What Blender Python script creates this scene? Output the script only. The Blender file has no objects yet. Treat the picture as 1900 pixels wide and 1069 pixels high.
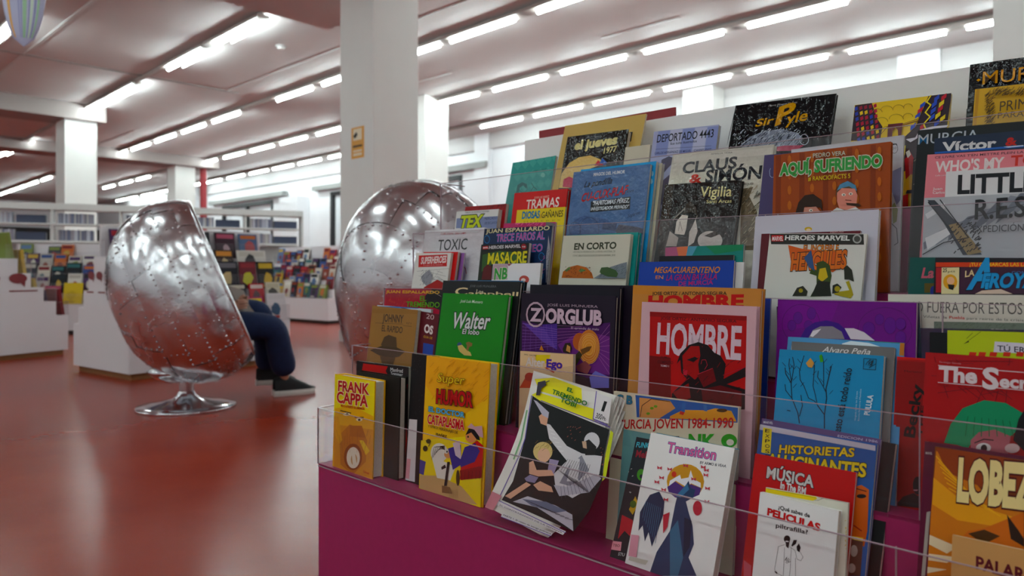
import bpy, math, random
from mathutils import Vector, Matrix
from mathutils.geometry import tessellate_polygon
R = random.Random(11)
PI = math.pi
scene = bpy.context.scene
COL = scene.collection

# ------------------------------------------------------------------ camera, world, exposure
EYE = 0.85
cam_data = bpy.data.cameras.new('camera')
cam = bpy.data.objects.new('camera', cam_data)
COL.objects.link(cam)
cam.location = (0, 0, EYE)
cam.rotation_euler = (PI / 2, 0, 0)
cam_data.sensor_width = 36
cam_data.lens = 36 * 1360 / 1900
cam_data.shift_y = -34.5 / 1900
cam_data.clip_end = 200
cam_data.dof.use_dof = True
cam_data.dof.focus_distance = 1.28
cam_data.dof.aperture_fstop = 5.0
scene.camera = cam
world = bpy.data.worlds.new('world')
scene.world = world
world.use_nodes = True
world.node_tree.nodes['Background'].inputs[0].default_value = (0.9, 0.93, 1, 1)
world.node_tree.nodes['Background'].inputs[1].default_value = 0.05
scene.view_settings.view_transform = 'Standard'
scene.view_settings.look = 'None'
scene.view_settings.exposure = 1.05
scene.view_settings.gamma = 1
scene.view_settings.use_curve_mapping = False
scene.cycles.max_bounces = 8
scene.cycles.diffuse_bounces = 4
scene.cycles.glossy_bounces = 4
scene.cycles.transparent_max_bounces = 16
scene.cycles.use_denoising = True
TUBE_POWER = 34.0

# ------------------------------------------------------------------ helpers
# building axes: U runs along the display rack and the ceiling lights, V across them
U = Vector((-.7206, .6934, 0)); V = Vector((.6934, .7206, 0)); A = -U
def uv(u, v, z=0): return U * u + V * v + Vector((0, 0, z))
ROOM = math.atan2(U.y, U.x)

def lin(c):
    return c / 12.92 if c <= .04045 else ((c + .055) / 1.055) ** 2.4
def hexc(h, k=1.0):
    h = h.lstrip('#')
    return tuple(min(1, lin(int(h[i:i + 2], 16) / 255) * k) for i in (0, 2, 4)) + (1,)

def sat(c, k=1.2):
    l = .2126 * c[0] + .7152 * c[1] + .0722 * c[2]
    return tuple(max(0, min(1, l + (x - l) * k)) for x in c[:3]) + (1,)
def mat(name, color='#808080', rough=.5, metal=0, spec=.5, coat=0, attr=False, bump=None, vary=None, trans=0, emit=None, estr=1, k=1.0, sheen=0):
    m = bpy.data.materials.new(name); m.use_nodes = True
    nt = m.node_tree; b = nt.nodes['Principled BSDF']
    c = hexc(color, k) if isinstance(color, str) else color
    b.inputs['Base Color'].default_value = c
    b.inputs['Roughness'].default_value = rough
    b.inputs['Metallic'].default_value = metal
    b.inputs['Specular IOR Level'].default_value = spec
    b.inputs['Coat Weight'].default_value = coat
    b.inputs['Sheen Weight'].default_value = sheen
    src = None
    if attr:
        a = nt.nodes.new('ShaderNodeAttribute'); a.attribute_name = 'Col'
        nt.links.new(a.outputs['Color'], b.inputs['Base Color']); src = a.outputs['Color']
    tc = nt.nodes.new('ShaderNodeTexCoord')
    if vary:
        sc, amt = vary[:2]
        n = nt.nodes.new('ShaderNodeTexNoise'); n.inputs['Scale'].default_value = sc; n.inputs['Detail'].default_value = 5
        nt.links.new(tc.outputs['Object'], n.inputs['Vector'])
        r = nt.nodes.new('ShaderNodeMapRange'); r.inputs[1].default_value = .3; r.inputs[2].default_value = .7
        r.inputs[3].default_value = 1 - amt; r.inputs[4].default_value = 1 + amt
        nt.links.new(n.outputs['Fac'], r.inputs[0])
        mx = nt.nodes.new('ShaderNodeVectorMath'); mx.operation = 'SCALE'
        if src: nt.links.new(src, mx.inputs[0])
        else: mx.inputs[0].default_value = c[:3]
        nt.links.new(r.outputs[0], mx.inputs['Scale'])
        nt.links.new(mx.outputs[0], b.inputs['Base Color'])
    if bump:
        sc, st, det = bump
        n = nt.nodes.new('ShaderNodeTexNoise'); n.inputs['Scale'].default_value = sc; n.inputs['Detail'].default_value = det
        nt.links.new(tc.outputs['Object'], n.inputs['Vector'])
        bp = nt.nodes.new('ShaderNodeBump'); bp.inputs['Strength'].default_value = st; bp.inputs['Distance'].default_value = .01
        nt.links.new(n.outputs['Fac'], bp.inputs['Height'])
        nt.links.new(bp.outputs[0], b.inputs['Normal'])
        if coat: nt.links.new(bp.outputs[0], b.inputs['Coat Normal'])
    if emit:
        b.inputs['Emission Color'].default_value = hexc(emit); b.inputs['Emission Strength'].default_value = estr
    return m

def clear_plastic(name, tint, gloss):
    m = bpy.data.materials.new(name); m.use_nodes = True
    nt = m.node_tree; nt.nodes.clear()
    o = nt.nodes.new('ShaderNodeOutputMaterial'); mx = nt.nodes.new('ShaderNodeMixShader')
    t = nt.nodes.new('ShaderNodeBsdfTransparent'); t.inputs[0].default_value = tint
    g = nt.nodes.new('ShaderNodeBsdfGlossy'); g.inputs['Roughness'].default_value = .03
    f = nt.nodes.new('ShaderNodeLayerWeight'); f.inputs[0].default_value = .5
    pw = nt.nodes.new('ShaderNodeMath'); pw.operation = 'POWER'; pw.inputs[1].default_value = 5
    ma = nt.nodes.new('ShaderNodeMath'); ma.operation = 'MULTIPLY_ADD'; ma.inputs[1].default_value = gloss; ma.inputs[2].default_value = .04
    nt.links.new(f.outputs['Facing'], pw.inputs[0]); nt.links.new(pw.outputs[0], ma.inputs[0]); nt.links.new(ma.outputs[0], mx.inputs[0])
    nt.links.new(t.outputs[0], mx.inputs[1]); nt.links.new(g.outputs[0], mx.inputs[2]); nt.links.new(mx.outputs[0], o.inputs[0])
    return m

class MB:
    """collects faces for ONE mesh"""
    def __init__(s): s.v = []; s.f = []; s.c = []; s.m = []
    def face(s, pts, col=None, mi=0):
        n = len(s.v); s.v += [tuple(p) for p in pts]; s.f.append(tuple(range(n, n + len(pts)))); s.c.append(col); s.m.append(mi)
    def box(s, x0, x1, y0, y1, z0, z1, col=None, mi=0, M=None):
        n = len(s.v)
        p = [(x, y, z) for z in (z0, z1) for y in (y0, y1) for x in (x0, x1)]
        if M: p = [tuple(M @ Vector(q)) for q in p]
        s.v += p
        for f in ((0, 2, 3, 1), (4, 5, 7, 6), (0, 1, 5, 4), (2, 6, 7, 3), (0, 4, 6, 2), (1, 3, 7, 5)):
            s.f.append(tuple(n + i for i in f)); s.c.append(col); s.m.append(mi)
    def tube(s, a, b, r, n=8, r2=None, caps=True, col=None, mi=0):
        a = Vector(a); b = Vector(b); d = (b - a).normalized(); q = d.to_track_quat('Z', 'Y'); r2 = r if r2 is None else r2
        k = len(s.v)
        for p, rr in ((a, r), (b, r2)):
            for i in range(n):
                s.v.append(tuple(p + q @ Vector((rr * math.cos(2 * PI * i / n), rr * math.sin(2 * PI * i / n), 0))))
        for i in range(n):
            j = (i + 1) % n; s.f.append((k + i, k + j, k + n + j, k + n + i)); s.c.append(col); s.m.append(mi)
        if caps:
            s.f.append(tuple(k + i for i in reversed(range(n)))); s.f.append(tuple(k + n + i for i in range(n))); s.c += [col, col]; s.m += [mi, mi]
    def lathe(s, prof, n=48, cx=0, cy=0, col=None, mi=0):
        k = len(s.v)
        for r, z in prof:
            for i in range(n): s.v.append((cx + r * math.cos(2 * PI * i / n), cy + r * math.sin(2 * PI * i / n), z))
        for j in range(len(prof) - 1):
            for i in range(n):
                i2 = (i + 1) % n; s.f.append((k + j * n + i, k + j * n + i2, k + (j + 1) * n + i2, k + (j + 1) * n + i)); s.c.append(col); s.m.append(mi)
    def grid(s, pts, col=None, mi=0, closed=False):
        k = len(s.v); h = len(pts); w = len(pts[0])
        for row in pts: s.v += [tuple(p) for p in row]
        for j in range(h - 1):
            for i in range(w - (0 if closed else 1)):
                i2 = (i + 1) % w; s.f.append((k + j * w + i, k + j * w + i2, k + (j + 1) * w + i2, k + (j + 1) * w + i)); s.c.append(col); s.m.append(mi)
    def mesh(s, name, mats, smooth=False):
        me = bpy.data.meshes.new(name); me.from_pydata(s.v, [], s.f)
        for m in (mats if isinstance(mats, (list, tuple)) else [mats]): me.materials.append(m)
        if any(s.m): me.polygons.foreach_set('material_index', s.m)
        if any(c is not None for c in s.c):
            ca = me.color_attributes.new('Col', 'FLOAT_COLOR', 'CORNER')
            buf = []
            for f, c in zip(s.f, s.c): buf += list(c or (1, 1, 1, 1)) * len(f)
            ca.data.foreach_set('color', buf)
        if smooth: me.polygons.foreach_set('use_smooth', [True] * len(me.polygons))
        me.update(); return me
    def build(s, name, mats, parent=None, smooth=False, **kw):
        o = bpy.data.objects.new(name, s.mesh(name, mats, smooth)); COL.objects.link(o)
        if parent: o.parent = parent
        for k_, v_ in kw.items(): o[k_] = v_
        return o

def thing(name, label, cat, M=None, group=None):
    o = bpy.data.objects.new(name, None); COL.objects.link(o); o.empty_display_size = .05
    o['label'] = label; o['category'] = cat
    if group: o['group'] = group
    if M is not None: o.matrix_world = M
    return o
def copy_tree(o, M, label, group=None):
    c = o.copy(); COL.objects.link(c); c.matrix_world = M; c['label'] = label
    if group: c['group'] = group
    for ch in o.children:
        d = ch.copy(); COL.objects.link(d); d.parent = c
        for g in ch.children:
            e = g.copy(); COL.objects.link(e); e.parent = d
    return c
def frame(xdir, loc):
    """matrix with local x along xdir (horizontal), z up"""
    x = Vector(xdir); x.z = 0; x.normalize(); z = Vector((0, 0, 1)); y = z.cross(x)
    M = Matrix((x, y, z)).transposed().to_4x4(); M.translation = Vector(loc); return M

# ------------------------------------------------------------------ materials
M_WHITE = mat('white_wall_paint', '#e6e6ea', .6, vary=(1.5, .03))
M_CEIL = mat('ceiling_paint', '#c2bcbb', .7, vary=(.6, .04))
M_PILLAR = mat('pillar_paint', '#e2e0dd', .5, vary=(2, .02))
M_BAND = mat('grey_band_paint', '#b9b4b4', .6)
M_BEAM = mat('shaded_beam_tone', '#978b89', .7)  # darker grey stands in for shade on the far beams
M_DARK = mat('dark_recess', '#2a2626', .7)
M_GREY = mat('grey_metal', '#8c8c8a', .45)
M_LGREY = mat('pale_grey_metal', '#bcbab8', .45)
M_BLACKF = mat('black_window_frame', '#17181c', .4)
M_BLIND = mat('white_blind', '#dfe3e8', .6)
M_PIPE = mat('red_pipe_paint', '#9c1c28', .4)
M_TUBE = mat('lit_tube', '#ffffff', .4, emit='#e6fcfb', estr=TUBE_POWER)
M_BATTEN = mat('batten_enamel', '#a89e98', .4)
M_PURPLE = mat('magenta_laminate', '#a52660', .42, vary=(60, .04), spec=.4)
M_RACKW = mat('white_laminate', '#dcd8dc', .4)
M_PLINTH = mat('plywood_plinth', '#8a5a2c', .6)
M_BLACK = mat('black_plinth', '#121012', .5)
M_BOARD = mat('off_white_board', '#efecea', .5)
M_CLEAR = clear_plastic('clear_acrylic', (.985, .98, .985, 1), .8)
M_EDGE = mat('acrylic_edge', '#a8929c', .25, spec=.6)
M_PAPER = mat('page_paper', '#cfc8bc', .8, bump=(900, .3, 2), vary=(300, .08))
M_PRINT = mat('printed_cover', attr=True, rough=.42, spec=.22, bump=(14, .08, 2))
M_GLOSS = mat('laminated_cover', attr=True, rough=.12, spec=.3, bump=(42, .5, 3))
M_RED = mat('dark_red_print', '#8c1620', .5)

def floor_mat():
    m = mat('polished_red_floor', '#a03428', .24, coat=.0, spec=.5)
    nt = m.node_tree; b = nt.nodes['Principled BSDF']; tc = nt.nodes.new('ShaderNodeTexCoord')
    b.inputs['IOR'].default_value = 1.24
    n = nt.nodes.new('ShaderNodeTexNoise'); n.inputs['Scale'].default_value = 1.1; n.inputs['Detail'].default_value = 7; n.inputs['Roughness'].default_value = .6
    nt.links.new(tc.outputs['Object'], n.inputs['Vector'])
    cr = nt.nodes.new('ShaderNodeValToRGB'); cr.color_ramp.elements[0].position = .1; cr.color_ramp.elements[1].position = .9
    cr.color_ramp.elements[0].color = hexc('#7c2012'); cr.color_ramp.elements[1].color = hexc('#a03a22')
    nt.links.new(n.outputs['Fac'], cr.inputs[0]); nt.links.new(cr.outputs[0], b.inputs['Base Color'])
    n2 = nt.nodes.new('ShaderNodeTexNoise'); n2.inputs['Scale'].default_value = 2.0; n2.inputs['Detail'].default_value = 2
    nt.links.new(tc.outputs['Object'], n2.inputs['Vector'])
    r = nt.nodes.new('ShaderNodeMapRange'); r.inputs[1].default_value = .3; r.inputs[2].default_value = .7; r.inputs[3].default_value = .25; r.inputs[4].default_value = .29
    
    n3 = nt.nodes.new('ShaderNodeTexNoise'); n3.inputs['Scale'].default_value = 7; n3.inputs['Detail'].default_value = 3
    nt.links.new(tc.outputs['Object'], n3.inputs['Vector'])
    bp = nt.nodes.new('ShaderNodeBump'); bp.inputs['Strength'].default_value = .02; bp.inputs['Distance'].default_value = .02
    return m
M_FLOOR = floor_mat()

# ------------------------------------------------------------------ the room
CEIL = 4.5
RM = frame(U, (0, 0, 0))          # local x = u, local y = -v  (right handed)
def ubox(mb, u0, u1, v0, v1, z0, z1, **k): mb.box(u0, u1, -v1, -v0, z0, z1, M=RM, **k)
def struct(name, mb, m, **k):
    o = mb.build(name, m, **k); o['kind'] = 'structure'; return o
U0, U1, V0, V1 = -12, 46, -12, 13.8
mb = MB(); ubox(mb, U0, U1, V0, V1, -.1, 0); struct('floor', mb, M_FLOOR)
mb = MB(); ubox(mb, U0, U1, V0, V1 + .1, CEIL, CEIL + .1); struct('ceiling', mb, M_CEIL)
# right wall with two wide windows
WIN = [(15.2, 21.9), (25.9, 30.2)]
mb = MB(); e = U0
for a, b in WIN:
    ubox(mb, e, a, V1, V1 + .25, 0, CEIL); ubox(mb, a, b, V1, V1 + .25, 0, 1.0); ubox(mb, a, b, V1, V1 + .25, 3.5, CEIL); e = b
ubox(mb, e, U1, V1, V1 + .25, 0, CEIL)
struct('wall_right', mb, M_WHITE)
for nm, (a, b, c, d) in (('wall_far', (U1, U1 + .2, V0, V1)), ('wall_back', (U0 - .2, U0, V0, V1)), ('wall_left', (U0, U1, V0 - .2, V0))):
    mb = MB(); ubox(mb, a, b, c, d, 0, CEIL); struct(nm, mb, M_WHITE)
mb = MB(); ubox(mb, U1 - .1, U1, V0, V1, 0, 3.1); struct('trim_1', mb, M_DARK)
mb = MB(); ubox(mb, U0, U1, V1 - .12, V1, CEIL - .42, CEIL); struct('trim_2', mb, M_BAND)
for i, (a, b) in enumerate(WIN):
    w = bpy.data.objects.new('window_%d' % (i + 1), None); COL.objects.link(w); w['kind'] = 'structure'
    mb = MB(); ubox(mb, a, b, V1 + .10, V1 + .12, 1.0, 3.5); mb.build('window_blind', M_BLIND, w)
    mb = MB(); fw = .13
    ubox(mb, a, a + fw, V1 - .03, V1 + .1, 1.0, 3.5); ubox(mb, b - fw, b, V1 - .03, V1 + .1, 1.0, 3.5)
    ubox(mb, a, b, V1 - .03, V1 + .1, 3.38, 3.5); ubox(mb, a, b, V1 - .03, V1 + .1, 1.0, 1.1)
    ubox(mb, (a + b) / 2 - .05, (a + b) / 2 + .05, V1 - .03, V1 + .1, 1.0, 3.5)
    mb.build('window_frame', M_BLACKF, w)
    mb = MB(); ubox(mb, a - 1.15, b + .85, V1 - .24, V1 - .04, 3.58, 3.74); mb.build('blind_housing', M_GREY, w)
for u_, d_, w_ in ((3.3, .18, .65), (14.0, .16, .55), (23.3, .5, 1.2), (32.3, .4, 1.0), (37, .2, .7)):
    mb = MB(); ubox(mb, u_, u_ + w_, V1 - d_, V1, 0, CEIL if u_ != 23.3 else 3.45); struct('trim_3', mb, M_WHITE)
# pillars
def pillar(u, v, su=.66, sv=.64, h=CEIL):
    mb = MB(); ubox(mb, u, u + su, v, v + sv, 0, h)
    o = struct('pillar', mb, M_PILLAR)
    mb = MB(); ubox(mb, u - .012, u + su + .012, v - .012, v + sv + .012, 0, .13); mb.build('skirting', M_LGREY, o)
    return o
P1 = pillar(6.83, 4.85)
for u, v in ((18.1, 4.75), (24.2, 9.5), (11.9, 9.75), (.25, 4.85), (7.2, 13.2)): pillar(u, v)
# dropped beams
for i, (a, b, c, d, z) in enumerate(((6.4, 8.95, V0, 5.6, 4.2), (18.0, 18.95, V0, 5.55, 4.15), (23.9, 24.9, -2, 10.8, 4.2))):
    mb = MB(); ubox(mb, a, b, c, d, z, CEIL); struct('trim_%d' % (4 + i), mb, M_BEAM if i else M_CEIL)
# ceiling joints and access panel rims
for i, (a, b, c, d) in enumerate(((14.55, 14.62, -6, 7), (8.95, 16.5, 3.2, 3.25), (7, 14.6, 6.72, 6.76), (10.2, 13.2, 9.0, 9.04), (5.6, 7.0, 9.3, 9.34), (20.5, 23.2, 7.0, 7.05))):
    mb = MB(); ubox(mb, a, b, c, d, CEIL - .012, CEIL); struct('trim_%d' % (10 + i), mb, M_LGREY if i else M_GREY)
# red sprinkler riser beside the far pillar
mb = MB(); p = uv(24.3, 10.45); mb.tube((p.x, p.y, 0), (p.x, p.y, CEIL), .11, 12)
struct('riser_pipe', mb, M_PIPE, smooth=False)
# camera notice on the pillar
q = thing('notice_sign', 'orange camera notice sign with pictogram fixed on the white pillar', 'sign', RM @ Matrix.Translation((7.13, -4.85, 2.31)))
mb = MB(); mb.box(-.125, .125, 0, .004, -.18, .18); mb.build('sign_panel', mat('notice_orange', '#e09a18', .4), q)
for z0_, z1_ in ((.03, .16), (-.15, -.12), (-.105, -.085)):
    mb = MB(); mb.box(-.085, .085, .004, .006, z0_, z1_); mb.build('pale_panel', mat('notice_cream', '#e8d8b8', .5), q)
mb = MB(); mb.box(-.045, .03, .006, .008, .075, .115, M=Matrix.Rotation(.5, 4, 'Y')); mb.box(.02, .06, .006, .008, .06, .09); mb.box(-.09, .09, .004, .007, -.05, -.03); mb.build('camera_pictogram', M_DARK, q)

# ------------------------------------------------------------------ ceiling lights
TL = 1.38
def fixture_parts(root, double):
    mb = MB(); mb.box(-.95, .95, -.09, .09, .0, .05); mb.build('batten', M_BATTEN, root)
    mb = MB(); mb.tube((-TL / 2, 0, -.035), (TL / 2, 0, -.035), .026, 8); mb.build('tube', M_TUBE, root)
    if double:
        mb = MB(); mb.tube((-TL / 2 - .3, -.14, -.02), (TL / 2 - .3, -.14, -.02), .012, 8); mb.build('tube', M_TUBE, root)
ROWS = {
 'lens side': (2.5, [12.9], False),
 'second': (4.95, [10.65, 12.6, 15.85, 17.7, 24.6, 26.6], True),
 'third': (7.45, [6.0, 7.83, 9.5, 11.6, 13.4, 16.6, 18.5, 20.4, 22.3, 24.2, 32.8, 34.9, 36.8, 38.6, 40.6], False),
 'fourth': (10.05, [2.4, 4.2, 6.0, 7.78, 9.56, 11.4, 16.25, 18.2, 20.05, 21.9, 23.9, 29.9, 31.9, 34.1], False),
 'window side': (12.38, [.2, 1.94, 3.6, 5.35, 7.1, 8.86, 10.6, 12.4, 15.9, 19.5, 21.4, 23.2, 25.0, 26.9, 28.9, 30.5, 34.6, 36.4, 38.5, 40.1], False)}
protoL = {}
ORD = 'first second third fourth fifth sixth seventh eighth ninth tenth eleventh twelfth thirteenth fourteenth fifteenth sixteenth seventeenth eighteenth nineteenth twentieth'.split()
def add_light(u, v, label, group, double, ang=.02):
    X = U * math.cos(ang) + V * math.sin(ang)
    M = frame(X, uv(u, v, 4.40))
    if double not in protoL:
        t = thing('ceiling_light', label, 'ceiling light', M, group); fixture_parts(t, double); protoL[double] = t
    else: copy_tree(protoL[double], M, label, group)
for nm, (d0, us, dbl) in ROWS.items():
    for i, u in enumerate(us):
        add_light(u, d0 + .02 * (u - 6), 'white %stube light, %s ceiling row, %s from its near end' % ('double ' if dbl else '', nm, ORD[i]), 'tube lights in the %s ceiling row' % nm, dbl)
for v in (-8.2, -5.4, -2.6, 0.2, 2.5, 5.0, 7.45):  # unseen tubes continuing the rows, added to light the room
    for u in ((-8, -3.5, 1, 5.0, 9.9, 14, 20, 26, 32) if v < 2 else (-8, -3.5, 1.0)):
        if v == 5.0 and u == 1.0: continue
        qx, qy = uv(u, v).x, uv(u, v).y
        if qy > 9 and qx / qy > -.78: continue
        add_light(u, v, 'white fluorescent tube light on the ceiling out of view, added for illumination', 'tube lights out of view', False)
# conduit between the lights
for nm, (d0, us, dbl) in ROWS.items():
    mb = MB(); a, b = min(us) - .9, max(us) + .9
    if a < b - 2:
        segs = [(a, b)] if nm in ('fourth', 'window side') else ([(a, 17.9), (19, b)] if nm != 'third' else [(a, 26), (31, b)])
        for s0, s1 in segs:
            p = uv(s0, d0 + .02 * (s0 - 6), CEIL - .05); q_ = uv(s1, d0 + .02 * (s1 - 6), CEIL - .05); mb.tube(p, q_, .045, 6)
        o = mb.build('light_rail', M_BATTEN); o['label'] = 'long grey rail linking the tube lights of the %s ceiling row' % nm; o['category'] = 'rail'
# detectors
for u, v, lab in ((11.0, 6.0, 'between the second and third light rows'), (19.5, 5.9, 'just beyond the far left pillar beam'), (4.45, 9.2, 'close to the fourth light row')):
    t = thing('smoke_detector', 'small white round smoke detector on the ceiling ' + lab, 'detector', Matrix.Translation(uv(u, v, CEIL - .06)))
    mb = MB(); mb.lathe([(0, 0), (.05, .0), (.06, .02), (.06, .06)], 16); mb.build('sensor_dome', M_PILLAR, t)
    mb = MB(); mb.lathe([(.06, .035), (.085, .035), (.085, .06)], 16); mb.build('base_ring', M_LGREY, t)
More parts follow.
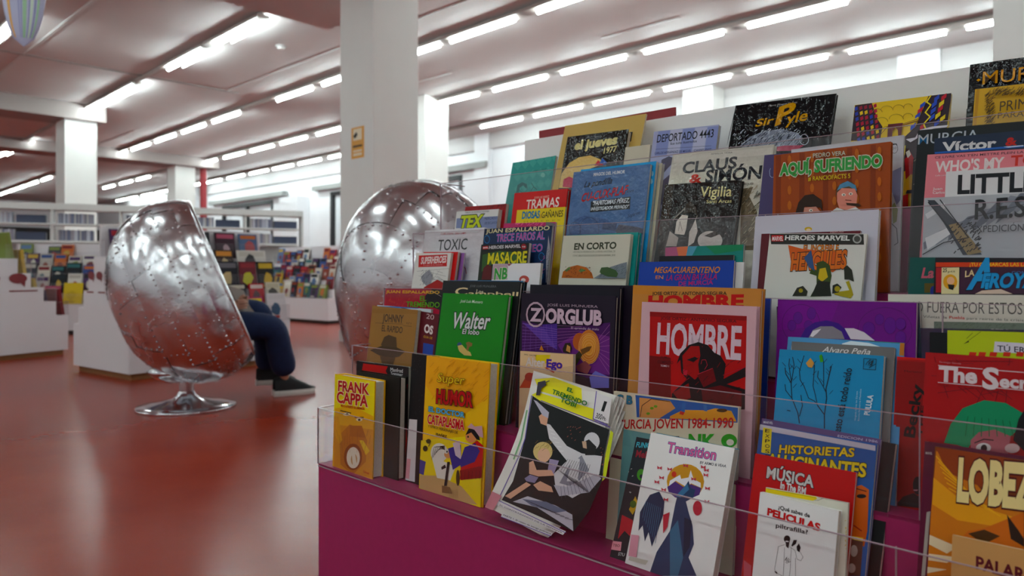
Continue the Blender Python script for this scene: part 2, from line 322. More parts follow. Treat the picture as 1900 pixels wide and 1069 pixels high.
# key, kind, cover colour, step, along, depth, lean, roll, yaw, width, height, thickness, label (metres, radians)
BOOKS = [
  ('frank', 'hard', '#e8b41c', 1, 0.0436, 0.0096, 0.0332, -0.0, 0.0008, 0.1558, 0.2111, 0.0287, 'small thick yellow paperback with red capitals and a camera lens drawn on it'),
  ('frank2', 'hard', '#15120f', 1, 0.0876, 0.0393, 0.0332, -0.0072, 0.0008, 0.1625, 0.2194, 0.0191, 'black-covered book with cream page edges tucked right behind the small yellow paperback'),
  ('manfred', 'soft', '#1a1416', 1, 0.0596, 0.0595, 0.0332, -0.0175, 0.0008, 0.1959, 0.2383, 0.0072, 'thin black comic with red blotches, rearmost of the stack behind the small yellow paperback'),
  ('blacklabel', 'soft', '#141315', 1, 0.2597, 0.0521, 0.0589, 0.0096, 0.0005, 0.0843, 0.2718, 0.0072, 'narrow black magazine with a white label and pink sticker, beside the yellow hardback'),
  ('superh', 'hard', '#f0c21c', 1, 0.3206, 0.0414, 0.078, -0.0063, 0.0031, 0.1886, 0.2731, 0.0263, 'yellow hardback album with dark red spine, cartoon old man and red armchair'),
  ('tobi', 'curl', '#e8e6e0', 1, 0.5543, 0.0084, 0.3677, 0.1178, -0.014, 0.1983, 0.26, 0.012, 'slumped curling magazine with yellow banner, number 1 and a black and white action scene'),
  ('murciajoven', 'soft', '#ded6c0', 1, 0.7699, 0.0789, 0.111, -0.0113, 0.0001, 0.2291, 0.246, 0.0072, 'cream album with red dated title line, behind the white winged-wolf book'),
  ('tealback', 'soft', '#6f9a9c', 1, 0.7958, 0.0715, 0.1209, -0.0, -0.0, 0.1434, 0.1862, 0.0048, 'plain dusty teal booklet showing only its edge behind the black leaning booklet'),
  ('funk', 'soft', '#1b1b22', 1, 0.8222, 0.0192, 0.3955, -0.0, -0.0007, 0.1553, 0.1926, 0.0048, 'thin black leaning booklet with green and red doodles and a pink sticker'),
  ('transition', 'soft', '#f1efee', 1, 0.8559, 0.0126, 0.3502, 0.0079, 0.0004, 0.1443, 0.2026, 0.0155, 'white book with a dark blue winged wolf figure, yellow sun and small red butterflies'),
  ('musica', 'soft', '#b5141a', 1, 1.0291, 0.0423, 0.2445, 0.0071, 0.0006, 0.1399, 0.1913, 0.006, 'red comic with ornate white and black capitals, directly behind the small white book'),
  ('histor', 'soft', '#28589c', 1, 1.0267, 0.0495, 0.2445, 0.0147, 0.0006, 0.1612, 0.2307, 0.0072, 'blue album with yellow capitals and narrow yellow side strip, behind the red music comic'),
  ('edicion', 'soft', '#5a4a78', 1, 1.0217, 0.0579, 0.2445, 0.0283, 0.0006, 0.1647, 0.236, 0.0048, 'album showing only a thin purple lettered strip behind the blue yellow-lettered album'),
  ('blackthin', 'soft', '#0c0c0e', 1, 1.0222, 0.0638, 0.2445, 0.0454, 0.0006, 0.177, 0.2318, 0.0096, 'thin black album whose dark edge shows rearmost behind the blue album with yellow capitals'),
  ('peliculas', 'soft', '#f2f2f2', 1, 1.0581, 0.0136, 0.1768, 0.0187, 0.0007, 0.105, 0.148, 0.0108, 'small white book with a line-drawn figure in a long coat holding a mask'),
  ('yellowthin', 'soft', '#ddd9cc', 1, 1.0666, 0.0255, 0.1768, -0.0228, 0.0007, 0.1094, 0.1542, 0.0048, 'cream booklet with a yellow top strip, just behind the small white book'),
  ('lobezno', 'soft', '#7a3c12', 1, 1.2598, 0.0473, 0.1787, 0.011, 0.0004, 0.1328, 0.2376, 0.0072, 'orange and brown comic with huge cream letters and slanting light rays, nearest the lens'),
  ('lobback', 'soft', '#5a1430', 1, 1.2468, 0.0556, 0.1787, 0.0086, 0.0004, 0.138, 0.2406, 0.0143, 'dark red album edge directly behind the orange comic with huge cream letters'),
  ('transblue', 'soft', '#2f86a0', 1, 0.8546, 0.0302, 0.3502, 0.0135, 0.0004, 0.1424, 0.1984, 0.0048, 'thin teal-blue comic edge directly behind the white book with the winged wolf figure'),
  ('palar', 'soft', '#c79a6a', 1, 1.291, 0.0284, 0.1558, -0.0071, 0.0005, 0.1004, 0.1452, 0.0072, 'plain tan card-covered booklet with dark red capitals, standing before the orange comic'),
  ('johnny', 'soft', '#9c7444', 2, -0.0086, 0.1295, 0.1108, 0.0225, -0.0001, 0.18, 0.2215, 0.0096, 'brown kraft paper comic with a drawn cowboy hat, on the second step'),
  ('maroon', 'soft', '#5a1620', 2, 0.0858, 0.1401, 0.1108, 0.0715, -0.0001, 0.141, 0.2136, 0.0096, 'maroon comic with white letters between the brown kraft comic and the green book'),
  ('bluemix', 'soft', '#c8d0d8', 2, -0.0161, 0.1508, 0.1108, 0.0127, -0.0001, 0.2113, 0.2233, 0.006, 'pale magazine with a blue top edge, just behind the brown kraft comic'),
  ('espallardo', 'soft', '#b01c3c', 2, 0.0089, 0.1578, 0.1108, -0.0136, -0.0001, 0.219, 0.2681, 0.0072, 'crimson comic with yellow author line and green title, rearmost above the brown kraft comic'),
  ('walter', 'hard', '#11821f', 2, 0.2621, 0.1129, 0.1677, -0.0031, -0.0002, 0.204, 0.2649, 0.0143, 'bright green hardback with white script lettering outlined in black'),
  ('campbell', 'hard', '#101114', 2, 0.2392, 0.1285, 0.1677, -0.0028, -0.0002, 0.2415, 0.2928, 0.012, 'black hardback with cream lettering, directly behind the bright green hardback'),
  ('bluethin', 'soft', '#3f6f98', 2, 0.248, 0.1416, 0.1677, -0.0052, -0.0002, 0.2294, 0.2937, 0.0048, 'thin album with a light blue edge behind the black hardback with cream lettering'),
  ('blackstack', 'hard', '#17181b', 2, 0.2496, 0.1474, 0.1677, -0.0008, -0.0002, 0.2259, 0.2924, 0.0072, 'dark hardback without visible lettering, rearmost behind the bright green hardback'),
  ('zorglub', 'hard', '#1d1426', 2, 0.507, 0.1344, 0.0679, 0.0018, 0.0, 0.2306, 0.2673, 0.012, 'purple and black hardback with a ringed letter Z and glowing orange circles'),
  ('zorgback', 'hard', '#16131f', 2, 0.5155, 0.1474, 0.0679, 0.0076, 0.0, 0.2187, 0.2829, 0.012, 'plain black hardback standing just behind the purple album with the ringed letter Z'),
  ('zorgback2', 'hard', '#181020', 2, 0.5479, 0.1604, 0.0679, -0.0051, 0.0, 0.2156, 0.2849, 0.012, 'dark violet hardback rearmost behind the purple album with the ringed letter Z'),
  ('ego', 'soft', '#d8b896', 2, 0.5404, 0.1079, 0.0644, -0.0295, 0.0001, 0.1321, 0.156, 0.0072, 'small cream and peach book with violet lettering, in front of the purple album'),
  ('hombre', 'hard', '#d8b4bc', 2, 0.8016, 0.1182, 0.0782, 0.0038, -0.0034, 0.2067, 0.2588, 0.012, 'pale pink hardback with a red panel, big white capitals and a shadowed man'),
  ('hombre2', 'hard', '#c48a50', 2, 0.7715, 0.1312, 0.0782, 0.0094, -0.0034, 0.2357, 0.2855, 0.0143, 'ochre hardback with red capitals hidden behind the pale pink hardback with red panel'),
  ('bluevert', 'soft', '#1c3f9e', 2, 0.9743, 0.1679, 0.1225, -0.0123, 0.0, 0.0315, 0.2696, 0.0036, 'thin deep blue comic strip between the pale pink hardback and the violet album'),
  ('purple', 'soft', '#6a1a80', 2, 1.0234, 0.1607, 0.0783, -0.0028, 0.0001, 0.1947, 0.2691, 0.0072, 'wide violet album with a grey domed helmet and round medallions'),
  ('navyback', 'soft', '#10263a', 2, 1.0327, 0.1689, 0.0783, -0.0593, 0.0001, 0.2014, 0.2577, 0.0072, 'dark navy album peeping out behind the wide violet album'),
  ('pupila', 'soft', '#2089b8', 2, 1.0407, 0.108, 0.2274, -0.012, -0.0004, 0.1462, 0.1995, 0.0096, 'sky blue book with bare black trees and sideways handwritten lettering'),
  ('grey', 'soft', '#6e6c6c', 2, 1.053, 0.1188, 0.2274, -0.0087, -0.0004, 0.1425, 0.2114, 0.0072, 'grey book with white handwritten author name, behind the sky blue book of bare trees'),
  ('lightblue', 'soft', '#5a94c4', 2, 1.0437, 0.1272, 0.2274, -0.0111, -0.0004, 0.1624, 0.2173, 0.0072, 'light blue album with a white curve and green edge, behind the grey book'),
  ('becky', 'hard', '#a81e14', 2, 1.1967, 0.1348, 0.1571, 0.0029, -0.0, 0.1158, 0.1975, 0.0096, 'red hardback with black brush letters running sideways and a masked figure'),
  ('secret', 'hard', '#a31822', 2, 1.2383, 0.1151, 0.1409, -0.002, 0.0, 0.12, 0.2081, 0.0143, 'red album with white title between rules and a green-haired girl'),
  ('tue', 'hard', '#b9c81e', 2, 1.2633, 0.1415, 0.1235, -0.0271, 0.0001, 0.1132, 0.2362, 0.0096, 'acid yellow-green hardback with a white label and a drawn arrow'),
  ('darkb', 'soft', '#0c0c12', 2, 1.2398, 0.1521, 0.1235, -0.0273, 0.0001, 0.1164, 0.2316, 0.0072, 'black booklet just behind the acid yellow-green hardback'),
  ('navyb', 'soft', '#2a2444', 2, 1.2282, 0.1604, 0.1235, -0.036, 0.0001, 0.1177, 0.236, 0.0048, 'dark indigo booklet behind the black booklet and the acid yellow-green hardback'),
  ('pedro', 'soft', '#6f7c70', 2, 1.2424, 0.1662, 0.1235, -0.0314, 0.0001, 0.1239, 0.2453, 0.0048, 'grey-green album strip between the cream landscape book and the acid yellow-green hardback'),
  ('ratos', 'soft', '#d5d0c6', 2, 1.1783, 0.172, 0.1235, -0.0162, 0.0001, 0.1944, 0.2811, 0.0096, 'wide cream landscape book with thin grey hand-lettered capitals'),
  ('toxic', 'hard', '#d9d6da', 3, 0.037, 0.2474, 0.1481, 0.0035, -0.0, 0.2219, 0.2785, 0.0072, 'white hardback with four-letter-plus-one black dripping capitals, at the end of the third step'),
  ('super2', 'soft', '#dedcd8', 3, 0.0604, 0.2043, 0.1645, 0.0065, -0.0001, 0.1329, 0.2185, 0.0072, 'white comic with a red title box and sketchy grey figures, before the white hardback'),
  ('stackred', 'soft', '#c01c24', 3, 0.0772, 0.2126, 0.1645, 0.0144, -0.0001, 0.1293, 0.2205, 0.0072, 'comic with a red edge just behind the white comic with a red title box'),
  ('stackgreen', 'soft', '#2f8a3a', 3, 0.0741, 0.2209, 0.1645, 0.0228, -0.0001, 0.1277, 0.2189, 0.0036, 'thin comic with a green edge behind the white comic with a red title box'),
  ('stackpurple', 'soft', '#9c6ab0', 3, 0.0866, 0.2255, 0.1645, 0.0181, -0.0001, 0.1284, 0.218, 0.0048, 'thin comic with a lilac edge, rearmost behind the white red-boxed comic'),
  ('faros', 'soft', '#0e1c38', 3, 0.2679, 0.2402, 0.14, 0.0051, 0.0, 0.2108, 0.2727, 0.0072, 'navy comic with pink and blue neon capitals and a tall lighthouse tower'),
  ('pinkb', 'soft', '#b03466', 3, 0.3176, 0.2484, 0.14, 0.0231, 0.0, 0.1575, 0.2812, 0.0048, 'pink comic peeping out at the top behind the navy comic with the lighthouse'),
  ('masacre', 'soft', '#1e2418', 3, 0.2865, 0.2187, 0.1421, -0.0032, -0.0, 0.1505, 0.2354, 0.0084, 'black and green comic with yellow capitals, in front of the navy lighthouse comic'),
  ('nb', 'soft', '#ece8ec', 3, 0.3476, 0.2044, 0.1413, -0.0088, -0.0, 0.1429, 0.1898, 0.0072, 'white booklet with mauve corner and two green letters, before the navy lighthouse comic'),
  ('corto', 'hard', '#cfccbe', 3, 0.5309, 0.2139, 0.1526, 0.0114, -0.0, 0.1679, 0.2465, 0.0096, 'pale grey-green hardback with olive capitals and two drawn boulders'),
  ('cortoteal', 'hard', '#2f8f8a', 3, 0.5344, 0.2246, 0.1526, -0.0029, -0.0, 0.1769, 0.2495, 0.012, 'teal hardback just behind the pale book with two drawn boulders'),
  ('mega', 'soft', '#1d3f9c', 3, 0.7355, 0.2067, 0.1412, -0.0095, -0.0, 0.19, 0.1913, 0.006, 'low royal blue landscape comic with orange and pink hand lettering'),
  ('megawhite', 'soft', '#dcd8d8', 3, 0.7916, 0.2138, 0.1412, -0.0028, -0.0, 0.1473, 0.1894, 0.0048, 'plain white booklet just behind the royal blue landscape comic'),
  ('megablack', 'soft', '#141418', 3, 0.7679, 0.2196, 0.1412, -0.0028, -0.0, 0.148, 0.2022, 0.0048, 'black booklet with pale top edge behind the royal blue landscape comic'),
  ('colourful', 'soft', '#2d7f78', 3, 0.7779, 0.2254, 0.1412, -0.0113, -0.0, 0.1541, 0.2189, 0.006, 'comic with mauve, coral, blue and green patches, rearmost behind the royal blue landscape comic'),
  ('hercules', 'soft', '#d9d8d2', 3, 0.9715, 0.2092, 0.1608, 0.0383, -0.0, 0.1523, 0.2326, 0.006, 'white comic with black header strip, orange lettering and green-clad armed women'),
  ('herc2', 'soft', '#5c1a24', 3, 0.9617, 0.2162, 0.1608, 0.0022, -0.0, 0.1582, 0.238, 0.0048, 'dark red comic edge just behind the white comic with black header strip'),
  ('whitebig', 'soft', '#c9c6d2', 3, 0.9482, 0.2221, 0.1608, -0.0055, -0.0, 0.1964, 0.2691, 0.0096, 'large plain lavender-white album behind the white comic with black header strip'),
  ('la', 'hard', '#0c4f4a', 3, 1.1871, 0.2235, 0.142, 0.0146, 0.0, 0.0951, 0.1939, 0.0072, 'dark green hardback with a pink script word on the third step'),
  ('afro', 'soft', '#181018', 3, 1.2235, 0.2091, 0.1421, 0.0157, 0.0, 0.1351, 0.1922, 0.0072, 'black and red comic with big blue slanted letters and a small portrait stamp'),
  ('tex', 'soft', '#dad8d6', 4, 0.091, 0.3175, 0.1641, 0.0119, 0.0001, 0.1544, 0.1873, 0.012, 'white paperback with grey-blue band and lime lettering, on the fourth step'),
  ('texred', 'soft', '#8e1620', 4, 0.1085, 0.3306, 0.1641, 0.0049, 0.0001, 0.1491, 0.2009, 0.0096, 'dark red book just behind the white paperback with lime lettering'),
  ('tramas', 'hard', '#c22414', 4, 0.2809, 0.3295, 0.1657, 0.0096, 0.0001, 0.1672, 0.2237, 0.012, 'red hardback with jagged white capitals, behind the yellow comic'),
  ('diosas', 'soft', '#e2cc10', 4, 0.3143, 0.3152, 0.1458, 0.0054, 0.0002, 0.1493, 0.1787, 0.006, 'bright yellow comic with blue and black capitals, before the red hardback'),
  ('pandilla', 'soft', '#4c6894', 4, 0.469, 0.3152, 0.1819, 0.0083, 0.0003, 0.2027, 0.2579, 0.0072, 'slate blue album with red and black title and a glossy crinkled cover'),
  ('pandblue', 'soft', '#2a92c8', 4, 0.4832, 0.3235, 0.1819, 0.0041, 0.0003, 0.1974, 0.2642, 0.0096, 'bright cyan album edge just behind the slate blue album'),
  ('pandcream', 'soft', '#ccc6ac', 4, 0.5072, 0.3342, 0.1819, 0.0104, 0.0003, 0.1797, 0.2604, 0.0096, 'cream-paged album rearmost behind the slate blue album'),
  ('vigilia', 'hard', '#221f1e', 4, 0.7076, 0.308, 0.2259, 0.0258, -0.0005, 0.1639, 0.2087, 0.012, 'black hardback with cream title and a hand holding a lantern'),
  ('claus', 'hard', '#cdc9bc', 4, 0.7071, 0.3212, 0.2259, 0.0229, -0.0005, 0.214, 0.2734, 0.012, 'off-white hardback with big black wood-type capitals and a red ampersand'),
  ('purpleed', 'soft', '#4a4068', 4, 0.9096, 0.3248, 0.1696, 0.024, 0.0002, 0.1704, 0.2457, 0.0096, 'muted purple hardback edge directly behind the orange-brown album'),
  ('aqui', 'hard', '#9a4a14', 4, 0.9523, 0.3099, 0.0733, -0.0057, 0.0006, 0.1905, 0.2385, 0.0096, 'orange-brown patterned hardback with green letters and a man smoking a cigar'),
  ('whiteaqui', 'soft', '#cfccd2', 4, 0.9641, 0.3355, 0.1696, -0.0156, 0.0002, 0.1855, 0.2565, 0.006, 'tall white album with a small sketched face, behind the orange-brown patterned hardback'),
  ('res', 'soft', '#b4b6bc', 4, 1.1908, 0.2985, 0.1067, 0.0113, 0.0008, 0.1347, 0.1446, 0.0096, 'grey and white album with slanting snow streaks and an airship tower drawn in ink'),
  ('little', 'soft', '#dcdadc', 4, 1.2159, 0.3091, 0.1067, 0.0113, 0.0008, 0.1193, 0.1839, 0.006, 'white album with heavy black capitals just behind the grey album of snow streaks'),
  ('pink', 'soft', '#d9838c', 4, 1.1815, 0.3161, 0.1067, 0.0432, 0.0008, 0.1331, 0.2096, 0.006, 'pink album with white and red capitals, behind the white album with heavy black capitals'),
  ('victor', 'soft', '#1c2840', 4, 1.193, 0.3231, 0.1067, 0.0197, 0.0008, 0.1338, 0.2381, 0.0072, 'navy album with bold pale name and a red ampersand, behind the pink album'),
  ('murcia2', 'soft', '#16191c', 4, 1.163, 0.3313, 0.1067, 0.0355, 0.0008, 0.1454, 0.2532, 0.0072, 'black album with tall silver-blue capitals, behind the navy album with red ampersand'),
  ('darkpile', 'soft', '#3a3638', 4, 1.1604, 0.3395, 0.1067, 0.0174, 0.0008, 0.133, 0.212, 0.0072, 'dark patterned comic edge rearmost at the side of the pile behind the grey album'),
  ('tealtop', 'soft', '#3a8f88', 5, 0.1818, 0.4209, 0.2654, -0.0215, -0.0046, 0.1492, 0.185, 0.0072, 'teal diamond-patterned booklet with a drawn woman, at the end of the top step'),
  ('kraft', 'soft', '#c2a468', 5, 0.3316, 0.4214, 0.2726, 0.0235, -0.0043, 0.2409, 0.2618, 0.0048, 'large plain kraft cardboard folder standing behind the glossy black hardback'),
  ('jueves', 'hard', '#15110f', 5, 0.3634, 0.4119, 0.2318, 0.0281, -0.0014, 0.1799, 0.2229, 0.0191, 'glossy black hardback with cream lettering and a yellow moon shape, on the kraft folder'),
  ('creamb', 'soft', '#c9bfae', 5, 0.5309, 0.421, 0.1766, 0.0089, 0.0002, 0.0821, 0.1763, 0.0072, 'narrow cream book between the kraft folder and the striped lilac book'),
  ('deport', 'soft', '#a6a8c8', 5, 0.6174, 0.4166, 0.1717, 0.0376, 0.0008, 0.1555, 0.1969, 0.0096, 'lilac striped paperback with black capitals and a number'),
  ('pyle', 'hard', '#0e0f12', 5, 0.7931, 0.4192, 0.2387, 0.0476, -0.0024, 0.2015, 0.2303, 0.0096, 'large glossy black hardback with gold gothic letters, leaning on the white back board'),
  ('nyc', 'soft', '#e2c010', 5, 1.036, 0.4213, 0.2034, 0.0278, -0.0009, 0.1535, 0.1947, 0.006, 'yellow album with a suspension bridge between red and blue tower blocks'),
  ('murcia1', 'hard', '#141416', 5, 1.2179, 0.4213, 0.1074, 0.0306, 0.0005, 0.1387, 0.2262, 0.012, 'tall black hardback with golden capitals and white flecks on the top step'),
  ('prim', 'hard', '#cfa54a', 5, 1.2277, 0.4096, 0.1402, 0.0341, 0.0008, 0.1243, 0.1835, 0.0143, 'golden yellow hardback with scribbled border, before the tall black hardback'),
  ('darkled', 'soft', '#1a1a1c', 5, 1.2167, 0.4211, 0.1415, 0.0245, 0.0003, 0.1108, 0.1569, 0.0048, 'thin black book edge behind the golden yellow hardback'),
]
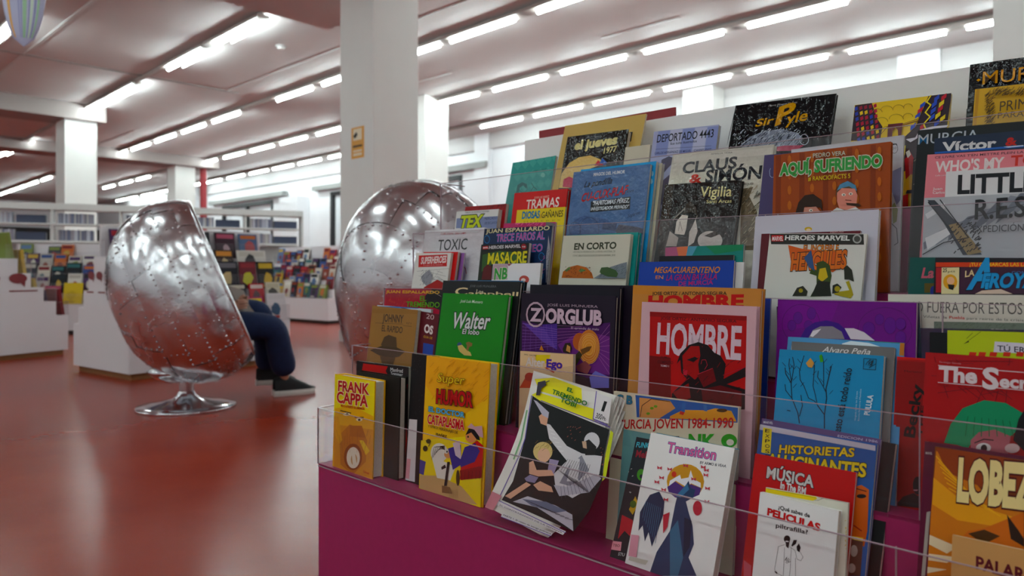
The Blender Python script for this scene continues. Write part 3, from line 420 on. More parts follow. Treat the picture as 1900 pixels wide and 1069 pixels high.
# printed cover designs in 0.1 mm on each cover: P polygon, L line, T lettering (origin, baseline, up)
ART = {
'frank': '''P|f2e03a|-49 2104 1579 2092 1538 32 62 -25
P|d99a14|1 1139 747 1331 1582 1185 1578 17 62 -25
P|e9b423|36 1327 740 1479 1535 1351 1549 1066 55 963
P|c07a10|242 747 656 1050 1124 1002 1334 802 1307 334 815 -50 330 97
P|b06c0e|657 1021 1119 1089 1282 851 669 784
P|8e4c10|1162 413 1150 321 1105 231 1032 153 938 94 831 59 721 53 620 76 538 127 483 200 460 289 473 384 520 476 596 554 693 613 802 645 911 649 1009 623 1089 572 1141 499
P|f3ead8|1083 381 1074 307 1041 236 987 174 918 128 839 102 759 99 685 118 624 160 584 219 567 290 576 365 610 438 666 500 737 546 816 571 896 572 969 551 1028 509 1067 451
P|c9a070|983 323 979 282 964 243 938 210 905 185 867 172 828 171 793 183 764 207 745 240 736 278 741 319 756 359 783 392 816 416 854 429 893 430 928 417 956 394 975 361
P|f3ead8|748 470 871 503 968 214 826 159
P|e0a81c|67 1148 199 1166 377 648 253 537 67 720
P|f2cd3c|1044 755 1185 778 1443 589 1300 478
P|f6efd0|655 1277 649 1265 630 1252 600 1240 562 1230 520 1222 477 1218 438 1218 407 1222 387 1229 380 1239 386 1251 405 1264 436 1276 474 1287 516 1294 559 1298 597 1298 628 1294 648 1287
P|3a2208|592 1268 590 1261 583 1253 571 1246 557 1241 541 1237 524 1236 509 1238 497 1241 489 1247 486 1254 489 1262 496 1269 507 1276 522 1282 538 1285 555 1286 569 1285 581 1281 589 1275
P|f6efd0|1143 1227 1138 1215 1121 1203 1095 1191 1061 1181 1024 1174 986 1171 952 1171 924 1175 906 1182 899 1192 905 1204 922 1216 949 1228 983 1237 1020 1244 1058 1248 1092 1248 1119 1244 1137 1236
P|3a2208|1073 1211 1071 1203 1064 1196 1053 1189 1039 1184 1023 1180 1008 1179 993 1180 982 1184 974 1189 971 1196 974 1204 980 1211 991 1218 1005 1224 1021 1227 1037 1228 1051 1227 1063 1223 1070 1218
L|5a3208|24|268 1309 696 1306
L|5a3208|24|856 1233 1181 1279
L|8a4c0c|8|127 851 200 710
L|8a4c0c|8|242 747 307 546
L|8a4c0c|8|356 644 412 383
L|8a4c0c|8|469 543 490 756
L|8a4c0c|8|557 916 594 593
L|8a4c0c|8|668 814 697 432
L|8a4c0c|8|778 712 773 800
L|8a4c0c|8|887 612 875 639
L|8a4c0c|8|972 979 976 480
L|8a4c0c|8|1079 878 1050 844
L|8a4c0c|8|1185 778 1149 684
L|8a4c0c|8|1290 679 1247 526
L|8a4c0c|8|1373 1039 1320 886
L|8a4c0c|8|1476 940 1417 729
T|FRANK|b3141a|158 1746 1218 58 0 231|f8f0c8|0.06|0.06
T|CAPPA|b3141a|116 1484 1223 48 0 243|f8f0c8|0.06|0.06
T|MANFRED SOMMER|b3141a|296 1398 938 46 0 54||0.05|0.02
T|Glenat|b3141a|1238 90 219 -4 0 52||0.05|0.02''',
'manfred': '''P|b3101a|271 2339 1215 2341 1139 2234 1200 2167 757 2155 222 2174
P|a3101a|1614 1921 1932 2008 1869 1542 1943 806 1865 222 1618 296 1635 1110
T|Manfred|e6e2e4|1316 2242 442 0 0 83||0.05|0
T|Sommer|e6e2e4|1338 2161 422 0 0 77||0.05|0''',
'blacklabel': '''P|dcd8da|22 1313 292 1337 320 36 3 15
P|d9a0a8|20 472 147 484 128 58 1 49
L|3a3a3e|7|306 1732 343 1764
L|3a3a3e|7|359 1516 376 1537
L|3a3a3e|7|393 1858 433 1876
L|3a3a3e|7|209 2336 240 2360
L|3a3a3e|7|66 2358 90 2388
L|3a3a3e|7|290 2453 328 2470
L|3a3a3e|7|242 2489 257 2517
L|3a3a3e|7|127 2366 169 2397
L|3a3a3e|7|228 1448 258 1476
L|3a3a3e|7|200 1470 234 1502
L|3a3a3e|7|343 2285 369 2302
L|3a3a3e|7|91 2551 116 2575
L|3a3a3e|7|111 1786 137 1806
L|3a3a3e|7|338 2059 363 2082
L|3a3a3e|7|261 2578 304 2594
L|3a3a3e|7|354 1611 371 1638''',
'superh': '''P|efb01f|-141 2733 1895 2716 1862 2067 1179 1624 529 1700 -131 2231
P|6a1418|-151 2744 -2 2743 34 -15 -87 -28
L|dc9c18|13|770 2197 837 2254
L|dc9c18|13|474 1840 559 1951
L|dc9c18|13|1720 1996 1812 2076
L|dc9c18|13|1052 2059 1124 2165
L|dc9c18|13|1504 2039 1565 2156
L|dc9c18|14|268 2354 400 2480
L|dc9c18|13|749 1899 871 1982
L|dc9c18|13|656 2531 731 2595
L|dc9c18|13|1338 1907 1418 1965
L|dc9c18|13|1784 2337 1883 2407
L|dc9c18|13|1171 2030 1279 2117
L|dc9c18|14|247 1848 318 1939
L|dc9c18|13|1525 2645 1654 2765
L|dc9c18|13|1229 2068 1301 2152
L|dc9c18|13|410 1929 508 2020
L|dc9c18|13|1823 2081 1974 2173
L|dc9c18|13|988 2091 1101 2170
L|dc9c18|13|805 2570 905 2695
L|dc9c18|13|1748 2257 1855 2336
L|dc9c18|14|260 2413 410 2537
L|dc9c18|13|776 2020 920 2131
L|dc9c18|13|1282 2098 1378 2202
L|dc9c18|13|615 2261 761 2371
L|dc9c18|13|671 1871 803 1975
L|dc9c18|14|140 2160 234 2267
L|dc9c18|13|951 2013 1079 2129
L|dc9c18|13|743 2138 883 2258
L|dc9c18|13|760 1970 915 2082
L|dc9c18|13|1793 1993 1901 2086
L|dc9c18|13|439 1939 606 2039
L|dc9c18|13|1324 2136 1460 2208
L|dc9c18|13|1460 2265 1586 2352
L|dc9c18|13|1217 2078 1341 2187
L|dc9c18|14|140 2502 255 2607
L|dc9c18|13|521 2078 657 2143
L|dc9c18|13|926 2513 997 2575
L|dc9c18|13|658 2527 745 2585
L|dc9c18|13|926 2381 1052 2481
L|dc9c18|13|570 1896 636 1980
L|dc9c18|13|606 2326 681 2439
L|dc9c18|13|745 2660 877 2724
L|dc9c18|13|1058 2428 1177 2552
L|dc9c18|13|1511 2404 1650 2506
L|dc9c18|13|745 2569 872 2666
L|dc9c18|13|1764 1981 1882 2062
L|dc9c18|13|1605 2758 1675 2848
L|dc9c18|13|1161 2605 1285 2724
L|dc9c18|13|776 2323 865 2399
L|dc9c18|13|1753 2460 1902 2580
L|dc9c18|13|1137 2503 1298 2598
L|dc9c18|13|837 2425 1003 2522
L|dc9c18|13|625 2270 702 2368
L|dc9c18|13|882 2452 1025 2569
L|dc9c18|14|142 2173 237 2299
L|dc9c18|13|1441 2542 1530 2606
L|dc9c18|13|1773 2532 1890 2620
L|dc9c18|13|1241 2224 1379 2292
L|dc9c18|13|1410 2493 1524 2572
L|dc9c18|13|646 2226 761 2310
L|dc9c18|13|1403 2251 1469 2321
P|f2dc20|-19 971 1805 1351 1854 -4 18 -29
P|cfae7e|17 265 560 355 1284 294 1756 35 1310 -34 40 8
P|4a4590|-20 587 189 568 145 289 6 296
P|f0ece2|844 860 837 800 805 742 752 691 682 652 603 629 522 624 446 639 384 671 342 718 324 775 332 836 365 896 420 947 491 986 571 1008 652 1011 726 995 787 963 827 916
P|dfa070|981 851 977 826 962 802 937 780 905 764 869 754 832 751 798 757 770 770 751 789 743 812 747 837 762 862 787 883 820 900 856 910 893 912 927 906 955 893 973 874
P|f0ece2|364 706 779 670 1102 622 967 336 564 313
P|e8e0d8|866 895 864 879 856 863 843 849 826 839 806 833 786 832 768 837 753 846 742 859 738 875 740 891 748 907 761 921 778 932 798 937 818 938 836 933 851 924 861 911
P|191414|850 882 850 876 847 869 842 864 836 860 828 858 821 858 814 859 808 863 804 868 803 875 803 881 806 888 811 893 818 897 825 899 832 900 839 898 845 894 849 889
P|191414|676 546 784 618 829 563 696 497
L|191414|11|369 642 430 905 753 983
L|191414|11|415 698 495 926 755 967
L|191414|11|460 754 561 937 756 952
L|191414|11|505 810 627 936 757 936
L|191414|11|550 865 693 926 759 920
L|191414|11|595 921 760 905 760 905
P|2e2c88|853 946 1222 1083 1267 703 1029 556
P|d8c8d2|987 1073 1185 1155 1260 794 1084 848
P|c4221c|1342 1025 1681 1231 1856 1157 1849 754 1572 502 1243 415 1256 649
P|8e1414|1230 582 1847 779 1849 554 1275 405
L|5c0c0c|10|1277 575 1273 425
L|5c0c0c|10|1383 595 1379 445
L|5c0c0c|10|1488 614 1484 465
L|5c0c0c|10|1592 633 1588 485
L|5c0c0c|10|1695 651 1691 504
L|5c0c0c|10|1797 670 1793 523
P|2b2a86|1340 1050 1633 1173 1769 1043 1638 818 1256 649 1217 746
P|d89468|1676 1292 1671 1259 1650 1228 1616 1200 1571 1179 1521 1166 1470 1163 1423 1170 1384 1187 1359 1212 1348 1242 1354 1275 1375 1307 1410 1335 1455 1356 1506 1368 1557 1371 1603 1363 1641 1346 1666 1321
P|161214|1345 1283 1426 1424 1688 1436 1754 1242 1665 1249 1506 1358
P|c8a0a8|1386 1444 1493 1536 1587 1483 1792 1526 1845 1307 1734 1315 1592 1422
P|191414|1445 1267 1445 1261 1442 1255 1437 1249 1431 1245 1424 1243 1417 1243 1411 1245 1405 1249 1402 1254 1400 1260 1401 1267 1403 1273 1408 1278 1414 1282 1421 1284 1428 1284 1435 1282 1440 1278 1444 1273
P|201c1c|859 684 938 697 881 215 802 200
P|8c6a4a|737 198 978 208 1066 96 749 58
P|4a3820|1249 441 1250 394 1246 350 1237 314 1224 290 1208 279 1190 283 1174 302 1159 333 1148 374 1142 421 1141 469 1145 513 1154 549 1167 574 1183 584 1201 580 1217 561 1232 529 1243 488
L|202018|16|168 1000 307 967 263 895
P|3a3418|329 1008 327 993 317 978 301 964 281 954 258 948 234 947 213 951 195 959 183 970 178 985 180 1000 190 1015 206 1029 226 1039 250 1045 273 1046 295 1042 312 1034 324 1022
P|3a3418|241 848 239 829 230 811 214 795 194 783 171 777 147 776 125 781 107 791 94 806 89 824 91 842 101 861 116 876 137 888 160 895 184 896 206 891 224 880 236 866
L|9c8a60|8|982 157 979 0
L|9c8a60|8|1021 164 1018 8
L|9c8a60|8|1060 172 1057 16
L|9c8a60|8|1098 180 1095 24
L|9c8a60|8|1137 187 1134 32
L|9c8a60|8|1175 195 1172 40
L|9c8a60|8|1214 203 1211 48
T|Super|f0d020|418 2229 805 17 37 185|5c3a08|0.05|0
T|HUMOR|b41a18|421 1806 1093 47 0 269|1c1010|0.06|0.07
T|EL DOCTOR|6db4d8|201 1605 1102 14 0 97|1c2030|0.07|0.07
T|CATAPLASMA|c4201c|188 1357 1118 24 0 184|f0ddc8|0.05|0.06
T|Y OTROS PERSONAJES DE|251c18|212 1279 916 -2 0 48||0.05|0.02
T|IBAÑEZ|251c18|476 1154 344 -2 0 48||0.05|0.05''',
'tobi': '''P|f4ec28|96 2456 545 2584 1235 2545 1350 2305 309 2272
P|f0ea20|265 2241 1697 2273 1724 2066 427 2102 155 2160
P|0e0d10|185 2150 427 2102 2075 2027 2134 1605 2251 1204 2193 692 2020 292 306 224 415 602 381 1073 356 1379
L|6a58a8|19|163 2144 356 1379 353 1030 234 268
L|8ab48a|38|175 1860 270 1354 260 967
L|6a58a8|16|421 2115 2076 2065
P|cfd83c|2107 2026 2175 1997 2305 1284 2258 1207 2164 1583
P|dcd8dc|727 1761 817 1768 1332 1527 1686 1501 2105 1580 2160 1299 2057 1016 1792 769 1395 794 1254 1008 1434 1294 1214 1392 901 1535
P|8e8c98|1510 1220 1698 1473 1941 1292 1720 935 1433 904
P|dcd8dc|1523 1387 1686 1404 1794 1055 1572 982
P|bcb8c4|1331 838 1609 898 2107 1282 2223 1242 2080 961 1520 708
P|c8c6d2|573 283 859 481 1507 544 1898 525 2018 298 1776 325 1137 381
P|6a7088|758 397 1292 533 1766 540 1557 434 1006 368
P|d8d6da|1965 1793 1975 1749 1969 1704 1948 1664 1913 1632 1869 1611 1818 1604 1767 1610 1720 1631 1681 1663 1655 1703 1644 1749 1650 1794 1672 1835 1708 1867 1753 1888 1804 1895 1855 1887 1902 1866 1940 1834
P|1a1618|1631 1680 1744 1762 1939 1689 1955 1551 1773 1495
P|c8a890|1614 1691 1700 1716 1760 1604 1679 1597
P|d8a890|502 1839 565 1909 720 1880 753 1727 602 1727
P|c0bccb|250 2086 340 2081 705 1963 730 1859 579 1878
P|d8c088|1072 1350 1083 1299 1073 1248 1043 1200 995 1160 934 1133 865 1120 796 1124 732 1144 681 1178 648 1222 636 1274 646 1327 678 1375 728 1415 790 1442 860 1454 929 1449 991 1428 1040 1394
P|dfb49a|1051 1276 1060 1240 1055 1203 1036 1169 1005 1141 966 1123 921 1115 875 1119 833 1135 799 1160 776 1193 766 1230 771 1267 790 1302 822 1329 862 1348 907 1355 953 1350 995 1334 1028 1309
L|806838|6|842 1293 898 1359
L|806838|6|661 1260 694 1321
L|806838|6|922 1360 952 1433
L|806838|6|782 1356 842 1409
L|806838|6|775 1286 786 1351
L|806838|6|905 1386 927 1451
L|806838|6|970 1449 1006 1509
L|806838|6|822 1377 841 1434
L|806838|6|927 1448 947 1514
L|806838|6|956 1366 967 1425
L|806838|6|1048 1343 1102 1387
L|806838|6|948 1431 985 1508
L|806838|6|893 1428 914 1498
L|806838|6|703 1299 743 1345
L|806838|6|853 1430 873 1478
L|806838|6|637 1365 676 1434
L|806838|6|957 1447 994 1497
L|806838|6|872 1367 933 1428
P|9e90b0|1070 1215 1280 1247 1266 980 1110 1028
P|d8a890|650 1018 727 1076 870 952 1188 1053 1286 986 957 863 734 841
P|8a80a0|666 735 761 833 964 849 925 736 728 705
P|d8a890|362 312 735 690 857 681 510 312
P|d8a890|906 697 1031 804 1305 796 1382 725 1058 648
L|c86a58|6|1290 1671 1295 1689
L|c86a58|6|1471 1660 1482 1679
L|c86a58|6|1346 1731 1352 1750
L|c86a58|6|1386 1867 1394 1882
L|c86a58|6|1467 1876 1480 1896
L|c86a58|6|1297 1682 1304 1694
L|c86a58|6|1425 1847 1441 1865
L|c86a58|6|1395 1672 1398 1689
L|c86a58|6|1225 1818 1241 1839
L|c86a58|6|1281 1844 1297 1864
L|c86a58|6|1492 1895 1505 1911
L|c86a58|6|1310 1787 1324 1802
L|c86a58|6|1340 1854 1355 1874
L|c86a58|6|1520 1816 1535 1834
L|c86a58|6|2157 1557 2168 1571
L|c86a58|6|2033 1691 2040 1700
L|c86a58|6|2183 1594 2196 1605
L|c86a58|6|2178 1465 2188 1478
L|c86a58|6|2087 1686 2093 1695
L|c86a58|6|2108 1602 2122 1614
L|c86a58|6|2081 1628 2086 1638
L|c86a58|6|2102 1569 2104 1585
L|c86a58|6|2171 1447 2180 1463
L|c86a58|6|2184 1449 2188 1463
L|c86a58|6|2131 1518 2143 1529
L|c86a58|6|2045 1697 2052 1706
L|26242c|6|1344 1103 1683 1018
L|26242c|6|1408 1097 1747 1007
L|26242c|6|1471 1091 1810 997
L|26242c|6|1534 1085 1873 986
L|26242c|6|1597 1080 1936 975
L|26242c|6|1659 1074 1997 965
L|26242c|6|1721 1069 2059 954
L|26242c|6|1782 1063 2120 944
L|26242c|6|1842 1058 2180 934
P|ece8ea|249 188 1896 246 1865 173 265 108
L|6a58a8|12|271 195 1905 225
P|ece8ea|450 38 1654 124 1636 67 445 -31
L|6a58a8|11|448 -36 1635 70
T|EL CONTRABANDO DE LA SEMANA|2a2632|332 125 1506 62 0 23||0.05|0
T|PARTE 1. El relato de intriga policiaca|1a1622|489 -1 1137 90 0 26||0.05|0.02
P|d8909c|44 289 298 290 220 -3 -2 -20
P|3a3440|233 2414 394 2487 453 2411 366 2337 383 2198 295 2177
L|3a3440|16|373 2428 492 2503
L|1a1a20|7|1421 1323 1344 1103
L|1a1a20|7|1471 1329 1402 1101
L|1a1a20|7|1520 1334 1459 1100
L|1a1a20|7|1569 1339 1516 1099
L|1a1a20|7|1618 1345 1572 1098
L|1a1a20|7|1667 1350 1628 1096
L|1a1a20|7|1715 1355 1684 1095
L|1a1a20|7|1763 1361 1739 1094
L|1a1a20|7|1811 1366 1794 1093
L|1a1a20|7|1858 1371 1849 1092
L|1a1a20|7|1906 1376 1903 1090
L|1a1a20|7|1953 1381 1957 1089
L|4a4a5a|7|1964 1236 2198 1063
L|4a4a5a|7|1916 1196 2135 1023
L|4a4a5a|7|1867 1155 2071 983
L|4a4a5a|7|1819 1113 2007 943
L|4a4a5a|7|1770 1072 1942 902
L|4a4a5a|7|1720 1030 1877 861
L|4a4a5a|7|1671 989 1812 820
L|4a4a5a|7|1621 947 1746 779
L|4a4a5a|7|1571 904 1679 737
L|4a4a5a|7|1521 862 1612 695
L|20202a|7|893 410 1163 423
L|20202a|7|1012 413 1269 428
L|20202a|7|1131 415 1374 433
L|20202a|7|1247 417 1477 437
L|20202a|7|1362 419 1579 442
L|20202a|7|1476 421 1680 447
L|20202a|7|1588 423 1780 451
L|20202a|7|1698 425 1878 456
L|20202a|7|1807 427 1976 460
L|f4f2f4|9|852 1692 956 1687
L|f4f2f4|9|934 1633 1034 1635
L|f4f2f4|9|1015 1575 1111 1583
L|f4f2f4|9|1096 1517 1188 1531
L|f4f2f4|9|1175 1460 1264 1480
L|f4f2f4|9|1254 1404 1339 1430
T|EL|1f7a34|972 2426 146 -6 0 63|123018|0.04|0.04
T|TREMENDO|1f7a34|659 2301 838 -24 0 76|123018|0.03|0.02
T|TOBI|1f7a34|904 2209 377 -13 0 78|123018|0.03|0.02
P|e8e4e6|1604 2549 1962 2528 2058 2109 1728 2117
L|6a58a8|18|1609 2567 1725 2106 2052 2084
T|1|141214|1831 2278 65 1 0 173||0.05|0.02
T|300|141214|1762 2135 131 2 0 89||0.05|0.02
T|Ptas|141214|1907 2142 128 2 0 59||0.05|0.02''',
'murciajoven': '''P|2a5ea8|442 2440 2278 2445 2279 2224 492 2076
P|d89a60|523 2405 1109 2417 1213 2311 927 2114 544 2082
L|1c1410|11|559 2093 584 2280 757 2408 1109 2405
P|7aa820|746 2169 745 2162 740 2155 733 2150 723 2145 712 2143 701 2142 690 2144 682 2148 677 2153 675 2160 676 2167 681 2173 688 2179 698 2183 709 2186 720 2186 730 2184 739 2181 744 2175
P|7aa820|812 2263 811 2256 806 2250 798 2244 789 2240 778 2237 767 2237 757 2239 749 2243 743 2248 741 2255 742 2262 747 2268 755 2274 764 2278 775 2280 786 2281 796 2279 805 2275 810 2270
P|7aa820|881 2301 880 2295 875 2288 867 2282 858 2278 847 2276 836 2276 826 2278 818 2281 812 2287 810 2293 812 2300 816 2307 824 2312 833 2316 844 2319 855 2319 865 2317 873 2313 879 2308
P|e0a020|1123 2173 1358 2303 1775 2345 1908 2393 2173 2385 2265 2238 1125 2139
P|2f6ab0|1333 2409 1399 2416 1384 2264 1322 2257
P|c03028|1302 2279 1384 2268 1362 2220 1295 2228
P|3a70b0|1702 2430 1762 2425 1776 2329 1721 2330
P|4a3010|2108 2385 2104 2376 2092 2367 2073 2358 2049 2351 2022 2346 1994 2345 1970 2346 1950 2349 1937 2356 1932 2364 1936 2373 1948 2382 1967 2391 1992 2398 2019 2402 2046 2404 2071 2403 2090 2399 2103 2393
T|MURCIA JOVEN 1984-1990|bb2418|108 1835 2110 306 0 151||0.05|0.03
P|5a2a48|944 1831 1309 1883 1314 1801 948 1767
T|NK|38a038|1475 1722 463 64 0 213||0.05|0.08
P|38a038|2287 1958 2282 1926 2265 1895 2238 1868 2203 1848 2163 1837 2123 1836 2086 1845 2056 1863 2037 1889 2029 1919 2033 1952 2051 1984 2079 2010 2114 2030 2154 2041 2194 2042 2230 2032 2260 2014 2279 1988
P|e8e4d4|2237 1927 2234 1912 2227 1897 2214 1885 2197 1876 2179 1871 2160 1870 2143 1874 2129 1883 2120 1895 2117 1909 2119 1924 2127 1938 2140 1951 2156 1960 2175 1965 2193 1965 2210 1961 2224 1953 2233 1941
T|C B|287a98|62 2273 327 6 0 134|1a3040|0.05|0.05''',
'funk': '''T|FUNK|58b4c8|33 1749 241 24 0 85||0.05|0.03
T|Meß|8e2230|63 1596 232 15 0 109||0.05|0.05
P|4c8c28|321 1350 324 1322 320 1295 308 1272 290 1255 267 1246 242 1246 217 1254 195 1270 177 1293 166 1320 163 1349 167 1376 179 1399 198 1416 221 1425 246 1425 270 1417 293 1400 310 1377
P|1b1b22|298 1320 299 1310 296 1300 289 1291 280 1284 268 1280 256 1280 244 1282 233 1288 226 1296 221 1305 220 1316 224 1326 230 1335 240 1341 251 1345 264 1346 276 1344 286 1338 294 1330
P|c8a030|159 768 222 991 311 885 247 705
P|a8202c|79 293 55 661 268 627 419 337 282 384 167 438
P|486018|272 877 274 859 270 842 261 827 247 815 230 809 211 807 193 812 177 821 165 835 157 851 156 869 160 886 169 902 183 913 200 920 219 921 237 916 253 907 265 893
L|d8d8d8|6|100 1026 112 1041
L|d8d8d8|6|-14 1480 2 1501
L|d8d8d8|6|-52 1503 -38 1526
L|d8d8d8|6|30 1385 52 1398
L|d8d8d8|6|33 1145 47 1157
L|d8d8d8|6|118 1019 132 1035
L|d8d8d8|6|-90 1615 -70 1634
L|d8d8d8|6|-8 1642 3 1653
L|d8d8d8|6|-61 1628 -51 1644
L|d8d8d8|6|-72 1632 -67 1655
L|d8d8d8|6|-3 1325 9 1343
L|d8d8d8|6|-47 1452 -39 1469
L|d8d8d8|6|86 1280 106 1295
L|d8d8d8|6|-13 1301 0 1320
P|d8909c|-4 239 163 265 180 131 -8 106
T|TBO|5a3038|17 162 128 20 0 38||0.05|0.02
T|STU|d8d8d8|149 58 117 15 0 45||0.05|0.02''',
'transition': '''T|Transition|d66a9a|349 1777 827 26 0 153|2f5a98|0.06|0.03
T|BY ARMO & VEAA|3a3a44|940 1703 422 26 0 39||0.05|0.03
P|c8941c|1060 1462 1061 1382 1033 1304 978 1235 902 1182 812 1149 715 1140 622 1157 541 1198 480 1259 447 1335 445 1418 474 1499 532 1570 612 1623 705 1654 803 1660 895 1640 973 1597 1030 1536
P|4a2a70|473 1259 591 1365 740 1316 863 1381 1036 1359 1022 1258 864 1157 641 1135 513 1187
P|eceaf0|578 1423 650 1478 680 1423 799 1468 812 1582 881 1464 1009 1431 1026 1364 860 1393 784 1325 597 1378 498 1277 499 1358
P|26385c|673 1202 762 1320 809 1422 866 1322 943 1319 936 1200 827 1117 902 978 1003 809 1076 562 1030 362 1203 154 445 -63 502 296 656 646 659 842 661 1040
P|3e6c94|646 1156 795 1379 844 1298 729 1154
P|3f6888|656 646 754 826 947 339 916 72 790 36
P|1d2c4c|202 1079 352 1164 475 1038 496 843 457 597 406 348 304 539 271 392 181 608 126 514 89 788 155 967
L|4c6c8c|8|155 967 154 723
L|4c6c8c|8|191 962 193 683
L|4c6c8c|8|226 958 231 645
L|4c6c8c|8|261 954 269 606
L|4c6c8c|8|295 949 307 567
L|4c6c8c|8|330 945 345 529
L|4c6c8c|8|365 941 382 491
L|4c6c8c|8|399 937 419 454
L|4c6c8c|8|433 932 456 416
P|14203c|853 889 977 872 1021 510 947 339
P|b83040|496 843 598 907 608 693 554 582
P|b83040|1105 1083 1108 1050 1104 1019 1093 993 1076 974 1055 964 1032 963 1009 973 989 992 972 1019 962 1050 959 1083 963 1114 975 1141 992 1160 1013 1170 1036 1170 1059 1160 1079 1140 1095 1114
P|c8402c|591 1474 592 1460 589 1447 582 1436 572 1428 560 1423 547 1423 534 1426 523 1434 515 1445 510 1458 509 1471 512 1484 519 1496 529 1504 541 1509 554 1509 567 1505 578 1498 586 1487
P|b8404c|282 1515 234 1535 250 1484 285 1504 327 1487 319 1543
P|b8404c|719 1633 673 1652 688 1603 721 1621 762 1605 755 1660
P|b8404c|461 1530 414 1549 430 1499 464 1518 505 1502 498 1557
P|b8404c|1070 1633 1026 1652 1040 1604 1072 1622 1110 1606 1104 1660
P|b8404c|1010 1669 966 1688 980 1639 1012 1657 1050 1641 1044 1695
P|b8404c|1137 1380 1094 1398 1108 1351 1139 1369 1177 1354 1171 1407
P|b8404c|283 1297 235 1316 252 1266 286 1285 328 1270 320 1325
P|b8404c|352 1377 304 1396 320 1346 355 1365 396 1349 389 1405
P|b8404c|496 1075 449 1093 465 1044 498 1063 539 1048 532 1103
P|b8404c|1075 1563 1031 1582 1045 1533 1077 1552 1115 1536 1109 1590
P|b8404c|890 1466 846 1485 860 1436 892 1455 931 1439 925 1493
P|b8404c|1166 1193 1123 1210 1137 1163 1168 1182 1205 1167 1199 1220
P|b8404c|428 1209 381 1228 397 1178 430 1198 472 1182 464 1237
P|e0a0b0|18 431 160 451 188 133 45 118
P|c8c4b8|65 116 397 143 366 73 60 59''',
'musica': '''T|MÚSICA|cfcac8|202 1609 668 -1 0 153|120e10|0.07|0.05
T|In The RM|e6e2e2|417 1505 357 -14 0 93|541014|0.03|0.06
P|c8606c|11 428 130 383 140 246 38 217''',
'histor': '''P|cfcad8|0 2306 1589 2282 1595 2214 -7 2228
P|e8d820|53 2269 183 2267 203 1912 67 1910
T|E|2a2418|86 2204 68 0 0 49||0.05|0.02
T|X|2a2418|95 2133 68 0 0 49||0.05|0.02
T|P|2a2418|104 2062 68 1 0 49||0.05|0.02
T|O|2a2418|113 1991 68 1 0 49||0.05|0.02
T|S|2a2418|122 1920 68 1 0 48||0.05|0.02
T|I|2a2418|131 1849 68 2 0 48||0.05|0.02
T|C|2a2418|140 1779 68 2 0 48||0.05|0.02
T|I|2a2418|149 1709 67 2 0 48||0.05|0.02
T|O|2a2418|158 1639 67 2 0 48||0.05|0.02
T|N|2a2418|166 1569 67 3 0 48||0.05|0.02
T|HISTORIETAS|e4c81c|326 1954 1015 136 0 111|14141c|0.06|0.05
T|ALUCINANTES|e8d020|163 1742 1348 118 0 170|14141c|0.06|0.06
P|c4602e|1378 1704 1468 1748 1564 1710 1593 1194 1573 989 1419 1049
P|1c1014|1540 1620 1538 1611 1530 1602 1518 1593 1502 1585 1484 1580 1466 1577 1449 1577 1435 1580 1426 1586 1423 1593 1425 1602 1432 1612 1445 1621 1461 1628 1479 1633 1497 1636 1514 1636 1527 1633 1536 1627
L|4a1c10|13|1413 1688 1534 1680
L|8a2818|17|1425 1219 1522 1176
P|d8c020|1399 1084 1550 1096 1554 1051 1396 1043
P|5c3a30|1396 1043 1554 1051 1562 626 1415 583
P|b0a098|1501 920 1501 897 1496 876 1488 857 1476 843 1463 836 1448 836 1435 842 1423 855 1415 874 1411 895 1411 918 1415 940 1424 958 1435 972 1449 979 1463 980 1477 973 1488 960 1496 941
P|b0a098|1496 703 1495 684 1490 666 1482 650 1470 638 1456 632 1442 630 1429 635 1417 645 1409 659 1405 677 1406 695 1411 713 1419 729 1431 741 1445 748 1459 749 1472 744 1484 734 1492 720''',
'edicion': '''T|EDICION 1986|c8c0d8|1096 2286 513 18 0 32||0.05|0
T|MARVEL|d8d4e0|30 2290 145 10 0 34||0.05|0.03''',
'peliculas': '''T|¿Qué sabes de|1a1618|271 1318 423 -8 0 49||0.05|0.05
T|PELICULAS|c4201c|127 1208 711 -33 0 89|702020|0.02|0.07
T|piltrafilla?|2a2426|260 1077 428 18 0 54||0.05|0.04
P|141012|468 978 467 964 463 949 454 937 443 927 430 921 417 920 404 923 394 931 386 942 383 955 384 970 389 984 397 997 408 1007 421 1012 435 1014 447 1010 458 1003 465 992
P|141012|403 948 464 953 456 852 422 868
P|e8e4e4|409 940 449 947 451 933 410 926
P|141012|490 898 514 978 557 990 549 939 503 890
P|141012|559 905 586 955 615 908 602 844 569 860
L|6a6468|5|401 887 321 840 310 689 298 538 335 500 413 488
L|6a6468|5|404 851 418 573 420 490
L|6a6468|5|492 875 505 599 500 514
L|6a6468|5|466 880 545 853 579 753 630 744 656 799 607 858
L|6a6468|5|560 760 580 538
P|141012|300 520 340 514 335 490 308 504
L|141012|4|448 675 463 698
L|141012|4|442 688 459 703
L|141012|4|427 696 435 715
L|141012|4|476 709 484 721
L|141012|4|434 717 446 735
L|141012|4|434 719 450 732
L|141012|4|433 699 445 712
L|141012|4|448 702 464 720
L|141012|4|484 683 499 702
L|141012|4|454 660 468 683
L|141012|4|472 675 482 695
L|141012|4|444 716 452 728
L|141012|4|440 668 451 680
L|141012|4|474 688 481 699
L|141012|4|429 692 445 716
L|141012|4|461 712 473 728
L|141012|4|440 725 453 746
L|141012|4|468 726 481 739
L|141012|4|469 696 487 718
L|141012|4|428 695 445 714''',
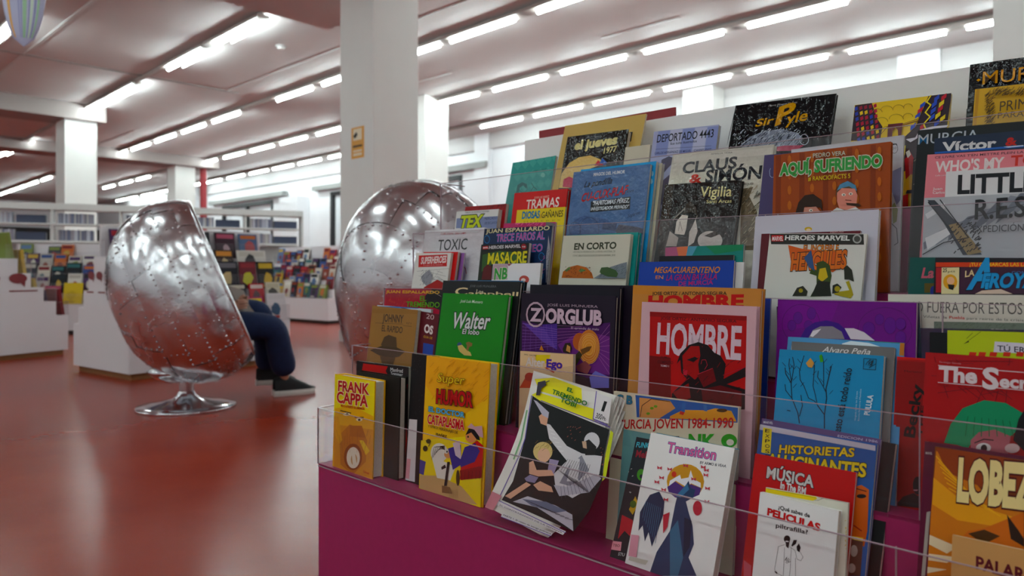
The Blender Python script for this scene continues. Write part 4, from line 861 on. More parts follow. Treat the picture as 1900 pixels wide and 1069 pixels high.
'yellowthin': '''P|e8cf10|-19 1530 688 1546 701 1518 647 1483 -20 1472
L|8a8030|4|25 1531 689 1528
L|2a2418|4|665 1499 715 1502 775 1538
L|8a8478|4|713 1538 1075 1541
L|c8a820|6|1076 1131 1088 1147
L|c8a820|6|1087 900 1097 909
L|c8a820|6|1081 1142 1087 1157
L|c8a820|6|1072 1070 1082 1085
L|c8a820|6|1072 1231 1079 1240
L|c8a820|6|1077 1169 1088 1179
L|c8a820|6|1072 1216 1085 1232
L|c8a820|6|1085 1055 1094 1064
L|c8a820|6|1083 1111 1089 1119
L|c8a820|6|1076 1009 1089 1019
L|c8a820|6|1080 1184 1090 1200
L|c8a820|6|1085 974 1094 982
L|c8a820|6|1080 1068 1087 1078
L|c8a820|6|1067 1314 1075 1325
L|c8a820|6|1081 1016 1090 1032
L|c8a820|6|1090 921 1101 934''',
'lobezno': '''P|c87a14|17 2325 251 2240 540 1926 927 1893 958 1115 -16 832
P|8a3c10|15 2357 355 2386 909 2365 923 2010 537 1987 145 2093
P|e0a030|6 2001 329 1787 934 1717 939 1601 285 1560 9 1683
P|ead8b8|0 1318 300 1256 194 1151 -2 1207
P|ead8b8|4 1099 307 1136 200 1045 2 1021
P|ead8b8|1 942 204 969 -18 859
L|e8b050|13|21 2261 379 1891
L|e8b050|13|47 2202 435 1860
L|e8b050|13|73 2143 491 1830
L|e8b050|13|100 2084 546 1799
L|e8b050|13|126 2026 600 1769
L|e8b050|13|151 1968 654 1740
L|e8b050|12|177 1910 708 1710
P|c86c10|400 1465 558 1535 931 1805 948 1370 297 1317
P|2a1408|771 1743 892 1589 942 1514 946 1428 820 1483
P|4a2c10|401 1435 559 1521 717 1486 566 1357
T|LOBEZ|ecd9a0|264 1804 754 66 0 466|4a0e12|0.05|0.09''',
'lobback': '''T|MARVEL|e8e4e4|17 2250 74 7 0 29||0.05|0.02
P|b0a8a0|67 1555 107 1577 90 804 50 792''',
'palar': '''T|PALAR|5a1820|243 1142 470 -21 0 134||0.05|0.06''',
'johnny': '''P|946c3c|14 2137 1817 2218 1798 2119 33 2028
T|JOHNNY|4a3a2c|479 1855 817 22 0 185||0.05|0.04
T|EL RAPIDO|4a3a2c|488 1622 819 12 0 148||0.05|0.03
L|5a4430|9|195 1797 1301 1850
L|5a4430|9|1307 1815 1632 1821
T|Nº1|5a4430|1431 1860 173 4 0 45||0.05|0
P|54402c|523 1289 622 1484 787 1553 1097 1516 1159 1280 960 1215 668 1219
P|4a3826|100 1116 566 1269 1174 1282 1493 1223 1282 1080 994 1013 490 1029
P|5e4630|531 1019 1141 1038 1091 887 1202 674 528 592 642 837''',
'maroon': '''T|20|c8b0b0|965 1998 277 -2 0 113||0.05|0
T|OS|e8dcdc|946 1685 323 -19 0 182||0.05|0.07
T|GUIA DE|c89c40|960 1553 319 0 0 52||0.05|0.02
P|2c4aa0|985 1432 1356 1441 1378 1008 1034 996''',
'bluemix': '''P|3c6cb0|28 2207 829 2235 1644 2238 1647 2220 34 2173''',
'espallardo': '''P|a01c30|17 2562 1018 2571 1889 2216 66 2201
L|c85040|8|771 2298 805 2328
L|c85040|8|928 2376 961 2393
L|c85040|8|215 2410 258 2444
L|c85040|8|962 2434 1016 2456
L|c85040|8|955 2497 1003 2528
L|c85040|8|1259 2282 1303 2316
L|c85040|8|1000 2353 1028 2380
L|c85040|8|1168 2455 1223 2483
L|c85040|8|573 2512 610 2532
L|c85040|8|911 2274 964 2304
L|c85040|8|569 2483 615 2511
L|c85040|8|965 2416 1018 2437
L|c85040|8|477 2438 520 2475
L|c85040|8|323 2335 374 2357
L|c85040|8|192 2352 245 2388
L|c85040|8|981 2405 1017 2433
L|c85040|8|1180 2439 1210 2468
L|c85040|8|1247 2470 1269 2488
L|c85040|8|795 2352 823 2372
L|c85040|8|834 2341 879 2373
L|c85040|8|188 2374 240 2413
L|c85040|8|513 2279 558 2317
L|c85040|8|400 2319 453 2346
L|c85040|8|225 2455 254 2473
L|c85040|8|304 2340 328 2373
L|c85040|8|1004 2298 1053 2330
L|c85040|8|1224 2265 1265 2302
L|c85040|8|225 2480 250 2501
L|c85040|8|566 2387 612 2420
L|c85040|8|212 2397 255 2422
L|c85040|8|261 2344 296 2376
L|c85040|8|728 2253 785 2271
L|c85040|8|1028 2324 1060 2342
L|c85040|8|687 2418 734 2454
L|c85040|8|570 2433 609 2465
L|c85040|8|1057 2364 1088 2387
L|c85040|8|1123 2380 1145 2405
L|c85040|8|410 2328 435 2350
L|c85040|8|230 2377 289 2406
L|c85040|8|598 2258 623 2282
P|131015|1610 2524 1835 2670 2193 2654 2249 2173 1594 2314
L|d8d0d0|5|1658 2630 1883 2605 2172 2505
T|JUAN ESPALLARDO|e6b41c|58 2568 2052 -3 0 67||0.05|0.04
T|EL|6ca03c|1411 2395 239 -1 0 116|1c3018|0.04|0.02
T|TREMENDO|6ca03c|913 2241 1233 6 0 124|1c3018|0.04|0.02''',
'walter': '''T|José Luis Munuera|dfe8dc|604 2458 701 -5 19 63||0.05|0.01
T|Walter|dcdcdc|409 1885 1171 38 52 346|0c1c0e|0.07|0.03
T|El lobo|dcdcdc|789 1781 525 6 11 107|0c1c0e|0.12|0.03
P|38547c|826 1544 825 1527 818 1512 804 1499 785 1490 763 1486 740 1487 718 1493 700 1504 687 1518 680 1534 681 1551 688 1566 703 1579 722 1588 744 1592 767 1591 788 1585 806 1574 819 1560
P|d8b878|702 1515 832 1544 982 1452 1122 1402 1170 1333 944 1327 779 1396 726 1454
P|8a6a40|945 1593 1024 1623 1147 1598 1145 1541 1067 1512 1036 1416 982 1452 991 1535''',
'campbell': '''T|JOSE LUIS MUNUERA|6a6c70|912 2794 823 -1 0 47||0.05|0
T|C|e0c8a0|455 2606 403 9 0 164||0.05|0.03
T|Los|dcd0b8|1143 2663 218 -12 0 84||0.05|0.02
T|ampbell|e0c8a0|895 2616 1503 9 0 85||0.05|0.02''',
'zorglub': '''P|43145a|41 2122 956 2014 2202 2195 2243 1191 95 1045
P|5a3c9c|54 2083 674 2017 973 1938 985 1613 613 1740
P|4a2c8c|566 2070 962 2111 992 1614
P|6a2a7c|999 1710 1568 2012 2204 1942 2239 1262 1419 1254
L|a878c8|4|55 2063 969 1996
L|a878c8|4|60 1999 972 1958
L|a878c8|4|64 1935 974 1919
L|a878c8|4|68 1871 976 1881
L|a878c8|4|72 1807 978 1843
L|a878c8|4|76 1743 981 1805
L|a878c8|4|81 1679 983 1766
L|a878c8|4|85 1615 985 1728
L|a878c8|4|89 1552 988 1690
L|8a60b8|4|166 2049 145 1528
L|8a60b8|4|301 2056 302 1540
L|8a60b8|4|434 2063 456 1552
L|8a60b8|4|566 2070 608 1564
L|8a60b8|4|696 2077 758 1576
L|8a60b8|4|824 2084 905 1588
L|b070b0|4|977 2073 1564 2087
L|b070b0|4|981 2010 1566 2046
L|b070b0|4|985 1947 1568 2005
L|b070b0|4|989 1884 1571 1964
L|b070b0|4|992 1821 1573 1923
L|b070b0|4|996 1758 1575 1882
L|c080b8|4|1906 1813 2199 2158
L|c080b8|4|1907 1787 2206 2032
L|c080b8|4|1908 1762 2212 1906
L|c080b8|4|1910 1736 2219 1781
L|c080b8|4|1911 1711 2225 1655
L|c080b8|4|1913 1685 2232 1530
L|c080b8|4|1914 1660 2238 1405
L|c080b8|4|1915 1634 2245 1280
P|b05c34|1688 1816 1683 1765 1663 1718 1631 1680 1589 1653 1541 1641 1492 1646 1447 1665 1410 1699 1385 1743 1374 1794 1379 1845 1399 1893 1432 1931 1475 1957 1523 1968 1572 1963 1616 1943 1653 1909 1677 1865
P|c87c44|2001 1747 1994 1650 1965 1562 1916 1489 1851 1439 1777 1417 1701 1426 1630 1464 1571 1529 1531 1613 1514 1710 1520 1809 1551 1899 1602 1972 1668 2021 1743 2041 1819 2030 1889 1990 1945 1925 1984 1841
P|d89650|1919 1777 1915 1715 1895 1657 1862 1610 1818 1578 1769 1564 1718 1569 1671 1594 1632 1636 1606 1691 1594 1753 1599 1817 1619 1875 1653 1923 1697 1954 1747 1968 1798 1961 1844 1935 1882 1893 1908 1838
L|eac48c|5|2002 1710 1995 1624 1966 1544 1916 1479 1851 1433 1777 1413 1701 1420 1631 1453 1572 1511 1533 1587 1516 1673 1523 1761 1554 1843 1605 1909 1672 1953 1747 1972 1823 1963 1892 1927 1948 1870 1986 1795 2002 1710
L|eac48c|5|1973 1708 1967 1632 1941 1562 1897 1505 1840 1465 1775 1447 1709 1454 1647 1483 1596 1533 1561 1600 1546 1675 1553 1753 1580 1824 1625 1882 1683 1921 1749 1937 1815 1929 1876 1898 1925 1848 1959 1782 1973 1708
L|eac48c|5|1941 1706 1936 1641 1914 1582 1877 1533 1828 1500 1773 1485 1717 1490 1665 1515 1621 1558 1592 1614 1580 1678 1585 1743 1608 1804 1646 1853 1695 1886 1751 1900 1807 1893 1859 1867 1901 1824 1929 1768 1941 1706
L|eac48c|5|1900 1702 1896 1653 1879 1607 1850 1570 1813 1544 1771 1532 1727 1537 1687 1556 1654 1589 1632 1632 1622 1681 1626 1731 1644 1778 1673 1815 1711 1841 1753 1852 1797 1847 1837 1827 1869 1794 1891 1751 1900 1702
L|eac48c|5|1854 1699 1852 1666 1840 1635 1821 1610 1796 1593 1768 1585 1739 1588 1712 1601 1690 1623 1675 1652 1669 1685 1672 1718 1683 1749 1703 1774 1728 1791 1756 1798 1785 1795 1812 1782 1833 1760 1848 1731 1854 1699
P|6a4420|1564 1658 1725 1726 1829 1743 1776 1656 1616 1569
P|2a1c14|1140 1644 1196 1753 1317 1771 1367 1662 1305 1563 1156 1579
P|c89058|1223 1613 1246 1728 1321 1696 1328 1583
P|3a3420|1406 1496 1541 1638 1616 1569 1507 1393 1417 1291
P|8a4a50|1486 1353 1693 1465 1838 1368 1752 1231 1515 1263
P|2c2028|1423 1198 1709 1171 1811 999 1531 967
P|d08038|557 1580 604 1671 675 1570
P|6c6ab8|1802 1181 1933 1304 2241 1226 2251 1032 1858 988
L|c8b0c0|39|645 2266 629 2165 570 2082 480 2032 377 2026 279 2066 208 2144 178 2245 195 2348 256 2433 348 2481 452 2485 548 2443 617 2365 645 2266
T|Z|d4bccc|264 2130 319 4 0 247||0.05|0.06
T|ORGLUB|d4bccc|680 2125 1350 15 0 257|2a1830|0.03|0.08
T|JOSÉ LUIS MUNUERA|b8a4b4|710 2437 1217 8 0 47||0.05|0
T|El aprendiz de malo|c8b0c8|1327 2032 647 8 0 41||0.05|0''',
'ego': '''P|e8c8a0|-24 1554 1323 1550 1316 1353 711 1259 -16 1291
P|e8d050|399 1507 779 1526 709 1353 403 1392
P|b8442c|100 988 202 1131 358 1160 413 1012 366 877 -2 847
P|a03428|375 1085 370 1059 354 1034 328 1014 295 999 258 993 221 994 187 1003 160 1020 142 1042 135 1068 140 1095 157 1119 183 1140 216 1154 253 1161 290 1159 324 1150 351 1133 369 1111
T|MªC. SACRE|5a4438|112 1484 309 -7 0 27||0.05|0
T|Alter|e4d8d4|150 1285 491 4 0 162|c8a8a0|0.02|0.04
T|Ego|3a2a98|685 1292 384 -2 0 147|b03060|0.03|0.05
P|b8442c|630 1277 686 1284 891 1211 862 1195''',
'hombre': '''P|b00d18|172 2428 1914 2436 1943 1021 229 788
P|8c0c16|168 2424 1914 2433 1914 2365 172 2346
P|6c0a12|200 1687 616 1687 660 847 229 788
T|JOSE ORTIZ / ANTONIO SEGURA|3c0a10|387 2306 1365 18 0 46||0.05|0.02
T|HOMBRE|ddc8d4|335 1748 1511 28 0 494||0.05|0.05
T|TOMO|3c0a10|418 1667 167 4 0 35||0.05|0.02
T|COMPLETO|3c0a10|369 1574 296 13 0 46||0.05|0.02
T|TOMO 1|e0c8d0|429 1524 158 8 0 31||0.05|0.02
P|190c10|730 1594 790 1771 938 1920 1108 1981 1278 1946 1394 1838 1505 1798 1600 1675 1575 1443 1833 1600 1925 1657 1936 1514 1632 1368 1937 1322 1943 1021 660 847 666 1104 927 1374 825 1466 795 1669
P|9c0e18|831 1740 978 1906 1130 1918 1156 1768 1125 1631 1152 1465 1081 1373 962 1445 865 1452
P|190c10|912 1679 1062 1743 1121 1715 1029 1656
P|c03040|852 1520 940 1511 925 1425 866 1435
P|6a0e16|1114 1461 1387 1589 1451 1397 1236 1273
P|8c1018|685 1124 969 1310 1019 1079 830 988
P|5c0c14|1200 1236 1526 1339 1881 1283 1891 1044 1251 959
L|190c10|8|1674 1711 1761 1754
L|7c0e18|9|843 1475 915 1521
L|190c10|8|1374 1654 1423 1739
L|7c0e18|8|1309 1383 1351 1416
L|190c10|8|1835 1308 1904 1328
L|7c0e18|8|1266 1184 1332 1244
L|190c10|8|1782 1328 1860 1348
L|7c0e18|8|868 1142 935 1225
L|190c10|8|1713 1154 1771 1241
L|7c0e18|8|1643 1159 1686 1230
L|190c10|8|1303 1066 1411 1104
L|7c0e18|8|1281 1507 1351 1544
L|190c10|8|1531 1624 1577 1671
L|7c0e18|8|911 1398 1014 1485
L|190c10|8|1033 1644 1130 1734
L|7c0e18|8|1462 1610 1511 1691
L|190c10|8|1801 1707 1846 1750
L|7c0e18|8|1131 1183 1194 1257
L|190c10|8|1000 1319 1109 1393
L|7c0e18|8|920 1574 1006 1619
L|190c10|8|1232 1370 1308 1459
L|7c0e18|8|1098 1298 1153 1353
L|190c10|8|1597 1624 1664 1691
L|7c0e18|8|851 1138 920 1194
L|190c10|8|1493 1202 1530 1252
L|7c0e18|8|872 1391 936 1408
L|c43a48|8|1133 1471 1387 1589
L|a82838|10|1573 1500 1917 1653
L|c43a48|7|1181 1636 1197 1705 1262 1710 1293 1630 1250 1559
L|a82838|7|704 1143 910 1338 984 1397
L|b00d18|5|800 2053 826 2050
L|b00d18|5|912 2025 939 2022
L|b00d18|5|1751 1889 1766 1894
L|b00d18|5|1710 2273 1728 2271
L|b00d18|5|1144 2103 1176 2107
L|b00d18|5|1187 1913 1198 1915
L|b00d18|5|1097 2022 1110 2023
L|b00d18|5|419 2194 437 2198
L|b00d18|5|1762 2197 1776 2195
L|b00d18|5|1448 2178 1476 2178
L|b00d18|5|941 1983 956 1986
L|b00d18|5|1641 2114 1670 2119
L|b00d18|5|542 2217 570 2218
L|b00d18|5|338 2209 370 2211
L|b00d18|5|1626 2284 1648 2289
L|b00d18|5|1426 2025 1449 2030
L|b00d18|5|1734 2260 1743 2258
L|b00d18|5|471 2206 493 2206
L|b00d18|5|1668 1996 1676 1995
L|b00d18|5|1589 2247 1615 2251
L|b00d18|5|791 2254 820 2255
L|b00d18|5|1676 2105 1687 2109
L|b00d18|5|758 1827 772 1832
L|b00d18|5|875 2224 894 2224
L|b00d18|5|1317 2208 1328 2208
L|b00d18|5|1375 2093 1397 2090
L|b00d18|5|559 2120 581 2121
L|b00d18|5|1676 2067 1699 2069
L|b00d18|5|1520 1936 1534 1941
L|b00d18|5|738 2091 771 2095
L|b00d18|5|1296 2003 1328 2009
L|b00d18|5|1490 2148 1500 2148
L|b00d18|5|1599 2050 1607 2046
L|b00d18|5|935 1979 962 1984
L|b00d18|5|964 2118 974 2123
L|b00d18|5|1416 2111 1446 2118
L|b00d18|5|799 2174 833 2173
L|b00d18|5|1669 2087 1679 2089
L|b00d18|5|680 2236 703 2240
L|b00d18|5|506 2005 541 2003''',
'hombre2': '''P|c88a48|-103 2954 495 2965 510 2713 -39 2695
P|e8c890|181 2916 175 2902 156 2888 126 2877 87 2869 44 2866 1 2867 -39 2873 -71 2883 -92 2896 -100 2910 -94 2925 -75 2938 -44 2950 -5 2957 38 2960 82 2959 121 2953 152 2943 173 2930
P|a05c2c|453 2922 450 2910 441 2899 427 2890 409 2884 388 2882 367 2883 348 2888 332 2897 322 2907 318 2919 320 2931 329 2942 344 2951 362 2957 383 2959 404 2957 423 2952 439 2944 449 2934
P|5a5648|-223 2951 -91 2954 -32 2774 6 2170 -195 2158
T|JOSE ORTIZ / ANTONIO SEGURA|3a2c20|399 2693 1388 47 0 56||0.05|0.03
T|HOMBRE|b82418|327 2476 1754 80 0 198||0.05|0.08''',
'purple': '''P|741a8c|9 2669 917 2660 796 2323 23 2215
L|46145c|6|653 2338 646 2263 620 2191 577 2128 521 2078 454 2044 380 2029 306 2035 235 2060 173 2103 124 2162 92 2233 80 2310 87 2389 115 2463 160 2527 219 2577 288 2609 363 2621 437 2613 506 2586 566 2541 612 2482 641 2413 653 2338
L|46145c|5|1897 2317 1887 2236 1855 2160 1802 2092 1732 2038 1649 2000 1558 1983 1466 1986 1379 2012 1302 2057 1243 2120 1204 2195 1189 2278 1200 2363 1235 2442 1292 2512 1367 2566 1453 2601 1545 2615 1637 2607 1721 2578 1794 2531 1849 2469 1884 2396 1897 2317
P|5c1a86|392 2417 389 2388 380 2363 366 2342 347 2328 326 2322 304 2326 284 2338 268 2357 258 2383 253 2411 256 2439 265 2465 280 2486 299 2500 320 2505 342 2502 361 2489 377 2470 388 2445
L|46145c|5|392 2417 390 2393 384 2371 374 2351 360 2336 343 2326 326 2322 308 2325 291 2333 276 2347 264 2365 256 2387 253 2411 255 2435 261 2457 272 2476 286 2492 302 2501 320 2505 338 2503 355 2494 370 2480 381 2462 389 2440 392 2417
P|5c1a86|593 2493 591 2465 582 2440 568 2419 549 2405 528 2400 507 2403 488 2416 473 2435 462 2460 458 2488 461 2516 470 2541 484 2562 503 2576 523 2581 544 2577 563 2565 579 2545 589 2521
L|46145c|4|593 2493 591 2470 585 2448 575 2428 562 2414 546 2404 528 2400 511 2402 494 2411 480 2424 469 2443 461 2464 458 2488 460 2511 466 2533 476 2553 490 2567 506 2577 523 2581 541 2578 557 2570 572 2556 583 2538 590 2516 593 2493
P|5c1a86|299 2298 296 2273 288 2249 274 2230 256 2217 236 2212 216 2215 197 2226 182 2244 172 2266 168 2292 170 2317 179 2341 193 2360 211 2373 231 2378 251 2374 270 2364 285 2346 295 2323
L|46145c|5|299 2298 297 2277 291 2257 281 2239 268 2225 253 2216 236 2212 219 2214 203 2222 189 2234 178 2251 171 2270 168 2292 170 2313 175 2333 185 2351 199 2365 214 2374 231 2378 248 2375 264 2368 278 2355 289 2339 296 2319 299 2298
P|5c1a86|553 2311 551 2287 542 2265 527 2248 509 2236 488 2231 467 2233 448 2243 432 2260 422 2281 418 2304 421 2328 430 2350 444 2368 463 2380 484 2384 505 2382 524 2372 539 2355 549 2334
L|46145c|4|553 2311 552 2291 546 2272 535 2256 522 2243 506 2234 488 2231 471 2232 454 2239 439 2251 428 2266 421 2284 418 2304 420 2324 426 2343 436 2360 450 2373 466 2381 484 2384 501 2383 518 2376 532 2364 543 2349 551 2331 553 2311
P|5c1a86|1697 2368 1693 2333 1683 2300 1667 2274 1645 2256 1621 2249 1597 2253 1575 2269 1557 2293 1545 2325 1541 2361 1544 2397 1554 2430 1571 2456 1593 2473 1617 2480 1641 2475 1663 2460 1680 2435 1692 2404
L|46145c|4|1697 2368 1695 2339 1687 2311 1676 2286 1660 2267 1641 2254 1621 2249 1601 2252 1582 2262 1565 2280 1552 2303 1544 2331 1541 2361 1543 2391 1550 2419 1562 2444 1578 2463 1596 2475 1617 2480 1637 2477 1656 2466 1672 2449 1685 2425 1693 2398 1697 2368
P|5c1a86|1539 2445 1536 2421 1529 2400 1516 2382 1499 2371 1481 2366 1463 2369 1446 2379 1432 2395 1423 2416 1420 2440 1422 2464 1430 2485 1443 2503 1459 2514 1478 2519 1496 2516 1513 2506 1527 2489 1535 2468
L|46145c|4|1539 2445 1537 2425 1532 2407 1523 2390 1511 2378 1496 2369 1481 2366 1466 2368 1451 2375 1438 2386 1429 2402 1422 2420 1420 2440 1421 2460 1427 2478 1436 2495 1448 2507 1462 2516 1478 2519 1493 2517 1508 2510 1520 2498 1530 2483 1536 2465 1539 2445
P|5c1a86|1422 2312 1419 2283 1408 2256 1391 2235 1369 2220 1344 2214 1319 2217 1296 2229 1278 2249 1265 2275 1261 2304 1264 2333 1275 2360 1293 2382 1315 2396 1340 2402 1365 2398 1388 2386 1406 2366 1418 2341
L|46145c|4|1422 2312 1420 2288 1413 2265 1400 2245 1384 2229 1365 2218 1344 2214 1323 2216 1303 2224 1286 2238 1273 2257 1264 2279 1261 2304 1263 2328 1271 2351 1283 2372 1300 2387 1319 2398 1340 2402 1361 2400 1381 2391 1398 2377 1411 2358 1419 2336 1422 2312
P|5c1a86|1819 2395 1816 2370 1807 2346 1793 2327 1775 2314 1755 2309 1735 2312 1717 2323 1702 2341 1692 2363 1688 2389 1691 2415 1700 2439 1714 2458 1732 2470 1752 2475 1772 2472 1791 2461 1805 2443 1815 2421
L|46145c|4|1819 2395 1817 2374 1811 2353 1801 2336 1788 2322 1772 2313 1755 2309 1738 2311 1723 2318 1709 2331 1698 2348 1691 2367 1688 2389 1690 2411 1696 2431 1706 2449 1720 2463 1735 2472 1752 2475 1769 2473 1785 2466 1798 2453 1809 2436 1816 2417 1819 2395
P|5c1a86|1826 2209 1823 2181 1814 2155 1799 2134 1780 2120 1759 2114 1738 2117 1718 2129 1703 2148 1692 2173 1688 2201 1691 2229 1700 2256 1715 2277 1734 2291 1756 2297 1777 2293 1796 2281 1812 2262 1822 2237
L|46145c|4|1826 2209 1824 2186 1818 2163 1807 2144 1793 2128 1777 2118 1759 2114 1741 2116 1725 2124 1710 2137 1699 2156 1691 2177 1688 2201 1690 2225 1697 2247 1707 2267 1721 2282 1738 2292 1756 2297 1773 2294 1790 2286 1805 2273 1816 2254 1823 2233 1826 2209
P|3a1a80|377 2131 442 2260 575 2357 750 2397 924 2363 1033 2270 1099 2143 378 2097
P|8a8690|491 2116 555 2244 665 2305 840 2314 970 2244 1015 2138
P|e8e4ec|517 2151 556 2232 677 2268 623 2202 558 2142
P|dcd4e0|1011 2295 1137 2301 1282 2251 1426 2142 1099 2143''',
'pupila': '''L|14202c|15|741 918 727 1107 741 1343 722 1469 772 1797
L|14202c|11|727 1107 576 1281 487 1315 408 1481 346 1563 324 1694 373 1921
L|14202c|11|725 1426 664 1528 592 1630 596 1717
L|14202c|11|687 1509 662 1843 634 1939
L|14202c|11|727 1107 623 1222 580 1368 538 1494 536 1800
L|14202c|13|385 945 352 1082 246 1288 216 1507 126 1633 107 1721
L|14202c|11|218 1485 239 1777 207 1887
L|14202c|11|212 1551 160 1771 163 1861
L|14202c|11|377 1041 408 1197 374 1346
L|14202c|11|246 1288 147 1389 128 1476
L|14202c|11|239 1101 193 1106
L|14202c|6|757 1707 707 1759
L|14202c|7|337 1812 283 1866
L|14202c|7|193 1511 238 1573
L|14202c|7|663 1837 705 1897
L|14202c|6|779 1403 821 1463
L|14202c|7|116 1744 61 1798
L|14202c|6|683 1557 632 1608
L|14202c|7|346 1700 292 1754
L|14202c|7|234 1701 278 1763
L|14202c|7|525 1654 569 1714
L|14202c|7|514 1799 557 1859
L|14202c|6|760 1660 710 1712
L|14202c|7|246 1547 291 1609
L|14202c|7|184 1622 129 1676
L|14202c|7|231 1731 177 1785
L|14202c|6|752 1770 795 1830
L|14202c|7|255 1439 300 1501
L|14202c|7|177 1701 222 1763
L|14202c|6|611 1528 559 1580
L|14202c|7|364 1470 408 1531
P|c89858|414 1813 474 1895 534 1822 507 1754 452 1760
P|4c9c38|595 1936 632 1961 661 1854 619 1840
T|esto está todo reído|101c28|964 887 98 902 -102 0||0.05|0.02
T|PULULA|dce8ee|1329 1171 32 276 -72 1||0.05|0.04
T|Virginia Ortiz de Zárate|b8d4e0|1158 1078 0 404 -20 -3||0.05|0
T|Elvira Navarro Mendez|b8d4e0|1203 1084 0 434 -20 -3||0.05|0
L|1c3440|8|1209 1942 1370 1941 1369 1795 1210 1794 1209 1942
L|1c3440|8|1295 1856 1334 1906
L|1c3440|8|1290 1844 1324 1869
L|1c3440|8|1267 1850 1292 1883
L|1c3440|8|1313 1876 1334 1926
L|1c3440|8|1241 1852 1262 1902
L|1c3440|8|1278 1874 1317 1915
L|1c3440|8|1286 1815 1317 1847
L|1c3440|8|1307 1828 1324 1867
L|1c3440|8|1302 1852 1333 1888
L|1c3440|8|1273 1879 1289 1929
L|1c3440|8|1308 1887 1330 1924
L|1c3440|8|1303 1865 1322 1899
L|1c3440|8|1323 1843 1366 1873
L|1c3440|8|1259 1893 1302 1927''',
'grey': '''T|Alvaro Peña|e0dcda|459 1987 655 8 32 80||0.05|0.01
P|c8c4c0|-63 2094 -3 2097 7 1983 -53 1979''',
'lightblue': '''P|d8e4ec|796 2114 919 2160 1166 2146 1348 2093 820 2071
P|3a8468|1164 2183 1614 2179 1615 2163 1165 2166
P|b8783c|1567 2170 1626 2167 1624 1996 1567 1996''',
'becky': '''P|8e1a14|-14 1921 353 1926 308 70 84 55
T|Becky|1a0c0c|263 916 71 711 -130 4||0.05|0.05
T|THE|300c0c|364 939 13 419 -57 -2||0.05|0.03
T|Mariano|3a0c0c|100 1773 215 7 0 25||0.05|0
P|c02a20|0 1974 367 1987 368 1955 2 1933
P|120c10|385 324 384 288 377 255 366 227 351 207 334 198 316 200 300 213 286 236 276 266 272 302 273 338 280 372 291 400 306 419 324 429 341 426 358 413 371 390 381 359
P|120c10|100 41 161 134 286 208 350 181 379 34 102 4
P|c88898|281 252 337 264 332 245 288 236''',
'secret': '''L|66101a|7|658 1968 177 1709
L|66101a|7|637 1604 857 1677
L|66101a|7|954 1807 79 1785
L|66101a|8|542 1979 268 1966
L|66101a|7|956 1584 549 1917
L|66101a|8|161 1572 775 1738
L|66101a|7|551 1710 690 1546
L|66101a|7|912 2002 728 1837
L|66101a|7|593 1497 767 1991
L|66101a|7|622 1551 254 1821
L|66101a|8|104 2026 279 1520
L|66101a|8|481 1606 195 1823
L|66101a|8|265 1992 956 2041
L|66101a|7|1014 1969 602 1977
L|66101a|7|768 1598 344 2024
L|66101a|8|316 1810 885 1621
L|66101a|7|962 1789 896 1676
L|66101a|7|801 1993 666 1662
L|66101a|7|924 2100 895 1533
L|66101a|8|247 1668 782 1849
L|66101a|7|885 1741 267 1727
L|66101a|7|786 1533 818 1688
P|a01420|129 1962 1068 1994 1074 1681 138 1678
L|d8ccd0|9|156 1923 644 1921
L|d8ccd0|9|809 1919 1298 1920
L|d8ccd0|9|158 1706 639 1709
L|d8ccd0|9|803 1706 1302 1707
T|Santiago García|c88890|166 1960 243 -2 0 21||0.05|0
T|The|dcd0d4|162 1726 429 15 0 183||0.05|0.07
T|S|dcd0d4|645 1692 177 0 0 249||0.05|0.06
T|ecret|dcd0d4|827 1721 465 9 0 147||0.05|0.06
P|2f8a62|251 953 318 1197 444 1413 670 1540 892 1535 1080 1431 1033 1236 955 1145 790 1200 624 1143 515 930 399 951
P|aa6068|541 1032 624 1143 790 1200 955 1145 933 936 544 935
P|e0d8d8|757 976 754 958 743 940 726 925 705 913 681 906 656 905 634 909 617 919 605 933 601 951 604 969 615 987 632 1003 654 1015 678 1021 702 1022 724 1018 741 1008 753 994
P|141014|718 964 717 950 713 936 705 925 696 917 686 913 676 914 666 919 658 927 653 939 651 953 653 967 657 980 664 991 673 999 684 1003 694 1003 704 998 711 989 716 977
L|141014|13|585 1007 682 1067 779 1070
L|1c6a48|10|505 1322 483 1072
L|1c6a48|10|579 1322 568 1085
L|1c6a48|10|653 1322 653 1098
L|1c6a48|10|726 1323 737 1111
L|1c6a48|10|798 1323 819 1124
L|1c6a48|10|870 1323 901 1137
L|1c6a48|10|940 1324 982 1149
P|131015|1031 1361 1079 1463 1135 1439 1144 941 983 1102
P|c8a8a8|1048 1018 1045 1000 1035 983 1019 967 998 956 975 949 952 948 931 953 914 962 903 976 899 993 902 1012 913 1029 929 1044 950 1056 973 1062 996 1063 1017 1059 1034 1049 1044 1035''',
'tue': '''L|3a3c18|5|376 2354 196 2196
L|3a3c18|5|286 2335 219 2262
P|3a3c18|185 2189 241 2233 247 2217
P|d8d4e0|528 2235 967 2223 966 2100 515 2102
T|TÚ ERES|1c1830|555 2119 391 -15 0 71||0.05|0.02
P|c43a20|252 2091 331 2090 319 2034 241 2036
P|c43a20|358 2096 435 2095 424 2040 347 2042
P|c43a20|479 2102 555 2101 544 2046 468 2048
P|c43a20|624 2110 698 2108 687 2054 613 2056
P|c43a20|761 2117 834 2115 823 2062 750 2064''',
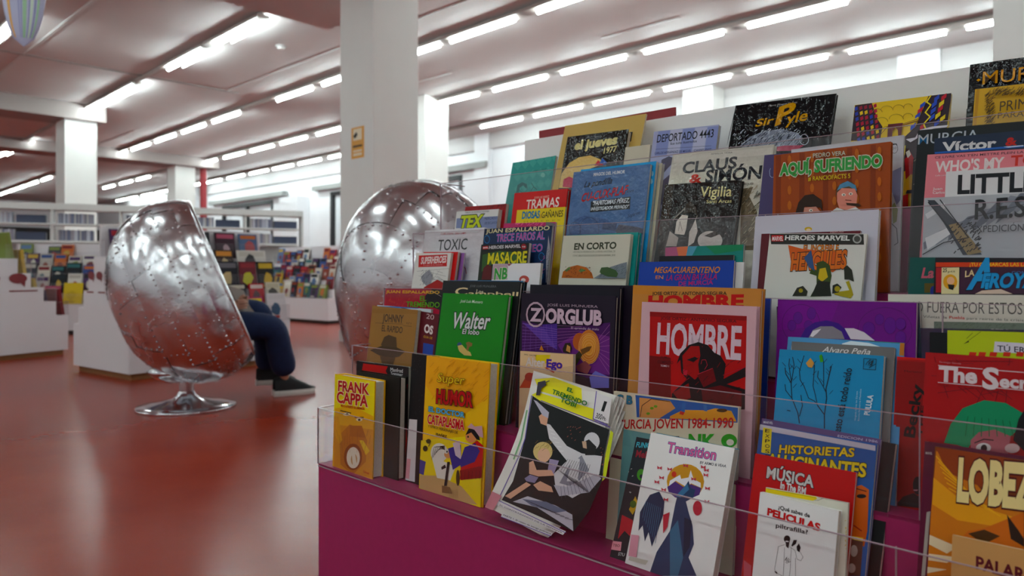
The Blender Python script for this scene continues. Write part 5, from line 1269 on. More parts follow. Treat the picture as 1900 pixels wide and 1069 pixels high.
'pedro': '''T|PEDRO VERA|d8d8d0|658 2335 546 -5 0 34|1c201c|0.08|0.06
L|525e54|5|496 2379 515 2400
L|525e54|5|900 2418 912 2441
L|525e54|5|746 2424 765 2438
L|525e54|5|599 2377 611 2401
L|525e54|5|442 2416 457 2440
L|525e54|5|34 2399 44 2417
L|525e54|5|797 2416 806 2434
L|525e54|5|343 2441 355 2453
L|525e54|5|379 2382 388 2401
L|525e54|5|799 2378 818 2399
L|525e54|5|886 2401 895 2417
L|525e54|5|895 2440 906 2456
L|525e54|5|643 2405 663 2422
L|525e54|5|895 2389 910 2399
L|525e54|5|406 2413 416 2432
L|525e54|5|453 2365 472 2380
L|525e54|5|126 2415 146 2433
L|525e54|5|54 2357 72 2381
L|525e54|5|622 2377 634 2394
L|525e54|5|904 2414 917 2425
L|525e54|5|539 2376 552 2388
L|525e54|5|751 2377 760 2387
L|525e54|5|352 2445 370 2461
L|525e54|5|951 2450 959 2462
L|525e54|5|334 2398 350 2418
L|525e54|5|67 2361 80 2375
L|525e54|5|461 2430 475 2444
L|525e54|5|719 2410 739 2428
L|525e54|5|425 2409 439 2420
L|525e54|5|394 2363 413 2374
L|525e54|5|467 2427 487 2441
L|525e54|5|654 2444 667 2460
L|525e54|5|292 2434 311 2452
L|525e54|5|387 2433 407 2443
L|525e54|5|708 2428 719 2440
L|525e54|5|924 2416 933 2430
L|525e54|5|220 2429 234 2449
L|525e54|5|890 2402 898 2413
L|525e54|5|583 2444 595 2459
L|525e54|5|864 2457 874 2467
L|525e54|5|505 2433 524 2457
L|525e54|5|359 2421 372 2431
L|525e54|5|722 2391 732 2410
L|525e54|5|142 2365 159 2386
L|525e54|5|909 2410 928 2424
L|525e54|5|366 2413 384 2427
L|525e54|5|421 2429 441 2451
L|525e54|5|788 2417 799 2427
L|525e54|5|768 2392 788 2405
L|525e54|5|691 2446 705 2466
L|525e54|5|20 2429 39 2453
L|525e54|5|349 2427 365 2437
L|525e54|5|721 2455 740 2472
L|525e54|5|382 2425 394 2447
L|525e54|5|611 2414 628 2432
L|525e54|5|224 2366 240 2377
L|525e54|5|264 2413 281 2426
L|525e54|5|859 2446 876 2458
L|525e54|5|633 2401 651 2419
L|525e54|5|249 2408 261 2421''',
'ratos': '''T|SI NO FUERA POR ESTOS RATOS|46423e|119 2562 1931 0 0 151||0.05|-0.004
T|Viñetas de|3a3634|454 2488 292 -5 0 36||0.05|0
T|Puebla|c0382c|773 2484 183 -3 0 38||0.05|0.03
T|para reirte de la crisis|3a3634|979 2480 628 -6 0 32||0.05|0''',
'toxic': '''T|CLARK DUGAN / SERGI CAMPS|b83038|636 2652 944 -9 0 49||0.05|0.01
T|TOXIC|1c1c20|588 2251 1081 12 0 276||0.05|0.01
L|b02838|19|1645 1844 1702 1790 1761 1670''',
'super2': '''P|b81824|115 2125 1202 2145 1231 1856 162 1828
T|SUPERHEROES|e8dcdc|235 1911 949 39 0 165||0.05|0.05
T|El origen de los mutantes|e8b0b0|350 1863 721 21 0 29||0.05|0
L|8a888c|7|922 1615 1202 1508
L|8a888c|7|1027 1600 934 1366
L|8a888c|7|1382 1806 127 1724
L|8a888c|7|363 1541 681 1410
L|8a888c|7|1246 1614 564 1714
L|8a888c|7|862 1600 1124 1525
L|8a888c|7|1253 1514 391 1544
L|8a888c|7|410 1565 546 1413
L|8a888c|7|500 1592 522 1752
L|8a888c|7|462 1604 1393 1440
L|8a888c|7|654 1539 223 1614
L|8a888c|7|1391 1680 1345 1356
L|8a888c|7|1320 1790 1413 1628
L|8a888c|7|898 1742 1130 1689
L|8a888c|7|774 1750 746 1426
L|8a888c|7|996 1755 685 1416
P|8e8e96|325 1589 486 1710 623 1759 760 1619 726 1429 637 1333 387 1470
P|a01c20|491 1330 726 1429 958 1527 1182 1462 1179 1300 502 1273
L|4a4a52|9|735 1409 780 1451
L|4a4a52|9|596 1634 662 1666
L|4a4a52|9|552 1432 580 1474
L|4a4a52|9|526 1559 578 1586
L|4a4a52|10|425 1479 460 1503
L|4a4a52|10|351 1573 394 1611
L|4a4a52|10|314 1490 336 1529
L|4a4a52|9|595 1685 625 1706
L|4a4a52|9|685 1437 728 1462
L|4a4a52|10|317 1726 376 1758
L|4a4a52|9|769 1553 824 1582
L|4a4a52|10|379 1675 422 1719
L|4a4a52|9|709 1621 764 1658
L|4a4a52|10|336 1378 368 1413
L|4a4a52|9|453 1386 484 1425
L|4a4a52|10|477 1710 519 1756
L|4a4a52|10|402 1585 434 1617
L|4a4a52|9|469 1451 503 1479
L|4a4a52|9|440 1407 493 1455
L|4a4a52|10|350 1532 384 1567
L|4a4a52|10|564 1719 614 1764
L|4a4a52|10|329 1625 356 1671
L|4a4a52|10|389 1616 421 1648
L|4a4a52|9|599 1599 625 1642
L|4a4a52|9|540 1595 569 1617
L|4a4a52|10|451 1533 479 1573''',
'faros': '''P|14284c|50 2611 2123 2634 2212 1492 1717 1484 1659 1926 26 2338
T|JUAN ESPALLARDO|d8cfa8|61 2619 1974 17 0 92||0.05|0.03
T|TRECE FAROS AL|b8548c|436 2411 1481 27 0 171|2c7cb8|0.07|0.03
T|MEDITERRANEO|b8548c|186 2131 1699 38 0 163|2c7cb8|0.07|0.03
P|9a98a0|2077 1490 2016 2092 2028 2301 2024 2511 2088 2300 2137 2091 2234 1493
L|3c3c48|8|2105 1959 2143 1990
L|3c3c48|8|2066 1907 2106 1921
L|3c3c48|8|2119 1695 2160 1711
L|3c3c48|8|2065 2164 2106 2179
L|3c3c48|8|2124 1763 2152 1784
L|3c3c48|8|2075 1741 2102 1765
L|3c3c48|8|2080 1714 2095 1740
L|3c3c48|8|2130 1539 2156 1564
L|3c3c48|8|2188 1578 2210 1596
L|3c3c48|8|2077 2037 2098 2063
L|3c3c48|8|2165 1829 2205 1851
L|3c3c48|8|2120 1885 2136 1902
L|3c3c48|8|2067 1851 2105 1867
L|3c3c48|8|2097 1732 2132 1754
L|3c3c48|8|2104 1549 2143 1576
L|3c3c48|8|2142 1607 2169 1624
L|3c3c48|8|2048 2136 2076 2150
L|3c3c48|8|2110 1744 2134 1770
L|3c3c48|8|2140 2043 2168 2070
L|3c3c48|8|2066 2000 2094 2028
L|3c3c48|8|2109 1662 2146 1683
L|3c3c48|8|2098 1790 2122 1820
L|3c3c48|8|2035 2089 2067 2121
L|3c3c48|8|2039 2186 2072 2217
L|3c3c48|8|2093 1845 2130 1872
L|3c3c48|8|2094 1512 2119 1534
L|3c3c48|8|2098 1949 2121 1967
L|3c3c48|8|2040 1981 2077 2001
L|3c3c48|8|2053 2054 2090 2084
L|3c3c48|8|2118 1984 2135 2007
L|2c7cb8|14|225 2470 225 2446 220 2424 208 2406 192 2392 171 2383 149 2381 125 2384 102 2394 81 2409 63 2428 51 2450 44 2474 44 2497 50 2519 61 2538 78 2552 99 2560 122 2563 145 2559 168 2550 189 2535 206 2515 219 2493 225 2470
L|2c7cb8|13|1972 2051 1972 2029 1967 2009 1957 1992 1943 1979 1925 1970 1906 1967 1885 1970 1865 1979 1847 1992 1833 2010 1822 2030 1817 2052 1817 2074 1822 2094 1832 2111 1846 2125 1864 2133 1884 2136 1904 2132 1924 2124 1942 2110 1957 2093 1967 2073 1972 2051
L|2c7cb8|13|1866 1800 1866 1778 1861 1758 1851 1740 1837 1727 1819 1719 1799 1716 1779 1718 1759 1727 1741 1740 1726 1757 1715 1777 1710 1799 1710 1821 1715 1841 1725 1859 1739 1872 1757 1881 1777 1884 1798 1881 1818 1872 1836 1859 1850 1842 1861 1822 1866 1800
L|2c7cb8|12|1998 1634 1998 1612 1993 1592 1983 1575 1969 1561 1951 1553 1932 1550 1912 1552 1892 1560 1874 1573 1859 1591 1849 1611 1844 1632 1843 1654 1849 1674 1859 1691 1873 1705 1891 1713 1910 1716 1931 1714 1950 1706 1968 1692 1983 1675 1993 1655 1998 1634
L|b8548c|10|1973 2002 1996 2027
L|b8548c|10|1931 1636 1956 1658
L|b8548c|10|1845 1515 1872 1549
L|b8548c|10|1947 2037 1992 2068
L|b8548c|10|1733 1639 1768 1674
L|b8548c|10|1886 1671 1928 1709
L|b8548c|10|1972 1747 2021 1781
L|b8548c|10|1949 1989 1985 2022
L|b8548c|10|1945 1676 1996 1701
L|b8548c|10|1892 1940 1925 1961
L|b8548c|10|1881 1788 1932 1815
L|b8548c|10|1847 1660 1877 1678
L|b8548c|11|1767 1835 1805 1872
L|b8548c|10|1779 1623 1825 1642''',
'pinkb': '''L|e06c98|13|461 2793 531 2824
L|e06c98|13|694 2807 777 2835
L|e06c98|13|915 2789 983 2826
L|e06c98|13|1140 2739 1211 2791
L|e06c98|13|551 2753 622 2801
L|e06c98|13|1181 2801 1225 2853
L|e06c98|13|908 2796 943 2827
L|e06c98|13|774 2809 855 2854
L|e06c98|13|438 2769 474 2819
L|e06c98|13|561 2777 629 2828
L|e06c98|13|1175 2771 1234 2802
L|e06c98|13|495 2787 546 2841
L|e06c98|13|1128 2806 1162 2868
L|e06c98|13|939 2802 969 2860
L|e06c98|13|754 2746 818 2792
L|e06c98|13|806 2785 847 2846
L|e06c98|13|808 2749 894 2780
L|e06c98|13|1029 2744 1098 2799
L|e06c98|13|387 2776 460 2821
L|e06c98|13|492 2798 575 2842
L|e06c98|13|436 2803 474 2834
L|e06c98|13|434 2775 497 2805
L|e06c98|13|1179 2743 1230 2803
L|e06c98|13|719 2774 757 2843
L|e06c98|13|445 2775 533 2815
L|e06c98|13|396 2794 475 2837
L|e06c98|13|1158 2784 1193 2836
L|e06c98|13|375 2792 415 2855
L|e06c98|13|987 2756 1044 2803
L|e06c98|13|778 2809 858 2843
P|6a6468|1307 2820 1600 2771 1603 2679 1312 2705''',
'masacre': '''P|141416|13 2349 1480 2352 1490 2183 36 2187
P|b82028|57 2312 233 2317 243 2245 67 2240
T|MARVEL|f0e8e8|77 2258 157 5 0 36||0.05|0.03
T|HEROES MARVEL|d0ccd0|268 2245 996 11 0 71||0.05|0.05
P|8c2028|1434 2269 1433 2249 1423 2232 1408 2218 1386 2210 1362 2207 1337 2211 1313 2220 1294 2235 1280 2253 1273 2273 1275 2292 1284 2310 1300 2324 1321 2332 1346 2335 1371 2331 1394 2321 1414 2306 1428 2288
P|d8d0d0|1348 2271 1348 2266 1346 2261 1343 2257 1338 2255 1333 2254 1328 2255 1323 2258 1318 2262 1315 2266 1314 2272 1314 2277 1316 2282 1319 2285 1324 2288 1329 2288 1334 2287 1339 2285 1344 2281 1347 2276
P|d8d0d0|1400 2270 1400 2264 1398 2260 1394 2256 1390 2254 1385 2253 1379 2254 1374 2256 1370 2260 1367 2265 1365 2270 1366 2276 1367 2280 1371 2284 1375 2286 1380 2287 1386 2286 1391 2283 1395 2280 1398 2275
P|3a5a2c|79 2115 597 2193 1371 2135 1455 1923 452 1911 105 1714
P|5a1418|155 1803 269 1890 412 1845 443 1539 130 1537
T|MASACRE|d8cf2c|267 1899 1211 23 0 248|15170c|0.05|0.05''',
'nb': '''T|NUEVOS|7a8a50|45 1836 410 12 0 39||0.05|0.02
P|b8a0ac|13 1889 465 1899 487 1544 -1 1543
T|NB|4c9c50|71 1552 408 13 0 241|e8e0d0|0.05|0.07
P|b85048|1134 1544 1130 1517 1113 1491 1084 1471 1045 1458 1001 1454 955 1458 913 1471 878 1491 854 1516 844 1544 847 1572 865 1598 895 1618 934 1631 979 1635 1024 1631 1066 1618 1100 1598 1124 1572
P|e8d8d4|1035 1536 1034 1523 1026 1512 1012 1503 994 1497 973 1495 953 1497 933 1502 917 1512 906 1523 901 1536 903 1549 911 1560 925 1569 943 1575 963 1577 984 1575 1004 1569 1020 1560 1031 1549
P|8c4858|449 1891 594 1893 496 1840''',
'corto': '''T|EN CORTO|3c4030|317 2171 1053 14 0 130||0.05|0.06
T|HISTORIETAS PREMIADAS EN LA BIENAL NACIONAL DE|6a6c5c|306 2101 1052 9 0 39||0.05|0
T|COMIC BIBLIOTECA INSULAR DE GRAN CANARIA_2018|6a6c5c|302 2025 1060 10 0 39||0.05|0
P|b0622c|72 1582 90 1710 220 1805 448 1853 683 1809 838 1698 894 1587
P|5c7c48|126 1734 248 1817 284 1771 188 1712
P|5c7c48|492 1739 572 1785 692 1741 554 1705
L|5a2c14|9|671 1800 696 1811
L|5a2c14|9|155 1736 182 1757
L|5a2c14|9|476 1623 500 1639
L|5a2c14|9|305 1710 315 1722
L|5a2c14|9|370 1798 382 1810
L|5a2c14|9|354 1760 380 1777
L|5a2c14|9|533 1759 545 1781
L|5a2c14|9|723 1784 742 1802
L|5a2c14|9|167 1621 193 1638
L|5a2c14|9|142 1800 164 1822
L|5a2c14|9|248 1725 274 1737
L|5a2c14|9|512 1666 526 1678
L|5a2c14|9|582 1697 603 1712
L|5a2c14|9|661 1661 678 1681
L|5a2c14|9|196 1602 222 1620
L|5a2c14|9|814 1648 838 1670
L|5a2c14|9|779 1785 789 1804
L|5a2c14|9|378 1795 394 1816
L|5a2c14|9|800 1677 823 1697
L|5a2c14|9|295 1769 307 1790
L|5a2c14|9|594 1677 606 1696
L|5a2c14|9|761 1801 777 1813
L|5a2c14|9|232 1621 254 1640
L|5a2c14|9|528 1741 546 1762
L|5a2c14|9|225 1734 248 1753
L|5a2c14|9|415 1648 426 1667
L|5a2c14|9|702 1690 726 1702
L|5a2c14|9|426 1754 449 1776
L|5a2c14|9|388 1718 403 1741
L|5a2c14|9|292 1605 315 1618
L|5a2c14|9|779 1794 790 1808
L|5a2c14|9|206 1613 225 1631
L|5a2c14|9|324 1686 348 1704
L|5a2c14|9|220 1745 247 1761
L|5a2c14|9|325 1605 351 1617
L|5a2c14|9|788 1735 811 1752
L|5a2c14|9|316 1772 331 1793
L|5a2c14|9|395 1778 417 1789
L|5a2c14|9|375 1668 398 1687
L|5a2c14|9|572 1681 596 1699
L|5a2c14|9|234 1621 249 1631
L|5a2c14|9|584 1704 593 1720
L|5a2c14|9|185 1735 196 1757
L|5a2c14|9|430 1805 442 1815
L|5a2c14|9|658 1738 677 1759
L|5a2c14|9|258 1622 271 1640
L|5a2c14|9|281 1617 303 1629
L|5a2c14|9|434 1675 455 1698
L|5a2c14|9|425 1698 451 1710
L|5a2c14|9|674 1689 683 1702
P|7c848c|908 1587 1037 1657 1288 1815 1518 1882 1670 1916 1681 1603
L|4c545c|6|1636 1653 1687 1690
L|4c545c|6|1656 1699 1703 1719
L|4c545c|7|1433 1766 1480 1812
L|4c545c|7|1490 1727 1521 1752
L|4c545c|7|1386 1660 1412 1704
L|4c545c|6|1613 1780 1656 1810
L|4c545c|7|1330 1700 1375 1727
L|4c545c|7|1078 1655 1103 1677
L|4c545c|7|1208 1642 1234 1689
L|4c545c|6|1583 1685 1617 1728
L|4c545c|7|1084 1643 1116 1670
L|4c545c|7|1048 1613 1097 1634
L|4c545c|6|1566 1764 1616 1801
L|4c545c|7|1407 1728 1447 1754
L|4c545c|7|1087 1702 1127 1746
L|4c545c|7|1344 1749 1379 1775
L|4c545c|7|1253 1751 1302 1797
L|4c545c|7|1162 1708 1182 1755
L|4c545c|7|1440 1731 1490 1755
L|4c545c|7|1208 1669 1241 1699
L|4c545c|6|1655 1708 1682 1729
L|4c545c|7|1122 1680 1161 1726
L|4c545c|7|1580 1815 1611 1838
L|4c545c|6|1648 1753 1693 1782
L|4c545c|7|1280 1766 1318 1813
L|4c545c|6|1660 1716 1700 1755
L|4c545c|6|1554 1678 1591 1710
L|4c545c|7|1446 1809 1467 1852
L|4c545c|7|1400 1786 1448 1812
L|4c545c|7|1552 1814 1585 1861
L|4c545c|6|1570 1716 1601 1761
L|4c545c|7|1152 1626 1204 1648
L|4c545c|7|1048 1697 1072 1718
L|4c545c|7|1413 1730 1452 1758
P|3e5834|1056 1724 1087 1802 1234 1814 1427 1761 1502 1686 1471 1620 1257 1627 1089 1680''',
'mega': '''T|MEGACUARENTENO|d88a4c|330 1708 1305 -8 27 107|2a1c58|0.03|0.02
T|EN|d88a4c|372 1594 162 0 0 64||0.05|0.02
T|LA GRAN BATALLA|b02c70|596 1566 1003 21 21 105|2a1c58|0.03|0.02
T|DE MURCIA|b02c70|860 1470 673 31 0 76||0.05|0.03''',
'colourful': '''P|a85c7c|-1 2184 352 2194 306 2018 4 2008
P|d07858|234 2180 470 2197 444 2015 286 2012
P|5c98b0|470 2197 663 2201 561 2012 444 2015
P|2d7f58|816 2192 1522 2188 1528 2088 1012 2035''',
'hercules': '''P|2a2824|2 2319 1473 2317 1494 2157 42 2144
P|b81c24|33 2295 233 2296 244 2194 44 2192
T|MARVEL|f2eaea|51 2204 184 2 0 71||0.05|0.03
T|HEROES MARVEL|dcdcd8|265 2218 1017 3 0 74||0.05|0.06
P|a8a8a4|1452 2244 1451 2223 1444 2203 1431 2188 1414 2178 1394 2174 1373 2177 1354 2187 1338 2202 1327 2222 1322 2243 1323 2265 1330 2284 1343 2300 1361 2310 1381 2313 1401 2310 1420 2300 1436 2285 1447 2266
P|4a4a46|1432 2244 1431 2229 1426 2216 1417 2206 1405 2199 1392 2196 1378 2198 1365 2205 1354 2215 1346 2229 1342 2243 1343 2258 1348 2271 1357 2282 1369 2289 1383 2291 1397 2289 1410 2282 1421 2272 1428 2259
T|EL INCREIBLE|d07c20|586 2041 543 8 0 100|141810|0.06|0.03
P|c8601c|330 2133 559 2079 899 2047 1222 2035 1266 1871 1076 1717 731 1873 595 1735 443 1729
T|HERCULES|d0701c|412 1724 854 74 0 270|1c1c14|0.06|0.06
P|3a4a20|815 1857 914 1897 1022 1826 1067 1661 1053 1512 1094 1349 770 1317 851 1502 836 1651 721 1683 743 1760 826 1744
P|c8b030|872 1765 961 1787 1012 1640 929 1562 861 1614
P|1a1c14|865 1577 1047 1568 1083 1348 787 1329
P|a89a2c|1283 1579 1333 1600 1415 1388 1376 1331 1145 1371 1106 1405 1347 1456
P|26281c|1238 1797 1283 1835 1359 1765 1404 1586 1332 1618 1262 1615
P|26281c|1096 1515 1163 1548 1232 1493 1194 1410 1101 1386
P|a89a2c|1214 1466 1213 1453 1208 1440 1200 1430 1189 1423 1176 1420 1163 1422 1150 1427 1140 1436 1133 1448 1129 1461 1130 1475 1135 1488 1143 1498 1154 1505 1167 1508 1181 1506 1193 1501 1203 1491 1210 1480
P|26281c|549 1447 640 1483 724 1401 713 1325 487 1310
P|a89a2c|648 1408 648 1397 644 1387 637 1379 628 1374 618 1372 607 1373 597 1377 589 1384 583 1393 581 1404 581 1414 585 1424 592 1432 601 1437 611 1439 622 1438 631 1434 640 1427 646 1418
P|34507c|613 1927 712 2062 802 1724 711 1778''',
'herc2': '''T|HEROES|c8a0a0|1130 2360 201 1 0 27||0.05|0.02''',
'whitebig': '''P|c8a838|971 2431 968 2420 960 2411 947 2403 931 2399 912 2398 893 2401 875 2406 861 2415 852 2425 848 2436 851 2447 859 2456 872 2463 889 2468 908 2468 927 2466 944 2460 958 2452 967 2442
P|e0c8b0|953 2416 951 2409 946 2403 938 2398 928 2395 916 2394 904 2396 893 2400 884 2405 879 2412 876 2419 878 2426 883 2433 891 2438 901 2440 913 2441 925 2439 936 2436 945 2430 950 2423''',
'la': '''T|La|c06070|162 1642 157 4 22 145||0.05|0.05
P|5a4c1c|209 1563 350 1567 357 1433 216 1427
P|1c2a80|367 1457 366 1435 362 1415 354 1399 343 1388 331 1384 319 1387 308 1397 298 1412 291 1432 288 1454 289 1476 294 1496 302 1512 312 1523 324 1527 337 1523 348 1514 358 1498 364 1479''',
'afro': '''P|c8441c|10 1853 1039 1862 1446 1865 1448 1808 13 1789
T|¡TU COMARCAS LAS LANTICAS!|e8c040|425 1804 875 11 0 49||0.05|0.02
P|3a1830|319 1783 1448 1799 1459 1466 307 1421
P|a0242c|16 1779 87 1780 105 1430 31 1427
P|e0d4a8|87 1780 301 1786 313 1418 100 1410
T|25|1c1810|102 1716 52 4 0 53||0.05|0.03
T|pts|1c1810|167 1711 86 8 0 30||0.05|0
P|d8a020|288 1585 285 1552 275 1522 257 1498 233 1483 207 1477 180 1481 155 1495 135 1518 121 1547 115 1580 117 1613 128 1643 147 1667 170 1682 197 1688 224 1683 249 1669 269 1646 282 1617
P|e0b090|253 1600 251 1584 246 1569 236 1557 224 1549 209 1546 195 1548 182 1555 171 1567 164 1581 161 1598 162 1614 168 1629 178 1641 190 1649 204 1652 219 1650 232 1642 243 1631 250 1616
P|141414|172 1548 259 1541 242 1468 189 1483
T|LA|e0c8a0|376 1652 111 25 0 85|1c1010|0.06|0.04
T|A|2c90c8|403 1500 288 22 78 398|101020|0.05|0.07
T|FROYAKI|2c90c8|569 1518 766 25 28 188|101020|0.05|0.07
T|COMANDO|4870a8|910 1706 370 7 0 38||0.05|0
P|d8c0b0|504 1425 584 1474 799 1500 933 1442''',
'tex': '''P|7c84a8|36 1694 1563 1694 1597 1388 58 1431
T|DIBUJO DE MAMPINO SOMMER|3a3a44|336 1813 885 -4 0 40||0.05|0
T|TEX|c4cf34|173 1448 825 6 44 294|16180c|0.09|0.08
T|MERCADO|2c3048|1092 1616 430 8 0 64||0.05|0
T|DE ESCLAVOS|2c3048|1114 1499 430 6 0 63||0.05|0''',
'texred': '''L|5a0c14|15|936 1952 1051 2032
L|5a0c14|15|515 1920 575 1979
L|5a0c14|15|1217 1942 1264 1990
L|5a0c14|15|898 1989 960 2070
L|5a0c14|15|1166 1921 1274 2009
L|5a0c14|15|1389 1964 1503 2006
L|5a0c14|15|516 2006 638 2060
L|5a0c14|15|915 1916 1019 1963
L|5a0c14|15|1007 1925 1095 2006
L|5a0c14|15|822 1924 879 2015
L|5a0c14|15|1423 1879 1474 1956
L|5a0c14|15|1277 1886 1344 1950
L|5a0c14|15|1343 1914 1422 1959
L|5a0c14|15|1317 1955 1409 2005
L|5a0c14|15|1212 1974 1279 2025
L|5a0c14|15|548 1945 602 1983
L|5a0c14|15|238 2009 295 2100
L|5a0c14|15|1285 1959 1391 2003
L|5a0c14|15|575 1996 661 2052
L|5a0c14|15|281 2015 379 2092''',
'tramas': '''T|JUAN ALVAREZ|e8c8b8|670 2056 468 0 0 56||0.05|0
T|TRAMAS|ece0d8|437 1817 1025 13 0 226||0.05|0.02''',
'diosas': '''T|DIOSAS|2878a8|186 1572 556 -2 0 166|1c3040|0.02|0.05
T|&|c8a020|732 1557 94 5 0 108||0.05|0.02
T|GAÑANES|2a2c14|802 1563 640 7 0 144||0.05|0.02
T|M U J E R E S|a89c20|261 1477 1114 -1 0 32||0.05|0''',
'pandilla': '''T|MAGOS DEL HUMOR|d0d4dc|577 2442 833 -6 0 70||0.05|0.05
T|La pandilla|12141c|347 2199 743 36 49 144||0.05|0.02
T|CU-CUX-PLAF|c4343c|310 1875 1199 109 37 188|1c1418|0.05|0.01
T|en|1c2030|1507 2004 163 6 27 68||0.05|0
P|14161c|593 1871 1625 1914 1641 1647 603 1627
T|"FANTOMAS PÉREZ,|dce0e8|643 1779 960 14 19 95||0.05|0.03
T|INVESTIGADOR PRIVADO"|dce0e8|619 1660 981 10 15 73||0.05|0.03
T|Segarot|1c2438|1599 1465 295 60 22 78||0.05|0
P|3c5480|209 1480 466 1556 1101 1445 1434 1185 1150 1102 51 1095
P|3a3c50|1336 1188 1414 1329 1901 1252 2046 1207 2036 1108 1448 1083
P|2a3c60|1009 1385 1362 1352 1336 1188 979 1240
L|2a3858|13|404 1258 405 1218 395 1181 374 1150 344 1126 308 1111 267 1107 224 1113 182 1130 144 1155 113 1189 90 1227 78 1268 78 1308 88 1346 109 1377 140 1401 177 1415 218 1419 261 1412 303 1395 340 1369 371 1336 393 1298 404 1258
L|2a3858|13|902 1242 903 1177 886 1117 853 1066 806 1027 747 1003 681 996 612 1006 545 1032 484 1074 433 1129 397 1191 378 1259 377 1325 394 1387 428 1439 477 1478 538 1501 605 1507 674 1495 741 1467 801 1425 850 1370 884 1308 902 1242
P|c8c020|1174 1110 1293 1140 1395 1113 1388 1096 1177 1085''',
'pandblue': '''P|9cc8d8|1936 2216 1937 2198 1934 2183 1928 2170 1920 2163 1911 2161 1900 2165 1890 2174 1881 2187 1875 2203 1871 2221 1870 2239 1873 2255 1879 2267 1887 2274 1897 2276 1907 2272 1917 2263 1926 2250 1932 2234
P|9cc8d8|1935 2379 1935 2361 1933 2345 1927 2333 1919 2326 1909 2324 1899 2328 1889 2337 1880 2350 1873 2366 1869 2384 1869 2402 1871 2418 1877 2430 1885 2437 1895 2439 1906 2436 1916 2426 1924 2413 1931 2397''',
'vigilia': '''P|30261f|-1 2078 198 2074 258 653 61 651
T|Vigilia|d8cf9c|816 1799 666 -23 0 202||0.05|0.02
T|Santi Arcas|d8cf9c|981 1658 519 -6 0 69||0.05|0.01
P|8c847c|419 1117 295 1352 552 1617 715 1650 834 1416 715 1113 523 1000
P|cfc4bc|722 809 701 1152 804 1340 881 1111 834 885
P|16110f|316 1352 522 1540 757 1648 843 1492 745 1189 653 980 395 1001 305 1157
P|d8cec4|386 1059 388 1311 494 1444 625 1421 625 1153 602 1038
P|3c342e|513 1463 546 1656 644 1699 766 1590 834 1416 697 1496
P|c4bab4|1426 921 1422 865 1394 814 1344 773 1277 747 1199 737 1118 746 1041 771 977 812 932 865 910 923 914 981 943 1033 995 1074 1064 1100 1144 1108 1225 1098 1300 1071 1362 1030 1406 978
P|3a322c|1037 1016 1243 1107 1369 1050 1183 978
L|4a4038|8|462 1116 465 1309 547 1115
P|b8aca4|232 808 268 1118 484 981 469 809''',
